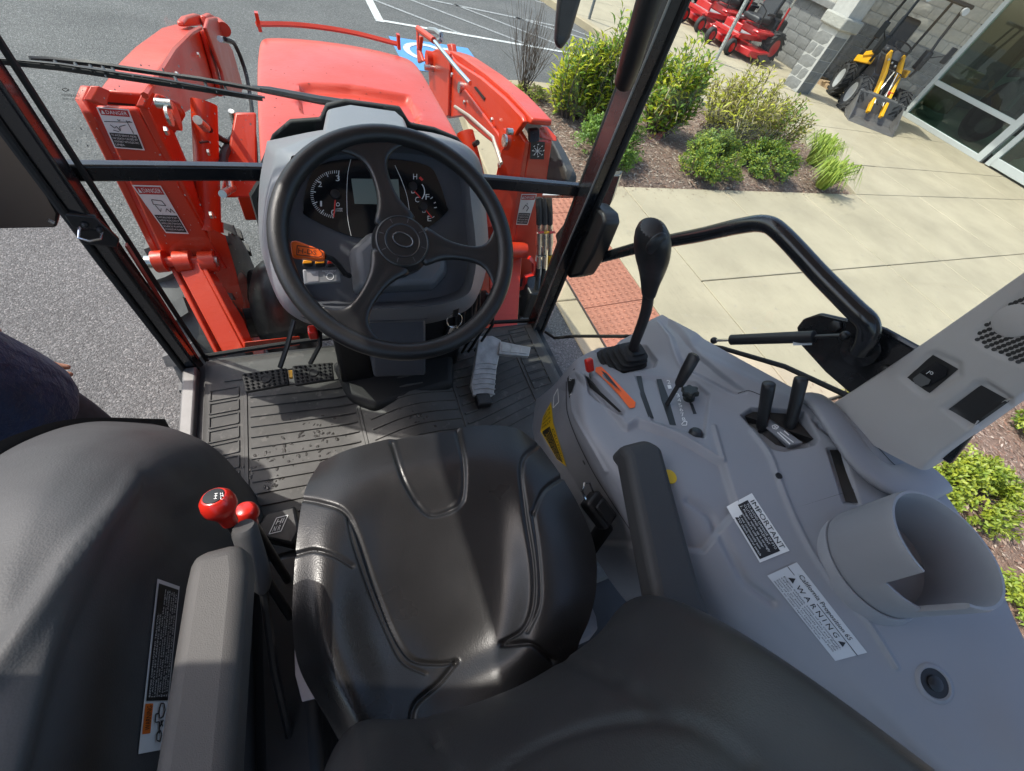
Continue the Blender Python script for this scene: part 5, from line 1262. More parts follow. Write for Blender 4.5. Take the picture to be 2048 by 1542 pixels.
for L_ in (((738, 325), (715, 430), (708, 600), (715, 760), (740, 884)), ((1060, 368), (1110, 480), (1150, 600), (1172, 740))): line_px(tb, PC, [tuple(p) for p in smoothline(z7(*L_), 14)], .9, .0012)
tb.build('dial_print', MT['white'], pm_)['kind'] = 'stuff'
nb = MB(); line_px(nb, PC, z7((624, 622), (612, 748)), 2.4, .0025); line_px(nb, PC, z7((1195, 548), (1246, 606)), 2.2, .0025); line_px(nb, PC, z7((1284, 692), (1330, 750)), 2.2, .0025); line_px(nb, PC, z7((1240, 455), (1262, 478)), 5, .0015)
nb.build('needle', mat('needle_red', (.75, .06, .05), .4), pm_)
hb = MB()
for c in ((625, 582), (1190, 525), (1265, 672)):
    p = PC.hit(*z7(c)[0]); q = Vector((0, 0, 1)).rotation_difference(PC.n).to_matrix().to_4x4(); q.translation = p; MB().lathe([(.009, 0), (.008, .006), (.001, .007)], 18, q).build('needle_hub', MT['black'], pm_)
# column shroud, lower cover and the pedestal down to the floor
PS = Plane((0, .66, 1.50), (0, -.62, .78))
sh = [PS.hit(*p) for p in z7((722, 1000), (870, 862), (1330, 842), (1432, 930), (1440, 1160), (1350, 1270), (760, 1300))]
shb = [p - PS.n * .10 for p in sh]; shf = [p + PS.n * .025 for p in sh]; c_ = sum(shf, Vector()) / 7
MB().loft([shb, sh, [c_ + (p - c_) * .86 for p in shf]]).build('column_shroud', mat('shroud_grey', (.16, .165, .175), .5), dash, bevel=.008)
lw = [(560, 590, .70), (640, 605, .655), (760, 612, .64), (870, 605, .655), (948, 580, .70), (940, 620, .71), (850, 642, .68), (760, 648, .67), (640, 645, .68), (585, 632, .71)]
lo_ = [Y(a, b, y) for a, b, y in lw]; MB().loft([[Vector((p.x, p.y + .20, p.z)) for p in lo_], lo_]).build('lower_cover', M_dashd, dash, bevel=.012)
pd = [Y(738, 640, .72), Y(852, 640, .72), Y(852, 752, .70), Y(748, 756, .70)]
MB().loft([[p + Vector((0, .10, 0)) for p in pd], pd]).build('pedestal', M_dashd, dash, bevel=.008)
MB().prism([(-.20, .86, .895), (.20, .86, .895), (.16, .70, .895), (-.10, .66, .895), (-.17, .72, .895)], (0, 0, .05)).build('boot_cover', MT['rubber'], dash, bevel=.02, seg=3)
# dark works behind the pedestal
for (x, y, z, sx, sy, sz) in ((-.13, .84, 1.06, .10, .14, .34), (.10, .86, 1.05, .22, .10, .36), (.23, .88, 1.10, .06, .08, .3)):
    MB().box((x, y, z), (sx, sy, sz)).build('linkage_housing', MT['black'], dash, bevel=.015)
random.seed(3)
for k in range(7):
    x = .14 + .025 * k; MB().tube([(x, .82, 1.22), (x + .01, .80, 1.10), (x - .01, .84, .92)], .005, 6).build('cable', MT['black'], dash)
# switches and H-DS lever
sp = [PA.hit(*p) for p in z7((385, 1130), (660, 1128), (668, 1222), (396, 1240))]
spn = MB().hexa([p - PA.n * .01 for p in sp], [p + PA.n * .003 for p in sp]).build('switch_panel', mat('switch_plate', (.22, .225, .23), .4), dash, bevel=.002)
PSW = Plane(sp[0] + PA.n * .0036, PA.n); tb = MB()
for s, q in (('PARKED', ((430, 1148), (480, 1146), (480, 1158), (430, 1160))), ('INSTRUMENT', ((530, 1136), (630, 1134), (630, 1144), (530, 1146))), ('ADVANCE', ((550, 1148), (610, 1147), (610, 1156), (550, 1157)))):
    text_in(tb, PSW, z7(*q), (0, 0, 1, 1), s, .0003)
line_px(tb, PSW, arc_pts(z7((586, 1180))[0], 7, 6.5, 0, 360, 20), 1.6, .0003); tb.build('switch_print', MT['white'], spn)
MB().poly([PSW.hit(*p, .0002) for p in z7((415, 1142), (500, 1140), (502, 1215), (420, 1220))]).build('switch_button', mat('switch_light', (.34, .33, .33), .4), spn)
for k, (x, m) in enumerate(((425, mat('amber', (.75, .28, .01), .35)), (515, mat('amber', (.75, .28, .01), .35)), (605, MT['redplast']))):
    q = [PA.hit(*p) for p in z7((x - 40, 1062), (x + 38, 1060), (x + 38, 1110), (x - 40, 1115))]
    r = MB().hexa([p - PA.n * .004 for p in q], [p + PA.n * .010 for p in q]).build('rocker_switch', MT['black'], dash, bevel=.002)
    qq = [PA.hit(*p, .0105) for p in z7((x - 34, 1064), (x + 32, 1062), (x + 28, 1086), (x - 40, 1090))]; MB().hexa(qq, [p + PA.n * .004 for p in qq]).build('rocker_cap', m, r, bevel=.001)
PH = Plane(PA.p + PA.n * .055, PA.n)
hq = [PH.hit(*p) for p in z7((300, 932), (345, 925), (500, 985), (550, 1005), (548, 1062), (510, 1068), (310, 1042))]
hd = MB().prism([p - PH.n * .012 for p in hq], PH.n * .022).build('shuttle_lever', MT['orange'], TR, bevel=.003); hd['label'] = 'orange lever tab lettered H-DS left of the column'
PHt = Plane(PH.p + PH.n * .0105, PH.n); tb = MB(); text_in(tb, PHt, z7((352, 968), (490, 988), (486, 1024), (350, 1012)), (0.02, 0.1, .98, .95), 'H-DS', .0003)
line_px(tb, PHt, z7((345, 955), (500, 978), (530, 1010), (528, 1030), (505, 1040), (342, 1022), (345, 955)), 1.6, .0003); tb.build('lettering', MT['ink'], hd)
MB().tube([PH.hit(*p) - PA.n * d for p, d in zip(z7((545, 1035), (600, 1045), (650, 1090), (690, 1140), (730, 1145)), (.0, .01, .02, .03, .05))], .0048, 8).build('lever_rod', MT['black'], hd)
# ignition switch and hanging keys
ik = PL(*z7((1470, 1345))[0], (0, .655, 1.37), (0, -.85, .52)); iq_ = Vector((0, 0, 1)).rotation_difference(Vector((.1, -.85, .5)).normalized()).to_matrix().to_4x4(); iq_.translation = ik
ig = MB().lathe([(.020, -.01), (.020, .003), (.016, .006), (.008, .006), (.007, .010), (.001, .010)], 24, iq_).build('ignition_switch', MT['black'], TR)
MB().lathe([(.009, .0062), (.009, .012), (.001, .012)], 16, iq_).build('lock_barrel', MT['chrome'], ig)
ky = thing('key_ring', ik, 'bunch of keys hanging from the ignition switch', 'keys')
kp = iq_ @ Vector((0, 0, .03))
MB().box(iq_ @ Vector((0, 0, .022)), (.004, .028, .02), iq_.to_3x3()).build('key', MT['chrome'], ky, bevel=.001)
MB().box(kp + Vector((.002, -.004, -.025)), (.014, .006, .036)).build('key', MT['black'], ky, bevel=.003)
rc = kp + Vector((.004, .0, -.062)); MB().tube([rc + Vector((.019 * math.cos(a), .006 * math.sin(a), .019 * math.sin(a))) for a in [2 * math.pi * k / 22 for k in range(22)]], .0012, 6, closed=True).build('ring', MT['chrome'], ky)
for k, (dx, an) in enumerate(((-.008, .2), (.006, -.15), (.014, -.4))):
    MB().box(rc + Vector((dx, 0, -.045)), (.009, .002, .052), Matrix.Rotation(an, 3, 'Y')).build('key', MT['chrome'] if k != 1 else MT['steel'], ky, bevel=.0008)
# --- steering wheel
uw = (Vector((1, 0, 0)) - Nw * Nw.x).normalized(); vw = Nw.cross(uw)
def Wp(r, a, h=0.0): return W_ + (uw * math.cos(R_(a)) + vw * math.sin(R_(a))) * r + Nw * h
sw = MB().tube([Wp(.1845, k * 5) for k in range(72)], .0152, 16, closed=True).build('steering_wheel', leather('wheel_grip', (.013, .013, .0135), .38, 700, .0002), TR, ang=60)
sw['label'] = 'black three spoke steering wheel'
M_spoke = mat('spoke_plastic', (.016, .0165, .018), .28, bump=(900, .0002))
for a0 in (98, -11, -129):
    rings = []
    for r, hw, hh, h in ((.030, .042, .012, .0), (.048, .031, .013, .002), (.070, .0185, .012, .0), (.100, .0140, .0115, -.004), (.130, .0145, .011, -.006), (.152, .023, .0095, -.005), (.168, .048, .008, -.002), (.178, .068, .006, .0)):
        ring = []
        for j in range(20):
            t = 2 * math.pi * j / 20; x = hw * math.cos(t); z = hh * math.sin(t) * (1.0 if math.sin(t) < 0 else (.55 + .45 * min(1, abs(x) / hw)))
            rr = math.sqrt(max(1e-6, (r * r - x * x))) if r > .14 else r
            p = W_ + (uw * math.cos(R_(a0)) + vw * math.sin(R_(a0))) * rr + (vw * math.cos(R_(a0)) - uw * math.sin(R_(a0))) * x + Nw * (h + z)
            ring.append(p)
        rings.append(ring)
    MB().loft(rings).build('spoke', M_spoke, sw, sub=1, ang=60)
qh = Vector((0, 0, 1)).rotation_difference(Nw).to_matrix().to_4x4(); qh.translation = W_
hub = MB().lathe([(.028, -.06), (.046, -.03), (.049, -.004), (.043, .010), (.041, .0115), (.040, .0105), (.029, .0125), (.028, .0135), (.026, .0125), (.001, .0145)], 48, qh).build('hub', M_spoke, sw, ang=25)
M_tick = mat('tick_grey', (.10, .10, .11), .4)
for k in range(8):
    a = 22 + 45 * k; p, q = Wp(.031, a, .0132), Wp(.039, a, .0120); s = (vw * math.cos(R_(a)) - uw * math.sin(R_(a))) * .0005; MB().add([p - s, q - s, q + s, p + s], [(0, 1, 2, 3)]).build('hub_tick', M_tick, hub)
def ov(a, f, rot=-25, h=.016): t = R_(rot); x, y = .0165 * f * math.cos(a), .0112 * f * math.sin(a); return W_ + uw * (x * math.cos(t) - y * math.sin(t)) + vw * (x * math.sin(t) + y * math.cos(t)) + Nw * h
MB().tube([ov(2 * math.pi * k / 32, 1) for k in range(32)], .0013, 6, closed=True).build('emblem_ring', mat('emblem_grey', (.12, .12, .125), .25, .6), hub)
MB().poly([ov(2 * math.pi * k / 32, .95, h=.0152) for k in range(32)]).build('emblem_field', MT['ink'], hub)
MB().add([ov(2.3, .75, h=.0158), ov(.9, .7, h=.0158), ov(-.6, .1, h=.0158), ov(-1.9, .8, h=.0158)], [(0, 1, 2), (0, 2, 3)]).build('emblem_mark', M_spoke, hub)
MB().cyl(W_ - Nw * .03, W_ - Nw * .14, .030, 20).build('column', MT['black'], sw)
# --- pedals
def pedal(q, z, lab, studs=True):
    P_ = [Z(*p, z) for p in q]; o = MB().hexa([p - Vector((0, -.004, .016)) for p in P_], P_).build('pedal', MT['rubber'], TR, bevel=.004); o['label'] = lab
    pl = Plane(P_[0], (0, 0, 1)); b = MB()
    for i in range(8):
        for j in range(5):
            u, v = (i + .7) / 8.4, (j + .7) / 5.4
            if abs(u - .5) < .14 and abs(v - .5) < .25: continue
            c = pl.hit(*bil(q, u, v)); b.lathe([(.0055, -.001), (.001, .007)], 4, Matrix.Translation(c))
    b.build('stud', MT['rubber'], o)['kind'] = 'stuff'
    c = pl.hit(*bil(q, .5, .5)); MB().lathe([(.0135, -.001), (.0135, .003), (.010, .003), (.009, .0015), (.001, .0015)], 20, Matrix.Translation(c)).build('pad_ring', MT['rubber'], o)
    return o
pdl = pedal([(482, 747), (573, 735), (578, 768), (490, 784)], 1.01, 'left brake pedal pad of the linked pair')
pdr = pedal([(584, 731), (664, 724), (668, 758), (590, 770)], 1.01, 'right brake pedal pad of the linked pair')
q = [Z(*p, 1.0) for p in ((576, 741), (584, 740), (585, 754), (578, 755))]; MB().hexa([p - Vector((0, 0, .008)) for p in q], q).build('pedal_lock', MT['yellow'], pdr)
MB().tube([Z(560, 735, 1.0), Z(575, 690, 1.06), Y(588, 640, .88)], .008, 8, flat=.6).build('pedal_arm', MT['black'], pdl)
MB().tube([Z(620, 728, 1.0), Z(640, 690, 1.06), Y(640, 640, .86)], .008, 8, flat=.6).build('pedal_arm', MT['black'], pdr)
MB().box(Y(626, 665, .84), (.024, .03, .032)).build('pedal_cap', MT['redplast'], pdl, bevel=.005)
# hydrostatic pedal: long worn rubber tread plus side arm
M_ped = mat('pedal_rubber_worn', (.40, .40, .39), .38, .35, var=(30, .25), bump=(300, .0006))
PP = Plane((.30, .80, .985), (0, -.35, .94))
hp = [PP.hit(*p) for p in ((957, 672), (985, 671), (1003, 680), (999, 712), (994, 735), (988, 790), (975, 797), (948, 792), (942, 770), (950, 720))]
ho = MB().prism([p - PP.n * .022 for p in hp], PP.n * .022).build('drive_pedal', M_ped, TR, bevel=.004); ho['label'] = 'worn grey rubber drive pedal on the right of the floor'
for k in range(7):
    y = 722 + k * 10; xl = 951 - k * .9; xr = 993 - k * .6
    q = [PP.hit(xl, y + 5), PP.hit((xl + xr) / 2 - 8, y), PP.hit((xl + xr) / 2 + 8, y), PP.hit(xr, y + 5), PP.hit(xr, y + 8), PP.hit((xl + xr) / 2 + 8, y + 5), PP.hit((xl + xr) / 2 - 8, y + 5), PP.hit(xl, y + 8)]
    MB().prism(q, PP.n * .004).build('tread', M_ped, ho)
PP2 = Plane((.36, .84, 1.0), (0, -.2, .98))
q = [PP2.hit(*p) for p in ((1000, 682), (1062, 694), (1058, 712), (997, 708))]; MB().hexa([p - PP2.n * .018 for p in q], q).build('reverse_pad', M_ped, ho, bevel=.003)
for k in range(3):
    qq = [PP2.hit(*bil(((1000, 682), (1062, 694), (1058, 712), (997, 708)), u, v)) for u, v in ((.08 + k * .3, .2), (.3 + k * .3, .2), (.3 + k * .3, .8), (.08 + k * .3, .8))]; MB().prism(qq, PP2.n * .003).build('tread', M_ped, ho)
MB().box(Z(966, 800, .915), (.05, .05, .03)).build('pedal_hinge', MT['black'], ho, bevel=.005)
# --- cab frame
def bar4(name, path, m, lab=None, bev=.006, parent=TR):
    """loft of quads; path = list of 4-point sections"""
    o = MB().loft(path).build(name, m, parent, bevel=bev)
    if lab: o['label'] = lab
    return o
# left front pillar: base (-.53,.92) rising; inner black rail, outer strip
def col(x, y, z, w, d, tw=0.0):
    r = Matrix.Rotation(R_(tw), 3, 'Z'); return [Vector((x, y, z)) + r @ Vector((a * w / 2, b * d / 2, 0)) for a, b in ((-1, -1), (1, -1), (1, 1), (-1, 1))]
bar4('front_pillar', [col(-.583, .955, .78, .034, .05), col(-.592, .955, 1.29, .034, .05), col(-.590, .958, 1.6, .034, .05), col(-.592, .965, 2.42, .034, .05)], M_frame, 'black left front pillar with door catch')
MB().tube([(-.600, .925, .80), (-.608, .926, 1.3), (-.612, .935, 2.40)], .007, 8).build('door_seal', M_seal, TR)
MB().tube([(-.560, .988, .86), (-.566, .990, 1.4), (-.568, .996, 2.40)], .006, 8).build('glass_seal', M_seal, TR)
MB().box((-.5675, .968, 1.06), (.004, .012, .50), Matrix.Rotation(R_(.9), 3, 'Y')).build('reflection_strip', mat('red_reflection_paint', (.32, .03, .02), .3), TR)  # painted strip imitating the red loader's reflection in the glossy pillar
# door catch plate with wire loop on the left pillar
PQ = Plane((-.59, .915, 1.35), (.25, -.95, .15))
pl4 = [PQ.hit(*p) for p in ((120, 425), (190, 432), (240, 480), (235, 496), (165, 490))]
ca = MB().prism(pl4, PQ.n * -.012).build('door_catch', M_frame, TR, bevel=.004)
MB().tube([PQ.hit(*p, h) for p, h in (((160, 455), .0), ((158, 476), .02), ((180, 482), .025), ((200, 478), .022), ((205, 462), .0))], .0028, 8).build('striker_loop', MT['chrome'], ca)
for p in ((170, 450), (200, 460)): MB().ball(PQ.hit(*p, .002), .006, 10, 6).build('catch_bolt', MT['black'], ca)
# right front pillar with grab handle, edge trims
bar4('front_pillar', [col(.582, .950, .78, .040, .055), col(.578, .950, 1.2, .040, .055), col(.590, .955, 1.5, .042, .06), col(.596, .96, 1.8, .045, .07), col(.600, .965, 2.42, .045, .07)], M_frame, 'black right front pillar')
MB().tube([(.606, .925, .82), (.602, .925, 1.2), (.612, .922, 1.5), (.616, .925, 1.8), (.616, .93, 2.40)], .009, 8).build('door_seal', M_seal, TR)
MB().tube([(.575, .99, .86), (.580, .997, 1.4), (.59, 1.006, 2.40)], .007, 8).build('glass_seal', M_seal, TR)
MB().tube([(.560, .922, .9), (.557, .922, 1.2), (.568, .924, 1.5), (.574, .925, 1.8), (.577, .93, 2.40)], .003, 8).build('edge_trim', mat('trim_steel', (.25, .26, .27), .3, .7), TR)
gp0 = Y(1250, 160, .90); gp1 = Y(1262, 120, .875); gp2 = Y(1297, 0, .87)
MB().tube([gp0 + Vector((.02, .03, -.005)), gp0, gp1, gp2, gp2 + (gp2 - gp1) * 1.5], [.016, .023, .024, .024, .024], 16).build('grab_handle', MT['black'], TR)
# windshield cross bar
bx = [Y(*p, y) for p, y in (((70, 341), .995), ((320, 342), 1.03), ((525, 344), 1.045), ((760, 350), 1.05), ((970, 363), 1.035), ((1165, 380), .99))]
bp_ = cr_interp([tuple(p) for p in bx], 24)
bar4('windshield_bar', [[Vector(p) + Vector((0, a, b)) for a, b in ((-.012, -.017), (-.012, .017), (.012, .017), (.012, -.017))] for p in bp_], M_frame, 'black bar across the windshield at dash height', .004)
# windshield panes
def pane(name, pts, m=M_glass, parent=TR): return MB().poly(pts).build(name, m, parent)
b = MB(); top = [Vector((x, 1.0 + .055 * (1 - (x / .6) ** 2), 2.36)) for x in np.linspace(-.565, .585, 13)]; mid = [Vector(p) + Vector((0, .006, .018)) for p in cr_interp([tuple(p) for p in bx], 13)]
b.loft([mid, top], False); b.build('windshield', M_glass, TR, ang=60)
lowm = [Vector(p) + Vector((0, .006, -.018)) for p in cr_interp([tuple(p) for p in bx], 13)]; lowb = [Vector((x, .985 + .03 * (1 - (x / .6) ** 2), .88)) for x in np.linspace(-.555, .575, 13)]
MB().loft([lowb, lowm], False).build('lower_windshield', M_glass, TR, ang=60)
MB().tube([tuple(p) for p in lowb], .008, 8).build('glass_seal', M_seal, TR)
# tiny maker's stamp on the glass
tb = MB(); PWS = Plane(Y(150, 190, 1.02), (0, -1, .0))
for s, q in (('TEMPERED', ((122, 188), (160, 190), (160, 194), (122, 192))), ('SAFETY GLASS', ((125, 196), (158, 198), (158, 201), (125, 199)))): text_in(tb, PWS, q, (0, 0, 1, 1), s, 0)
line_px(tb, PWS, [(124, 179), (131, 176), (138, 180), (131, 183), (124, 179)], 1.3, 0); tb.build('glass_stamp', MT['ink'], TR)
# wiper on the outside of the upper windshield
def Wg(px, py, d=.0): return Y(px, py, 1.075 + d)
wp = MB().tube([Wg(-40, 113), Wg(120, 128), Wg(320, 158), Wg(470, 185), Wg(530, 195)], .0035, 6, flat=.6).build('wiper', MT['black'], TR, ang=50); wp['label'] = 'black windshield wiper with open frame blade'
MB().tube([Wg(-40, 118, .008), Wg(120, 135, .008), Wg(320, 165, .008), Wg(525, 197, .008)], .0035, 6, flat=1.6).build('wiper_rubber', MT['rubber'], wp)
MB().tube([Wg(60, 118, .015), Wg(100, 119, .03), Wg(180, 127, .03), Wg(225, 133, .03), Wg(320, 147, .035), Wg(400, 158, .03), Wg(520, 180, .02)], .0045, 6).build('wiper_frame', MT['black'], wp)
for x, y in ((80, 120), (110, 122), (150, 126), (180, 130), (205, 133), (225, 136), (350, 155), (410, 166), (450, 174)): MB().cyl(Wg(x, y, .028), Wg(x + 4, y + 9, .004), .003, 6).build('wiper_link', MT['black'], wp)
MB().tube([Wg(505, 176, .03), Wg(540, 181, .03), Wg(640, 200, .02), Wg(700, 209, .0)], [.007, .010, .012, .012], 8, flat=.7).build('wiper_arm', MT['black'], wp)
# outside mirrors
ml = [Y(-130, 215, 1.04), Y(5, 225, 1.03), Y(118, 430, 1.0), Y(113, 457, 1.0), Y(-130, 462, 1.02)]
mi = MB().prism(ml, (0, .03, .0)).build('mirror', MT['black'], TR, bevel=.006); mi['label'] = 'left outside mirror beyond the pillar'
cml = sum(ml, Vector()) / 5
MB().poly([cml + (p - cml) * .94 + Vector((0, -.001, 0)) for p in ml]).build('mirror_glass', mat('mirror_glass', (.15, .115, .09), .4, .7), mi)
MB().tube([(-.60, .96, 1.75), (-.72, 1.06, 1.72), cml + Vector((0, .04, .0))], .01, 8).build('mirror_arm', MT['black'], mi)
MB().cyl(Y(96, 440, .985), Y(108, 446, .985), .004, 8).build('mirror_screw', MT['steel'], mi)
mr = [Y(1122, 104, 1.30), Y(1108, 90, 1.30), Y(1112, 40, 1.31), Y(1122, -60, 1.32), Y(1180, -60, 1.32), Y(1140, 78, 1.30)]
mi2 = MB().prism(mr, (.02, .05, .0)).build('mirror', MT['black'], TR, bevel=.012, seg=3); mi2['label'] = 'right outside mirror housing at the top edge'
MB().tube([(.64, 1.0, 1.95), (.62, 1.2, 1.98), mr[3] + Vector((.02, .03, 0))], .01, 8).build('mirror_arm', MT['black'], mi2)
# roof, rear frame
hl = mat('headliner', (.68, .66, .62), .85)
MB().prism([Vector((x, y, 2.42)) for x, y in ((-.66, -.72), (.68, -.72), (.68, .95), (.60, 1.10), (-.58, 1.10), (-.66, .95))], (0, 0, .02)).build('headliner', hl, TR)
MB().prism([Vector((x, y, 2.441)) for x, y in ((-.70, -.78), (.72, -.78), (.72, 1.0), (.62, 1.16), (-.60, 1.16), (-.70, 1.0))], (0, 0, .14)).build('roof', mat('roof_orange', (.62, .06, .02), .4), TR, bevel=.04)
for sx in (-1, 1): bar4('rear_pillar', [col(sx * .64, -.70, 1.0, .06, .06), col(sx * .62, -.70, 2.42, .06, .06)], M_frame)
MB().add([(-.6, -.70, 1.55), (.6, -.70, 1.55), (.6, -.70, 2.42), (-.6, -.70, 2.42)], [(0, 1, 2, 3)]).build('rear_window', M_glass, TR)
MB().box((0, -.70, 1.25), (1.25, .05, .6)).build('rear_panel', M_dashd, TR)
# middle left pillar frames the open door
bar4('door_pillar', [col(-.69, .05, 1.45, .05, .17), col(-.69, .20, 2.08, .05, .19), col(-.69, .27, 2.42, .05, .19)], M_beige)  # out of view; lean shaped so its shadow crosses the left armrest
# --- right middle pillar trim (pale grey, speaker, switch, pocket)
PT_o = [(1640, 822, .700), (1700, 785, .70), (1830, 698, .70), (2048, 545, .70), (2200, 440, .70)]
PT_i = [(1850, 940, .700), (1890, 905, .70), (1980, 840, .70), (2048, 790, .70), (2230, 640, .70)]
rows = []
for (a, b, x), (c, d, x2) in zip(PT_o, PT_i):
    p, q = X(a, b, .715), X(c, d, .700); n_ = Vector((-1, 0, .1))
    rows.append([p + Vector((.05, .0, 0)), p, p + (q - p) * .10 + n_ * .012, p + (q - p) * .5 + n_ * .018, p + (q - p) * .90 + n_ * .012, q, q + Vector((.05, 0, 0))])
z3 = zoom(1500, 540, 3.737)
_l, _k = rows[-1], rows[-2]
for zt_ in (2.12, 2.43):
    rows.append([p + Vector((0, (p.y - q.y) / max(.05, p.z - q.z) * .2 * (zt_ - p.z), zt_ - p.z)) for p, q in zip(_l, _k)])
swp = z3((1175, 800), (1330, 650), (1380, 640), (1545, 710), (1550, 770), (1360, 910), (1310, 915)); pkp = z3((1485, 1040), (1700, 870), (1760, 870), (1935, 965), (1930, 1000), (1720, 1140), (1640, 1150))
gri = z3((1665, 520), (1700, 450), (2000, 190), (2100, 130), (2300, 100), (2300, 620), (2060, 720), (1960, 690), (1760, 590))
ps = Surf(rows, 200, 90, [], [(z3((1130, 800), (1330, 620), (1390, 610), (1570, 690), (1575, 790), (1370, 935), (1290, 945)), 6, .005), (z3((1450, 1040), (1690, 845), (1770, 840), (1960, 960), (1955, 1010), (1730, 1165), (1630, 1180)), 7, .008), (gri, 4, .003)], conv=False)
pt = ps.mb.build('middle_pillar_trim', M_beige, TR, ang=60); pt['label'] = 'pale grey pillar trim with speaker grille, switch and pocket'
decal('switch_surround', ps, z3((1175, 805), (1370, 632), (1562, 740), (1345, 922)), MT['black'], pt, .001, n=10)
sb_ = polydecal('lamp_switch', ps, z3((1235, 810), (1290, 760), (1400, 685), (1490, 730), (1480, 790), (1340, 870), (1290, 870)), MT['blackgloss'], pt, .004)
polydecal('switch_rocker', ps, z3((1235, 812), (1290, 770), (1370, 820), (1355, 850), (1300, 872), (1250, 850)), mat('rocker_grey', (.09, .09, .09), .4), sb_, .006)
tb = MB(); line_px(tb, ps, arc_pts(z3((1378, 770))[0], 3, 2.6, 0, 360, 12), .9, .0065)
for k in range(3): line_px(tb, ps, z3((1338 + 8 * k, 776 - 6 * k), (1352 + 8 * k, 766 - 6 * k)), .9, .0065)
tb.build('switch_symbol', MT['white'], sb_)
decal('pocket', ps, z3((1480, 1040), (1730, 858), (1942, 975), (1685, 1158)), MT['black'], pt, .0008, n=12)
me = MB().lathe([(.0028, -.001), (.0028, .0005), (.001, .0006)], 8).mesh('hole'); me.materials.append(MT['ink'])
kk = 0
cx0, cy0 = z3((1980, 380))[0]; gpoly = [tuple(p) for p in gri]
for i in range(-14, 30):
    for j in range(-16, 30):
        p = (z3((1700 + i * 36 + j * 18 - 0, 520 - i * 26 * .55 + j * 34))[0])
        if p[0] > 2056 or not in_poly(np.array([p]), gpoly)[0] or dist_poly(np.array([p]), gpoly, True)[0] < 4: continue
        if math.hypot(p[0] - cx0, (p[1] - cy0) * 1.05) < 31: continue
        ob = link('grille_hole', me); h = ps.hit(*p, .0004); n_ = ps.nrm(*p); q = Vector((0, 0, 1)).rotation_difference(n_).to_matrix().to_4x4(); q.translation = h
        ob.matrix_world = q; ob.parent = pt; kk += 1
h = ps.hit(cx0, cy0); q = Vector((0, 0, 1)).rotation_difference(ps.nrm(cx0, cy0)).to_matrix().to_4x4(); q.translation = h
MB().lathe([(.0225, -.001), (.0225, .002), (.019, .004), (.001, .0045)], 28, q).build('speaker_boss', M_beige, pt)
# collar of the console round the pillar foot
cpth = [cs.hit(*p, .004) for p in ((1625, 800), (1650, 822), (1683, 868), (1725, 922), (1770, 958), (1815, 966), (1856, 950))]
MB().tube([tuple(p) for p in cr_interp([tuple(p) for p in cpth], 30)], .036, 18, flat=.36, up=(.1, .1, 1)).build('pillar_collar', M_grey1, con, ang=60)
# --- right door: frameless glass, latch box, tube handle, hinge plate, gas strut
dg = [(.632, .935, .86), (.636, .94, 1.9), (.645, .93, 2.40), (.715, .10, 2.40), (.735, .11, 1.56), (.735, .25, 1.49), (.728, .38, 1.40), (.70, .60, 1.20), (.665, .80, .98), (.645, .88, .88)]
door = MB().loft([[Vector(p) for p in dg[:1] + dg[4:][::-1]], [Vector((p[0], p[1], 2.40)) for p in dg[:1] + dg[4:][::-1]]], False).build('right_door', M_glass, TR, ang=60); door['label'] = 'closed frameless glass right door'
MB().tube([Vector(p) for p in dg[4:]] + [Vector(dg[0])], .006, 8).build('door_seal', M_seal, door)
lp = [X(*p, .64) for p in ((1128, 468), (1160, 430), (1180, 412), (1205, 405), (1228, 425), (1232, 445), (1205, 510), (1180, 550), (1155, 555), (1140, 530))]
lt = MB().prism([p + Vector((-.04, 0, 0)) for p in lp], (.06, .0, .0)).build('door_latch', MT['black'], door, bevel=.010, seg=3); lt['label'] = 'black door latch box on the glass edge'
MB().box(X(1163, 462, .60), (.02, .03, .06), Matrix.Rotation(.5, 3, 'X')).build('latch_lever', MT['black'], lt)
MB().tube([X(1130, 462, .60), X(1145, 440, .595), X(1165, 433, .60)], .005, 8).build('striker_loop', MT['black'], lt)
MB().cyl(X(1196, 415, .60), X(1200, 400, .60), .003, 8).build('lock_pin', MT['black'], lt)
pth = [X(1175, 523, .672), X(1290, 492, .66), X(1400, 470, .65), X(1480, 452, .645), X(1530, 448, .645), X(1565, 470, .645), X(1640, 550, .65), X(1705, 615, .655), X(1735, 645, .66), X(1735, 675, .675), X(1722, 700, .70)]
hp_ = cr_interp([tuple(p) for p in pth], 60)
hd_ = MB().tube([tuple(p) for p in hp_], .0165, 16).build('door_handle_tube', MT['blackgloss'], door, ang=60); hd_['label'] = 'bent black tube handle along the right door'
MB().lathe([(.030, 0), (.030, .006), (.016, .008)], 24, Matrix.Translation(X(1722, 700, .712)) @ Matrix.Rotation(R_(-90), 4, 'Y')).build('tube_flange', MT['blackgloss'], hd_)
hgp = [X(*p, .725) for p in ((1592, 655), (1605, 638), (1640, 626), (1700, 640), (1770, 660), (1900, 735), (2000, 800), (1900, 930), (1760, 840), (1650, 745), (1600, 690))]
hg = MB().prism(hgp, (.012, 0, 0)).build('hinge_plate', MT['blackgloss'], door, bevel=.004)
MB().tube([X(*p, .722) for p in ((1700, 638), (1770, 662), (1860, 712), (1960, 780))], .006, 8).build('hinge_edge', MT['blackgloss'], hg)
for p in ((1672, 652), (1772, 742)):
    c = X(*p, .722); MB().lathe([(.011, 0), (.011, .006), (.007, .008), (.001, .008)], 6, Matrix.Translation(c) @ Matrix.Rotation(R_(-90), 4, 'Y')).build('hinge_bolt', MT['black'], hg)
a, b_ = X(1428, 681, .672), X(1690, 671, .69)
d = (b_ - a).normalized(); stt = MB().tube([a + (b_ - a) * .16, a + (b_ - a) * .17, a + (b_ - a) * .81, a + (b_ - a) * .82], [.007, .0122, .0122, .007], 16).build('gas_strut', MT['black'], door); stt['label'] = 'black gas strut holding the door'
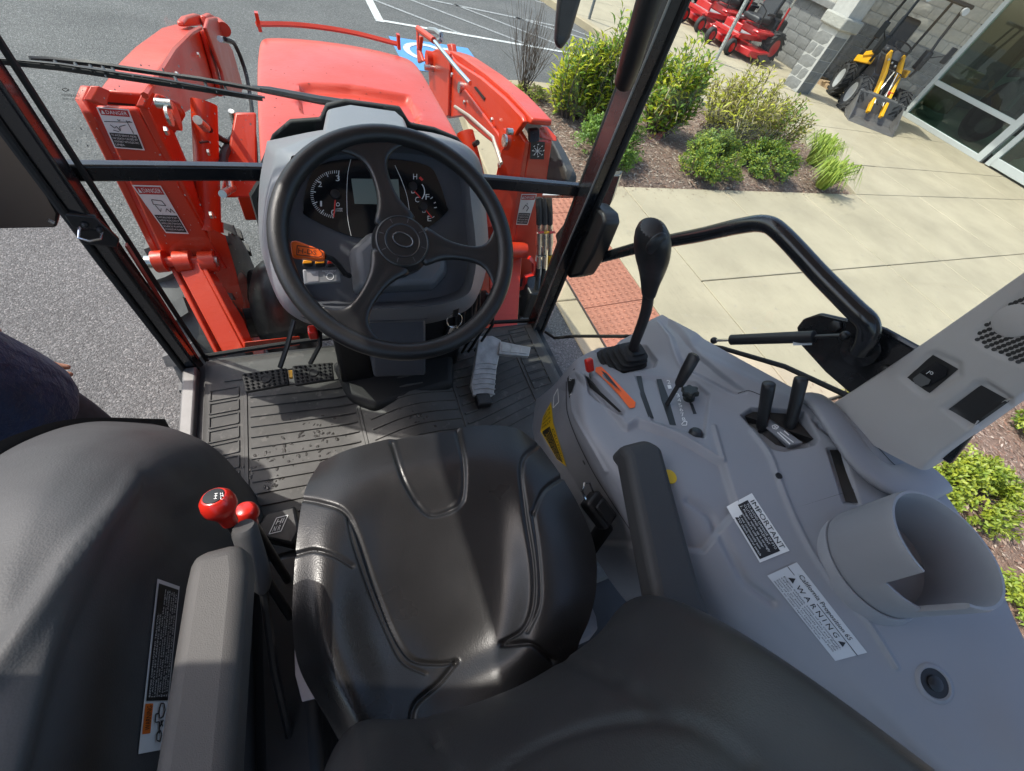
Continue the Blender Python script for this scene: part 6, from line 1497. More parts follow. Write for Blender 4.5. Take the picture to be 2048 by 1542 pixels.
MB().tube([a, a + (b_ - a) * .17], .0035, 10).build('strut_rod', MT['chrome'], stt); MB().tube([a + (b_ - a) * .81, b_], .004, 10).build('strut_end', MT['black'], stt)
for p in (a, b_): MB().ball(p, .0085, 12, 8).build('ball_joint', MT['black'], stt)
pq = Plane(X(1595, 686, .679), (-.75, -.2, .62)); MB().poly([pq.hit(*p) for p in ((1586, 683), (1624, 682), (1624, 690), (1586, 691))]).build('strut_label', mat('strut_label', (.5, .52, .52), .5), stt)
# --- person standing by the open left door is built below
# outer fender behind the console
MB().tube([X(*p, .74) for p in ((1450, 712), (1560, 772), (1700, 845))], .010, 8).build('fender_edge', MT['rubber'], TR)
# lower step frame on the right, outside the glass
rs = [X(1212, 352, .70), X(1240, 350, .70), X(1222, 405, .70), X(1205, 440, .70), X(1195, 430, .70)]
MB().prism(rs, (.03, .03, 0)).build('step_tube', M_frame, TR, bevel=.004)
sh_ = [X(*p, .74) for p in ((1026, 205), (1032, 192), (1042, 187), (1060, 206), (1085, 250), (1110, 292), (1133, 340), (1130, 366), (1085, 372), (1070, 300), (1045, 250))]
MB().prism(sh_, (.06, 0, -.02)).build('dark_curved_plate', mat('curved_plate_grey', (.03, .031, .033), .6, bump=(60, .002)), TR, bevel=.012, seg=3)  # made-up plate standing in for an unidentified dark curved outline
MB().cyl(Y(1088, 391, 1.15), Y(1160, 391, 1.02), .008, 10).build('stay_rod', MT['steel'], TR)

# dust and dried drops on the windshield
random.seed(91); ds = MB()
for k in range(240):
    low = random.random() < .45
    p = Y(random.uniform(140, 520) if random.random() < .7 else random.uniform(900, 1140), random.uniform(370, 680) if low else random.uniform(140, 325), 1.0)
    r = random.choice((.0006, .0008, .001, .0014)); x = p.x; yy = (1.0 + .045 * (1 - (x / .6) ** 2)) - .004
    ds.lathe([(r, 0), (r * .3, .0001)], 6, Matrix.Translation((x, yy, p.z)) @ Matrix.Rotation(R_(90), 4, 'X') @ Matrix.Diagonal((random.uniform(.7, 1.2), random.uniform(.8, 2.2), 1, 1)))
ds.build('dust_speck', mat('glass_dust', (.36, .34, .32), .9), TR)['kind'] = 'stuff'
# --- bonnet
M_pnt = MT['paint']
hr = []
for (y, hw, zt, zs, cx) in ((1.10, .285, 1.435, 1.30, .010), (1.35, .287, 1.43, 1.29, .012), (1.65, .287, 1.42, 1.27, .015), (1.88, .284, 1.41, 1.26, .02), (2.02, .276, 1.395, 1.24, .022), (2.10, .262, 1.365, 1.20, .025), (2.14, .25, 1.28, 1.12, .025), (2.15, .25, .95, .9, .025)):
    hr.append([(cx + x * hw, y, z) for x, z in ((-1.02, zs - .30), (-1.015, zs), (-1.005, zt - .055), (-.985, zt - .022), (-.93, zt - .006), (-.5, zt + .006), (0, zt + .010), (.5, zt + .006), (.93, zt - .006), (.985, zt - .022), (1.005, zt - .055), (1.015, zs), (1.02, zs - .30))])
hs = Surf(hr, 240, 180, [], [([(603, 170), (620, 168), (700, 172), (815, 192), (836, 225), (834, 248), (800, 262), (608, 226), (596, 205)], 3, -.020)], conv=False)
hood = hs.mb.build('bonnet', M_pnt, TR, ang=50); hood['label'] = 'glossy orange red bonnet with a raised panel at its rear'
random.seed(12); dt = MB()
for k in range(60):
    p = hs.hit(random.uniform(540, 860), random.uniform(95, 260), .0004); dt.lathe([(random.uniform(.001, .003), 0), (.0008, .0005)], 6, Matrix.Translation(p))
dt.build('debris_speck', mat('specks', (.10, .03, .02), .7), hood)['kind'] = 'stuff'
# guard bar ahead of the bonnet
gbp = [Y(512, 48, 2.20), Y(600, 50, 2.24), Y(700, 64, 2.24), Y(795, 88, 2.20)]
gb = MB().tube([tuple(p) for p in cr_interp([tuple(p) for p in gbp], 12)], .009, 4, up=(0, 0, 1)).build('guard_bar', M_pnt, TR); 
for a_, b_ in (((512, 24), (521, 62)), ((796, 68), (798, 98))): 
    p, q = Y(*a_, 2.16), Y(*b_, 2.16); MB().hexa([p + Vector((-.006, -.012, 0)), p + Vector((.006, -.012, 0)), p + Vector((.006, .012, 0)), p + Vector((-.006, .012, 0))], [q + Vector((-.006, -.012, 0)), q + Vector((.006, -.012, 0)), q + Vector((.006, .012, 0)), q + Vector((-.006, .012, 0))]).build('guard_post', M_pnt, gb)
# black rear edge of the bonnet
MB().tube([(-.30, 1.085, 1.20), (-.296, 1.085, 1.36), (-.25, 1.085, 1.425), (0, 1.085, 1.44), (.25, 1.085, 1.425), (.305, 1.085, 1.36), (.31, 1.085, 1.2)], .016, 8).build('bonnet_gasket', MT['rubber'], hood)
MB().box((.0, 1.6, .95), (.42, .9, .5)).build('engine_bay', MT['black'], TR, bevel=.03)
# front axle and tyres
M_tyref = mat('front_tyre', (.115, .115, .113), .8, var=(10, .25), bump=(80, .0015))
def ftyre(x, y, r, wd, turn):
    ax = Matrix.Rotation(R_(turn), 3, 'Z') @ Vector((1, 0, 0)); q = Vector((0, 0, 1)).rotation_difference(ax).to_matrix().to_4x4(); q.translation = (x, y, r + .0)
    h = wd / 2; o = MB().lathe([(r * .52, -h * .8), (r * .78, -h), (r * .93, -h * .9), (r * .985, -h * .6), (r, 0), (r * .985, h * .6), (r * .93, h * .9), (r * .78, h), (r * .52, h * .8)], 48, q, cap=False).build('front_tyre', M_tyref, TR)
    MB().lathe([(.03, -h * .3), (r * .45, -h * .5), (r * .54, -h * .82), (r * .54, h * .82), (r * .45, h * .5), (.03, h * .3)], 32, q).build('rim', MT['paint'], o)
    for k in range(17):
        for sd in (-1, 1):
            a = 2 * math.pi * (k + (.5 if sd > 0 else 0)) / 17; lo, hi = [], []
            for aa, zz in ((a - .02, sd * h * .12), (a + .11, sd * h * .06), (a + .18, sd * h * .45), (a + .20, sd * h * 1.0), (a + .10, sd * h * 1.0), (a + .05, sd * h * .5)):
                rr = r * (.99 if abs(zz) < h * .8 else .93); lo.append(q @ Vector((rr * .97 * math.cos(aa), rr * .97 * math.sin(aa), zz))); hi.append(q @ Vector((rr * 1.075 * math.cos(aa + .008), rr * 1.075 * math.sin(aa + .008), zz * .97)))
            n = len(lo); MB().add(lo + hi, [tuple(range(n, 2 * n)), tuple(range(n))[::-1]] + [(i, (i + 1) % n, n + (i + 1) % n, n + i) for i in range(n)]).build('tyre_lug', M_tyref, o)
    return o
tl = ftyre(-.645, 1.58, .42, .27, 0); tl['label'] = 'front left tyre with chunky bar tread below the loader post'
tr_ = ftyre(.73, 1.56, .42, .28, 0); tr_['label'] = 'front right tyre behind the loader post'
MB().cyl((-.6, 1.56, .42), (.65, 1.56, .42), .07, 16).build('front_axle', MT['black'], TR)
for sx in (-1, 1): MB().box((sx * .42, 1.56, .50), (.16, .2, .34)).build('axle_housing', MT['black'], TR, bevel=.03)
for (x, y, z, s) in ((-.36, 1.36, .62, .30), (-.33, 1.22, .50, .2), (.36, 1.3, .6, .26)): MB().ball((x, y, z), (s * .4, s * .55, s), 18, 10).build('transmission_tank', MT['black'], TR)

# ------------------------------------------------------------------ front loader
LD = thing('front_loader', (0, 1.4, 0), 'orange red front end loader with two boom arms beside the bonnet', 'loader')
z1 = zoom(0, 0, 3.657); z8 = zoom(760, 0, 4.267)
def platex(name, pts, x0, x1, m=M_pnt, lab=None, bev=.006, parent=LD):
    P_ = [X(*p, x0) for p in pts]; o = MB().prism(P_, (x1 - x0, 0, 0)).build(name, m, parent, bevel=bev)
    if lab: o['label'] = lab
    return o
XLi, XLo = -.522, -.622
# left boom: arched box beam, its inner cheek measured on the plane x = XLi
bl_pts = z1((1080, 690), (1130, 590), (1180, 490), (1260, 375), (1400, 232), (1470, 205), (1530, 250), (1600, 520), (1640, 690), (1560, 720), (1480, 745), (1330, 850), (1265, 905), (1200, 940))
bl_o = platex('boom_arm', bl_pts, XLi, XLo, lab='left boom arm, arched box beam')
platex('cheek_plate', z1((1480, 200), (1500, 130), (1560, 120), (1610, 250), (1680, 360), (1760, 640), (1740, 700), (1640, 700), (1600, 520)), XLi + .03, XLi + .045, parent=bl_o)
platex('rib', z1((1455, 215), (1475, 215), (1615, 700), (1590, 705)), XLi + .002, XLi + .022, parent=bl_o)
MB().tube([X(*p, XLi + .02) for p in z1((1060, 700), (1150, 560), (1270, 370), (1400, 240), (1465, 205))], .008, 6).build('weld_edge', M_pnt, bl_o)
# elbow lugs at the top
platex('pivot_lug', z1((1290, 150), (1320, 115), (1400, 95), (1450, 110), (1460, 180), (1300, 190)), XLo + .05, XLo + .075, parent=bl_o)
platex('pivot_lug', z1((1460, 110), (1500, 92), (1550, 120), (1600, 200), (1490, 240)), XLi - .02, XLi + .005, parent=bl_o)
MB().cyl(X(*z1((1600, 170))[0], XLi - .04), X(*z1((1640, 215))[0], XLi + .06), .03, 16).build('pivot_boss', M_pnt, bl_o)
# left post (tower) facing the cab
def tower(side, faceq, lab, yb, xo, xi, depth=.09):
    """faceq px: TL TR BR BL of the cab-side face"""
    P_ = [Y(*p, y) for p, y in zip(faceq, yb)]; o = MB().hexa(P_, [p + Vector((0, depth, .0)) for p in P_]).build('loader_post', M_pnt, LD, bevel=.006); o['label'] = lab
    return o, P_
tq = [(190, 215), (275, 218), (455, 540), (330, 520)]; ty = (1.40, 1.40, 1.36, 1.36)
tL, PLt = tower(-1, tq, 'left loader post with white danger plates', ty, 0, 0, .02)
# side cheeks of the left post
P_i = [Y(275, 215, 1.40), Y(300, 185, 1.46), Y(350, 305, 1.50), Y(425, 470, 1.50), Y(485, 650, 1.42), Y(470, 690, 1.38), Y(430, 520, 1.37)]
MB().prism(P_i, (.02, 0, 0)).build('post_cheek', M_pnt, tL, bevel=.004)
P_o = [Y(168, 200, 1.42), Y(180, 172, 1.46), Y(205, 176, 1.50), Y(215, 210, 1.50), Y(345, 520, 1.44), Y(335, 540, 1.38), Y(185, 225, 1.40)]
MB().prism(P_o, (-.02, 0, 0)).build('post_cheek', M_pnt, tL, bevel=.004)
MB().prism([Y(270, 212, 1.395), Y(285, 180, 1.42), Y(295, 186, 1.44), Y(282, 220, 1.40)], (.018, 0, 0)).build('post_lug', M_pnt, tL, bevel=.003)
MB().prism([Y(165, 200, 1.395), Y(180, 170, 1.42), Y(204, 180, 1.44), Y(196, 212, 1.40)], (.018, 0, 0)).build('post_lug', M_pnt, tL, bevel=.003)
MB().prism([Y(*p, 1.45) for p in z1((760, 690), (1000, 700), (985, 780), (780, 760))], (0, .03, 0)).build('boom_end', MT['black'], tL)
# pin bosses
def boss(px, py, x, ax, r, l, m, parent): 
    c = X(px, py, x); return MB().cyl(c, c + Vector(ax) * l, r, 20).build('pivot_pin', m, parent)
boss(335, 232, -.462, (1, 0, 0), .030, .02, M_pnt, tL); boss(335, 232, -.442, (1, 0, 0), .020, .006, MT['steel'], tL); boss(311, 206, -.46, (1, 0, 0), .010, .03, MT['steel'], tL)
# lower fork, cross pin and mounting rail down to the chassis
pinA, pinB = Y(292, 524, 1.33), Y(436, 522, 1.33)
MB().cyl(pinA, pinA + (pinB - pinA) * .12, .020, 16).build('lock_pin', MT['steel'], LD); MB().cyl(pinA + (pinB - pinA) * .12, pinA + (pinB - pinA) * .9, .017, 16).build('cross_pin', M_pnt, LD); MB().cyl(pinA + (pinB - pinA) * .9, pinB, .018, 16).build('pin_head', MT['steel'], LD)
for (a, b_) in ((310, 332), (352, 384), (402, 432)):
    c0, c1 = Y(a, 524, 1.33), Y(b_, 522, 1.33); MB().cyl(c0, c1, .034, 20).build('pin_boss', M_pnt, LD)
rail = [Y(352, 530, 1.32), Y(395, 520, 1.32), Y(492, 705, 1.06), Y(448, 712, 1.06)]
rl = MB().hexa(rail, [p + Vector((0.0, .02, -.005)) for p in rail]).build('mount_rail', M_pnt, LD, bevel=.004)
MB().prism([Y(395, 520, 1.32), Y(400, 510, 1.38), Y(480, 640, 1.2), Y(500, 690, 1.1), Y(492, 705, 1.06)], (.012, 0, 0)).build('rail_flange', M_pnt, rl, bevel=.003)
MB().prism([Y(345, 530, 1.33), Y(365, 520, 1.36), Y(455, 712, 1.1), Y(440, 712, 1.06)], (-.012, 0, 0)).build('rail_flange', M_pnt, rl, bevel=.003)
MB().hexa([Y(488, 684, 1.05), Y(600, 672, 1.05), Y(600, 690, 1.05), Y(488, 706, 1.05)], [Y(488, 684, 1.12), Y(600, 672, 1.12), Y(600, 690, 1.12), Y(488, 706, 1.12)]).build('cross_member', M_pnt, LD, bevel=.004)
MB().hexa([(-.46, 1.80, 1.02), (-.28, 1.80, 1.02), (-.28, 1.80, .80), (-.46, 1.80, .80)], [(-.46, 1.83, 1.02), (-.28, 1.83, 1.02), (-.28, 1.83, .80), (-.46, 1.83, .80)]).build('side_plate', M_pnt, LD, bevel=.004)
gus = [Y(*p, 1.37) for p in ((420, 452), (452, 472), (474, 545), (489, 606), (482, 642), (452, 604), (418, 540))]
MB().prism(gus, (-.02, .015, 0)).build('gusset_plate', M_pnt, LD, bevel=.004)
gus = [Y(*p, 1.46) for p in ((300, 186), (345, 205), (362, 232), (345, 262), (320, 300), (300, 250))]
MB().prism(gus, (.015, .01, 0)).build('pivot_plate', M_pnt, LD, bevel=.006)
MB().hexa([Y(470, 225, 1.75), Y(512, 225, 1.75), Y(515, 395, 1.55), Y(440, 395, 1.55)], [Y(470, 225, 1.79), Y(512, 225, 1.79), Y(515, 395, 1.59), Y(440, 395, 1.59)]).build('side_frame', M_pnt, LD, bevel=.006)
# lift cylinder, hoses on the left
cy0, cy1 = Y(408, 205, 1.62), Y(418, 440, 1.42)
MB().cyl(cy0, cy1, .034, 20).build('lift_cylinder', M_pnt, LD)
MB().cyl(cy1, cy1 + (cy1 - cy0) * .10, .040, 20).build('cylinder_base', M_pnt, LD)
def hose(pts, r=.011, m=None): return MB().tube([tuple(p) for p in cr_interp([tuple(p) for p in pts], 24)], r, 8).build('hydraulic_hose', m or MT['rubber'], LD)
hose([X(450, 78, -.40), X(470, 90, -.40), X(490, 140, -.39), X(500, 190, -.38), X(508, 260, -.36), X(512, 330, -.36)], .009)
hose([X(468, 235, -.42), X(475, 262, -.42), X(462, 285, -.42), X(448, 310, -.42), X(446, 340, -.42)], .014)
hose([X(405, 245, -.43), X(430, 270, -.43), X(455, 285, -.42)], .010); hose([X(400, 285, -.44), X(430, 285, -.44), X(455, 310, -.42), X(490, 330, -.4)], .003)
for a, b_ in (((440, 78), (468, 84)), ((462, 222), (470, 244)), ((395, 240), (412, 256)), ((455, 340), (462, 380)), ((445, 388), (466, 376))): 
    MB().cyl(X(*a, -.415), X(*b_, -.415), .011, 12).build('hose_fitting', MT['steel'], LD)
# right boom and post
XRi = .545
rb = z8((430, 440), (480, 415), (560, 425), (640, 520), (700, 560), (860, 660), (1060, 830), (1205, 985), (1225, 1040), (1180, 1110), (1110, 1230), (1060, 1300), (900, 1180), (760, 1060), (700, 990), (580, 1010), (480, 960), (420, 760), (410, 560))
rbo = platex('boom_arm', rb, XRi, XRi + .02, lab='right boom arm, cheek plate and box beam')
rbt = z8((560, 425), (640, 450), (700, 480), (900, 620), (1100, 790), (1250, 950), (1300, 1010), (1290, 1060), (1200, 1050), (1060, 940), (860, 760), (700, 640))
platex('beam', rbt, XRi + .02, XRi + .10, parent=rbo)
platex('rib', z8((575, 440), (590, 450), (580, 990), (562, 1000)), XRi - .016, XRi - .001, parent=rbo)
platex('gusset', z8((680, 780), (720, 760), (1000, 1130), (1080, 1320), (1030, 1320), (960, 1160), (640, 920)), XRi - .012, XRi - .001, parent=rbo)
boss(*z8((395, 500))[0], XRi - .03, (1, 0, 0), .036, .05, M_pnt, rbo); boss(*z8((380, 575))[0], XRi - .05, (1, 0, 0), .014, .05, MT['steel'], rbo); boss(*z8((672, 745))[0], XRi - .02, (1, 0, 0), .022, .03, MT['steel'], rbo)
platex('pivot_lug', z8((320, 300), (345, 310), (330, 430), (360, 520), (320, 540), (310, 430)), XRi - .05, XRi - .03, parent=rbo); platex('pivot_lug', z8((565, 375), (605, 370), (620, 470), (600, 490)), XRi + .10, XRi + .13, parent=rbo)
# level indicator rod and hook
ind = MB().tube([X(*z8((325, 245))[0], .46), X(*z8((460, 345))[0], .47)], .014, 10).build('indicator_tube', M_pnt, rbo)
MB().tube([X(*z8((320, 250))[0], .46), X(*z8((325, 420))[0], .455)], .007, 8).build('indicator_bracket', M_pnt, ind)
MB().tube([X(*z8((455, 340))[0], .47), X(*z8((670, 600))[0], .475), X(*z8((770, 710))[0], .478)], .0085, 10).build('indicator_rod', MT['chrome'], ind)
MB().tube([X(*z8((640, 910))[0], .455), X(*z8((760, 990))[0], .455), X(*z8((965, 1175))[0], .45), X(*z8((1010, 1320))[0], .445), X(*z8((1035, 1395))[0], .445)], .0065, 8).build('hydraulic_pipe', mat('pipe_pale', (.62, .55, .45), .35, .6), rbo)
MB().tube([X(*p, .55) for p in z8((410, 290), (420, 255), (480, 265), (520, 300), (525, 340), (500, 350))], .013, 8).build('bonnet_hook', mat('hook_grey', (.35, .37, .38), .4, .6), rbo)
platex('indicator_slot', z8((800, 745), (815, 738), (895, 835), (885, 855)), XRi - .004, XRi - .001, MT['ink'], parent=rbo, bev=0)
# right post
rq = [(1050, 278), (1105, 285), (1050, 590), (985, 575)]; rP, PRt = tower(1, [(1060, 285), (1105, 282), (1062, 590), (1012, 585)], 'right loader post with small black and white plates', (1.40, 1.40, 1.34, 1.34), 0, 0, .02)
MB().prism([Y(1060, 285, 1.40), Y(1045, 260, 1.44), Y(1025, 262, 1.48), Y(1012, 300, 1.48), Y(985, 420, 1.44), Y(975, 490, 1.40), Y(1012, 585, 1.34)], (-.02, 0, 0)).build('post_cheek', M_pnt, rP, bevel=.004)
MB().prism([Y(1105, 282, 1.40), Y(1104, 272, 1.42), Y(1085, 252, 1.46), Y(1078, 256, 1.48), Y(1078, 275, 1.42)], (.02, 0, 0)).build('post_lug', M_pnt, rP, bevel=.003)
MB().prism([Y(1060, 285, 1.395), Y(1060, 262, 1.42), Y(1078, 260, 1.42), Y(1078, 282, 1.395)], (0, .02, 0)).build('boom_end', MT['black'], rP)
boss(*z8((1072, 1200))[0], .475, (-1, 0, 0), .020, .008, MT['steel'], rP); boss(*z8((1090, 1190))[0], .50, (-1, 0, 0), .034, .022, M_pnt, rP); boss(*z8((1130, 1125))[0], .48, (-1, 0, 0), .010, .02, MT['steel'], rP)
railr = [Y(975, 480, 1.36), Y(1045, 500, 1.36), Y(1035, 655, 1.06), Y(985, 660, 1.06)]; MB().hexa(railr, [p + Vector((0, .02, 0)) for p in railr]).build('mount_rail', M_pnt, LD, bevel=.004)
MB().cyl(Y(1000, 500, 1.33), Y(1050, 500, 1.33), .034, 18).build('pin_boss', M_pnt, LD)
MB().cyl(Y(930, 265, 1.62), Y(965, 400, 1.45), .034, 20).build('lift_cylinder', M_pnt, LD); MB().cyl(Y(960, 395, 1.45), Y(975, 450, 1.40), .042, 20).build('cylinder_base', M_pnt, LD)
hose([X(905, 300, .42), X(925, 285, .43), X(940, 292, .44), X(955, 285, .44)], .010, MT['rubber']); MB().cyl(X(932, 288, .44), X(946, 298, .44), .010, 10).build('hose_fitting', MT['steel'], LD)
# valve couplers at the right post
for k, (x, cl_m) in enumerate(((1078, 'steel'), (1089, 'steel'), (1100, 'steel'))):
    MB().tube([Y(x - 2, 395, 1.30), Y(x, 425, 1.28), Y(x, 448, 1.27)], .012, 8).build('hydraulic_hose', MT['rubber'], LD)
    MB().tube([Y(x, 448, 1.27), Y(x, 462, 1.27), Y(x, 463, 1.27), Y(x, 490, 1.265), Y(x, 491, 1.265), Y(x, 508, 1.26)], [.011, .011, .0135, .0135, .010, .010], 12).build('coupler', MT['steel'], LD)
    MB().tube([Y(x - 1, 466, 1.255), Y(x + 9, 464, 1.255)], .005, 6).build('coupler_band', mat('band', (.55, .05, .05), .5) if k != 1 else MT['yellow'], LD)
    MB().tube([Y(x, 508, 1.26), Y(x - 2, 545, 1.25), Y(x - 6, 580, 1.22)], .010, 8).build('hydraulic_hose', MT['rubber'], LD)
    MB().cyl(Y(x, 512, 1.25), Y(x - 1, 535, 1.25), .010, 10).build('coupler', MT['steel'] if k != 2 else MT['yellow'], LD)
MB().tube([Y(1030, 580, 1.28), Y(1048, 575, 1.27), Y(1052, 552, 1.26), Y(1068, 548, 1.26), Y(1068, 525, 1.26), Y(1058, 515, 1.27)], .012, 4).build('coupler_bracket', MT['redplast'], LD)
MB().box(Y(1060, 600, 1.25), (.10, .12, .2)).build('valve_block', MT['black'], LD, bevel=.01)
# danger plates ----------------------------------------------------------
def plate(q, pl, head, lines, pic, parent, name='danger_plate', off=.0016):
    o = decal(name, pl, q, MT['white'], parent, off, n=1)
    decal('heading_field', pl, q, MT['red_print'], o, off + .0006, (.05, .03, .95, .19), 1)
    tb = MB(); text_in(tb, pl, q, (.24, .065, .90, .155), head, off + .0012); P3 = [pl.hit(*bil(q, u, v), off + .0012) for u, v in ((.08, .16), (.20, .16), (.14, .06))]; tb.poly(P3); tb.build('heading', MT['white'], o)
    decal('text_field', pl, q, MT['ink'], o, off + .0006, (.05, .62, .95, .97), 1)
    tb = MB(); n = len(lines)
    for k, s in enumerate(lines): text_in(tb, pl, q, (.09, .65 + k * .31 / n, .90 if len(s) > 12 else .4, .65 + (k + .62) * .31 / n), s, off + .0012)
    tb.build('plate_text', MT['white'], o); tb = MB()
    for L_ in pic: line_px(tb, pl, [bil(q, u, v) for u, v in L_], 1.3, off + .001)
    tb.build('pictogram', MT['ink'], o)
    return o
plL = Plane(PLt[0] + Vector((0, -.001, 0)), (PLt[1] - PLt[0]).cross(PLt[3] - PLt[0]) * -1)
if plL.n.y > 0: plL.n = -plL.n
pic1 = [[(.05, .35), (.95, .32)], [(.78, .28), (.85, .60)], [(.70, .33), (.9, .30)], [(.2, .42), (.3, .5), (.38, .45), (.45, .56)], [(.45, .56), (.48, .45), (.7, .4)], [(.22, .55), (.4, .58)], [(.5, .27), (.55, .31), (.6, .27)]]
q1 = z1((702, 782), (940, 800), (1060, 1100), (838, 1082)); d1 = plate(q1, plL, 'DANGER', ('TO AVOID SERIOUS INJURY', 'OR DEATH CAUSED BY', 'CONTACT WITH ELECTRIC', 'LINES.'), pic1, tL); d1['label'] = 'upper danger plate about electric lines'
q2 = z1((962, 1352), (1175, 1358), (1400, 1685), (1205, 1690)); q2 = [q2[0], q2[1], (378, 468), (332, 466)]
pic2 = [[(.35, .3), (.7, .32), (.75, .42), (.3, .4), (.35, .3)], [(.35, .42), (.4, .55), (.5, .48)], [(.6, .55), (.7, .48), (.78, .56), (.85, .48), (.92, .57)]]
d2 = plate(q2, plL, 'DANGER', ('TO AVOID SERIOUS INJURY OR DEATH', 'CAUSED BY FALLING LOADS OR', 'LOADER ROLL BACK, ATTACH AND USE', 'THE LOADER ONLY WITH APPROVED', 'ATTACHMENTS AND EQUIPMENT.'), pic2, tL); d2['label'] = 'lower danger plate with load pictogram'
plR = Plane(PRt[0] + Vector((0, -.001, 0)), (PRt[1] - PRt[0]).cross(PRt[3] - PRt[0]) * -1)
if plR.n.y > 0: plR.n = -plR.n
q3 = [(1062, 282), (1090, 284), (1088, 319), (1060, 318)]; o3 = decal('control_plate', plR, q3, MT['ink'], rP, .0016, n=1); tb = MB()
for a in range(0, 360, 45): line_px(tb, plR, [(1075, 302), (1075 + 9 * math.cos(R_(a)), 302 + 9 * math.sin(R_(a)))], 1.0, .0024); line_px(tb, plR, [(1075 + 11 * math.cos(R_(a)), 302 + 12 * math.sin(R_(a))), (1078 + 11 * math.cos(R_(a)), 300 + 12 * math.sin(R_(a)))], 1.5, .0024)
tb.build('diagram', MT['white'], o3); o3['label'] = 'black plate with loader control diagram'
q4 = [(1043, 388), (1074, 388), (1055, 450), (1032, 449)]; d4 = plate(q4, plR, 'DANGER', ('KEEP CLEAR OF LIFTED LOADER', 'WITH RAISED BOOM OR BUCKET', 'LOWER THE LOADER TO GROUND', 'BEFORE LEAVING THE SEAT.'), [[(.3, .5), (.45, .35), (.7, .45), (.6, .56)], [(.5, .3), (.55, .34)]], rP); d4['label'] = 'danger plate on the right loader post'

# bolts and grease nipples scattered on the plates
bolt = MB().lathe([(.010, 0), (.010, .006), (.007, .008), (.001, .008)], 6).mesh('bolt'); bolt.materials.append(MT['steel'])
for (px, py, x_, sx) in ((300, 165, -.50, 1), (352, 150, -.515, 1), (395, 110, -.515, 1), (330, 262, -.47, 1), (415, 305, -.45, 1), (420, 430, -.44, 1), (860, 130, .53, -1), (905, 150, .53, -1), (930, 205, .53, -1), (985, 240, .53, -1), (1000, 330, .50, -1), (958, 385, .47, -1), (1018, 265, .50, -1)):
    c = X(px, py, x_); ob = link('bolt', bolt, None); ob.matrix_world = Matrix.Translation(c) @ Matrix.Rotation(R_(90 * sx), 4, 'Y'); ob.parent = LD; ob.matrix_parent_inverse = Matrix.Translation(-Vector(LD.location))
# ------------------------------------------------------------------ person by the open left door
def skinned(name, joints, edges, m, parent, sub=2, root=0):
    me = bpy.data.meshes.new(name); me.from_pydata([tuple(j[0]) for j in joints], edges, [])
    o = link(name, me, m, parent)
    sk = o.modifiers.new('skin', 'SKIN'); sk.branch_smoothing = .6; sk.use_smooth_shade = True
    if not me.skin_vertices: me.skin_vertices.new()
    for i, j in enumerate(joints):
        r = j[1]; me.skin_vertices[0].data[i].radius = r if isinstance(r, tuple) else (r, r); me.skin_vertices[0].data[i].use_root = (i == root)
    sb = o.modifiers.new('sub', 'SUBSURF'); sb.levels = sub; sb.render_levels = sub
    return o
pe = thing('person', (-.985, .86, 0), 'person in navy shirt and dark jeans standing beside the open door', 'person')
O = Vector((-.985, .86, 0))
def J(x, y, z): return O + Vector((x, y, z))
M_skin = mat('skin', (.42, .22, .14), .5, var=(20, .08)); M_navy = mat('navy_cloth', (.010, .021, .060), .85, var=(10, .3), bump=(14, .03, 5), sheen=.15); M_jean = mat('dark_jeans', (.030, .034, .045), .9, var=(30, .25), bump=(400, .0008, 3))
M_hair = mat('hair', (.035, .022, .014), .6); M_shoe = mat('shoe', (.025, .024, .024), .6)
# body: pelvis, spine, neck, head, arms and legs as one surface
jb = [(J(0, 0, .96), (.11, .15)), (J(0, 0, 1.15), (.095, .13)), (J(-.01, 0, 1.36), (.10, .15)), (J(-.01, 0, 1.46), .06), (J(.0, 0, 1.52), .052), (J(.015, 0, 1.60), .075), (J(.01, 0, 1.70), .085), (J(0, 0, 1.77), .05),
      (J(-.02, .16, 1.42), .045), (J(-.03, .18, 1.2), .032), (J(.045, .14, 1.02), .024), (J(0, -.19, 1.42), .045), (J(-.02, -.25, 1.15), .032), (J(.06, -.24, .92), .024),
      (J(0, .09, .88), .088), (J(.02, .10, .48), .058), (J(-.01, .10, .10), .038), (J(0, -.09, .88), .088), (J(.01, -.11, .48), .058), (J(-.02, -.11, .10), .038)]
eb = [(0, 1), (1, 2), (2, 3), (3, 4), (4, 5), (5, 6), (6, 7), (2, 8), (8, 9), (9, 10), (2, 11), (11, 12), (12, 13), (0, 14), (14, 15), (15, 16), (0, 17), (17, 18), (18, 19)]
skinned('body', jb, eb, M_skin, pe)
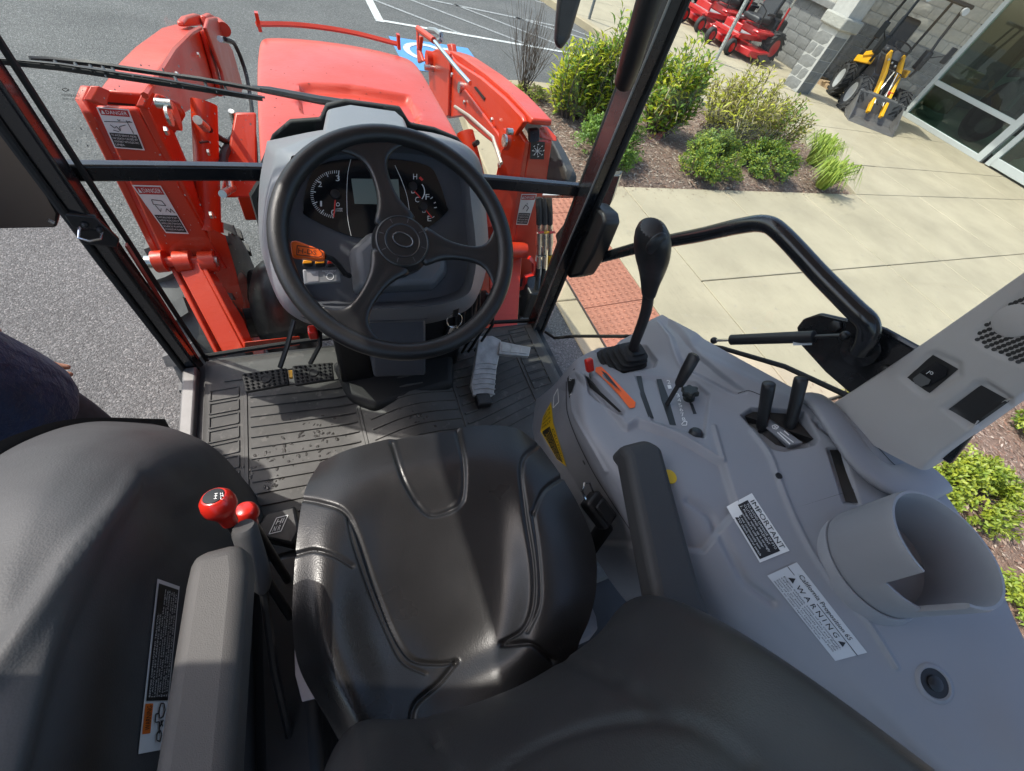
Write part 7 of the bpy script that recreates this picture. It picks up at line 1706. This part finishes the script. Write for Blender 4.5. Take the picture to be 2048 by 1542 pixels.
# shirt and trousers hug the same joints
js_ = [(J(.01, 0, .83), (.150, .185)), (J(.01, 0, .90), (.150, .185)), (J(.01, 0, 1.0), (.140, .175)), (J(0, 0, 1.15), (.115, .15)), (J(-.01, 0, 1.36), (.118, .165)), (J(-.01, 0, 1.45), .075), (J(-.02, .16, 1.42), .070), (J(-.03, .18, 1.2), .058), (J(.045, .14, 1.03), .046), (J(0, -.19, 1.42), .070), (J(-.02, -.25, 1.15), .058), (J(.052, -.242, .95), .042)]
skinned('shirt', js_, [(0, 1), (1, 2), (2, 3), (3, 4), (4, 5), (4, 6), (6, 7), (7, 8), (4, 9), (9, 10), (10, 11)], M_navy, pe)
jt = [(J(0, 0, 1.0), (.120, .16)), (J(0, 0, .92), (.12, .165)), (J(.0, .095, .84), .098), (J(.02, .10, .48), .075), (J(-.01, .10, .09), .066), (J(0, -.095, .84), .098), (J(.01, -.11, .48), .075), (J(-.02, -.11, .09), .066)]
skinned('trousers', jt, [(0, 1), (1, 2), (2, 3), (3, 4), (1, 5), (5, 6), (6, 7)], M_jean, pe)
for sy in (.10, -.11): skinned('shoe', [(J(-.06, sy, .05), .045), (J(.03, sy, .055), .048), (J(.15, sy, .04), .040)], [(0, 1), (1, 2)], M_shoe, pe)
MB().ball(J(-.005, 0, 1.715), (.098, .088, .085), 20, 12).build('hair', M_hair, pe)
for sy in (-1, 1):
    MB().ball(J(.085, sy * .032, 1.665), .012, 10, 6).build('eye', MT['white'], pe); MB().ball(J(.01, sy * .086, 1.65), (.012, .010, .028), 10, 6).build('ear', M_skin, pe)
MB().ball(J(.098, 0, 1.635), (.016, .011, .022), 10, 6).build('nose', M_skin, pe); MB().ball(J(.086, 0, 1.595), (.008, .022, .006), 10, 6).build('mouth', mat('lips', (.35, .12, .10), .5), pe)
def hand(w_, d, side):
    d = d.normalized(); s = Vector((0, side, 0)); s = (s - d * s.dot(d)).normalized(); n = d.cross(s)
    jh = [(w_, .026), (w_ + d * .045, (.030, .016)), (w_ + d * .085, (.034, .014))]; e = [(0, 1), (1, 2)]
    for k, (off, ln) in enumerate(((-.028, .068), (-.010, .078), (.010, .074), (.028, .058))):
        i = len(jh); jh += [(w_ + d * .095 + s * off, .0095), (w_ + d * (.095 + ln * .5) + s * off + n * .012, .0090), (w_ + d * (.095 + ln * .85) + s * off + n * .034, .0080)]; e += [(2, i), (i, i + 1), (i + 1, i + 2)]
    i = len(jh); jh += [(w_ + d * .04 - s * .036 + n * .012, .0105), (w_ + d * .075 - s * .050 + n * .026, .0095), (w_ + d * .10 - s * .046 + n * .038, .0085)]; e += [(1, i), (i, i + 1), (i + 1, i + 2)]
    skinned('hand', jh, e, M_skin, pe)
hand(J(.035, .14, 1.0), Vector((.20, -.08, -.85)), 1); hand(J(.06, -.24, .90), Vector((.15, .05, -1)), -1)
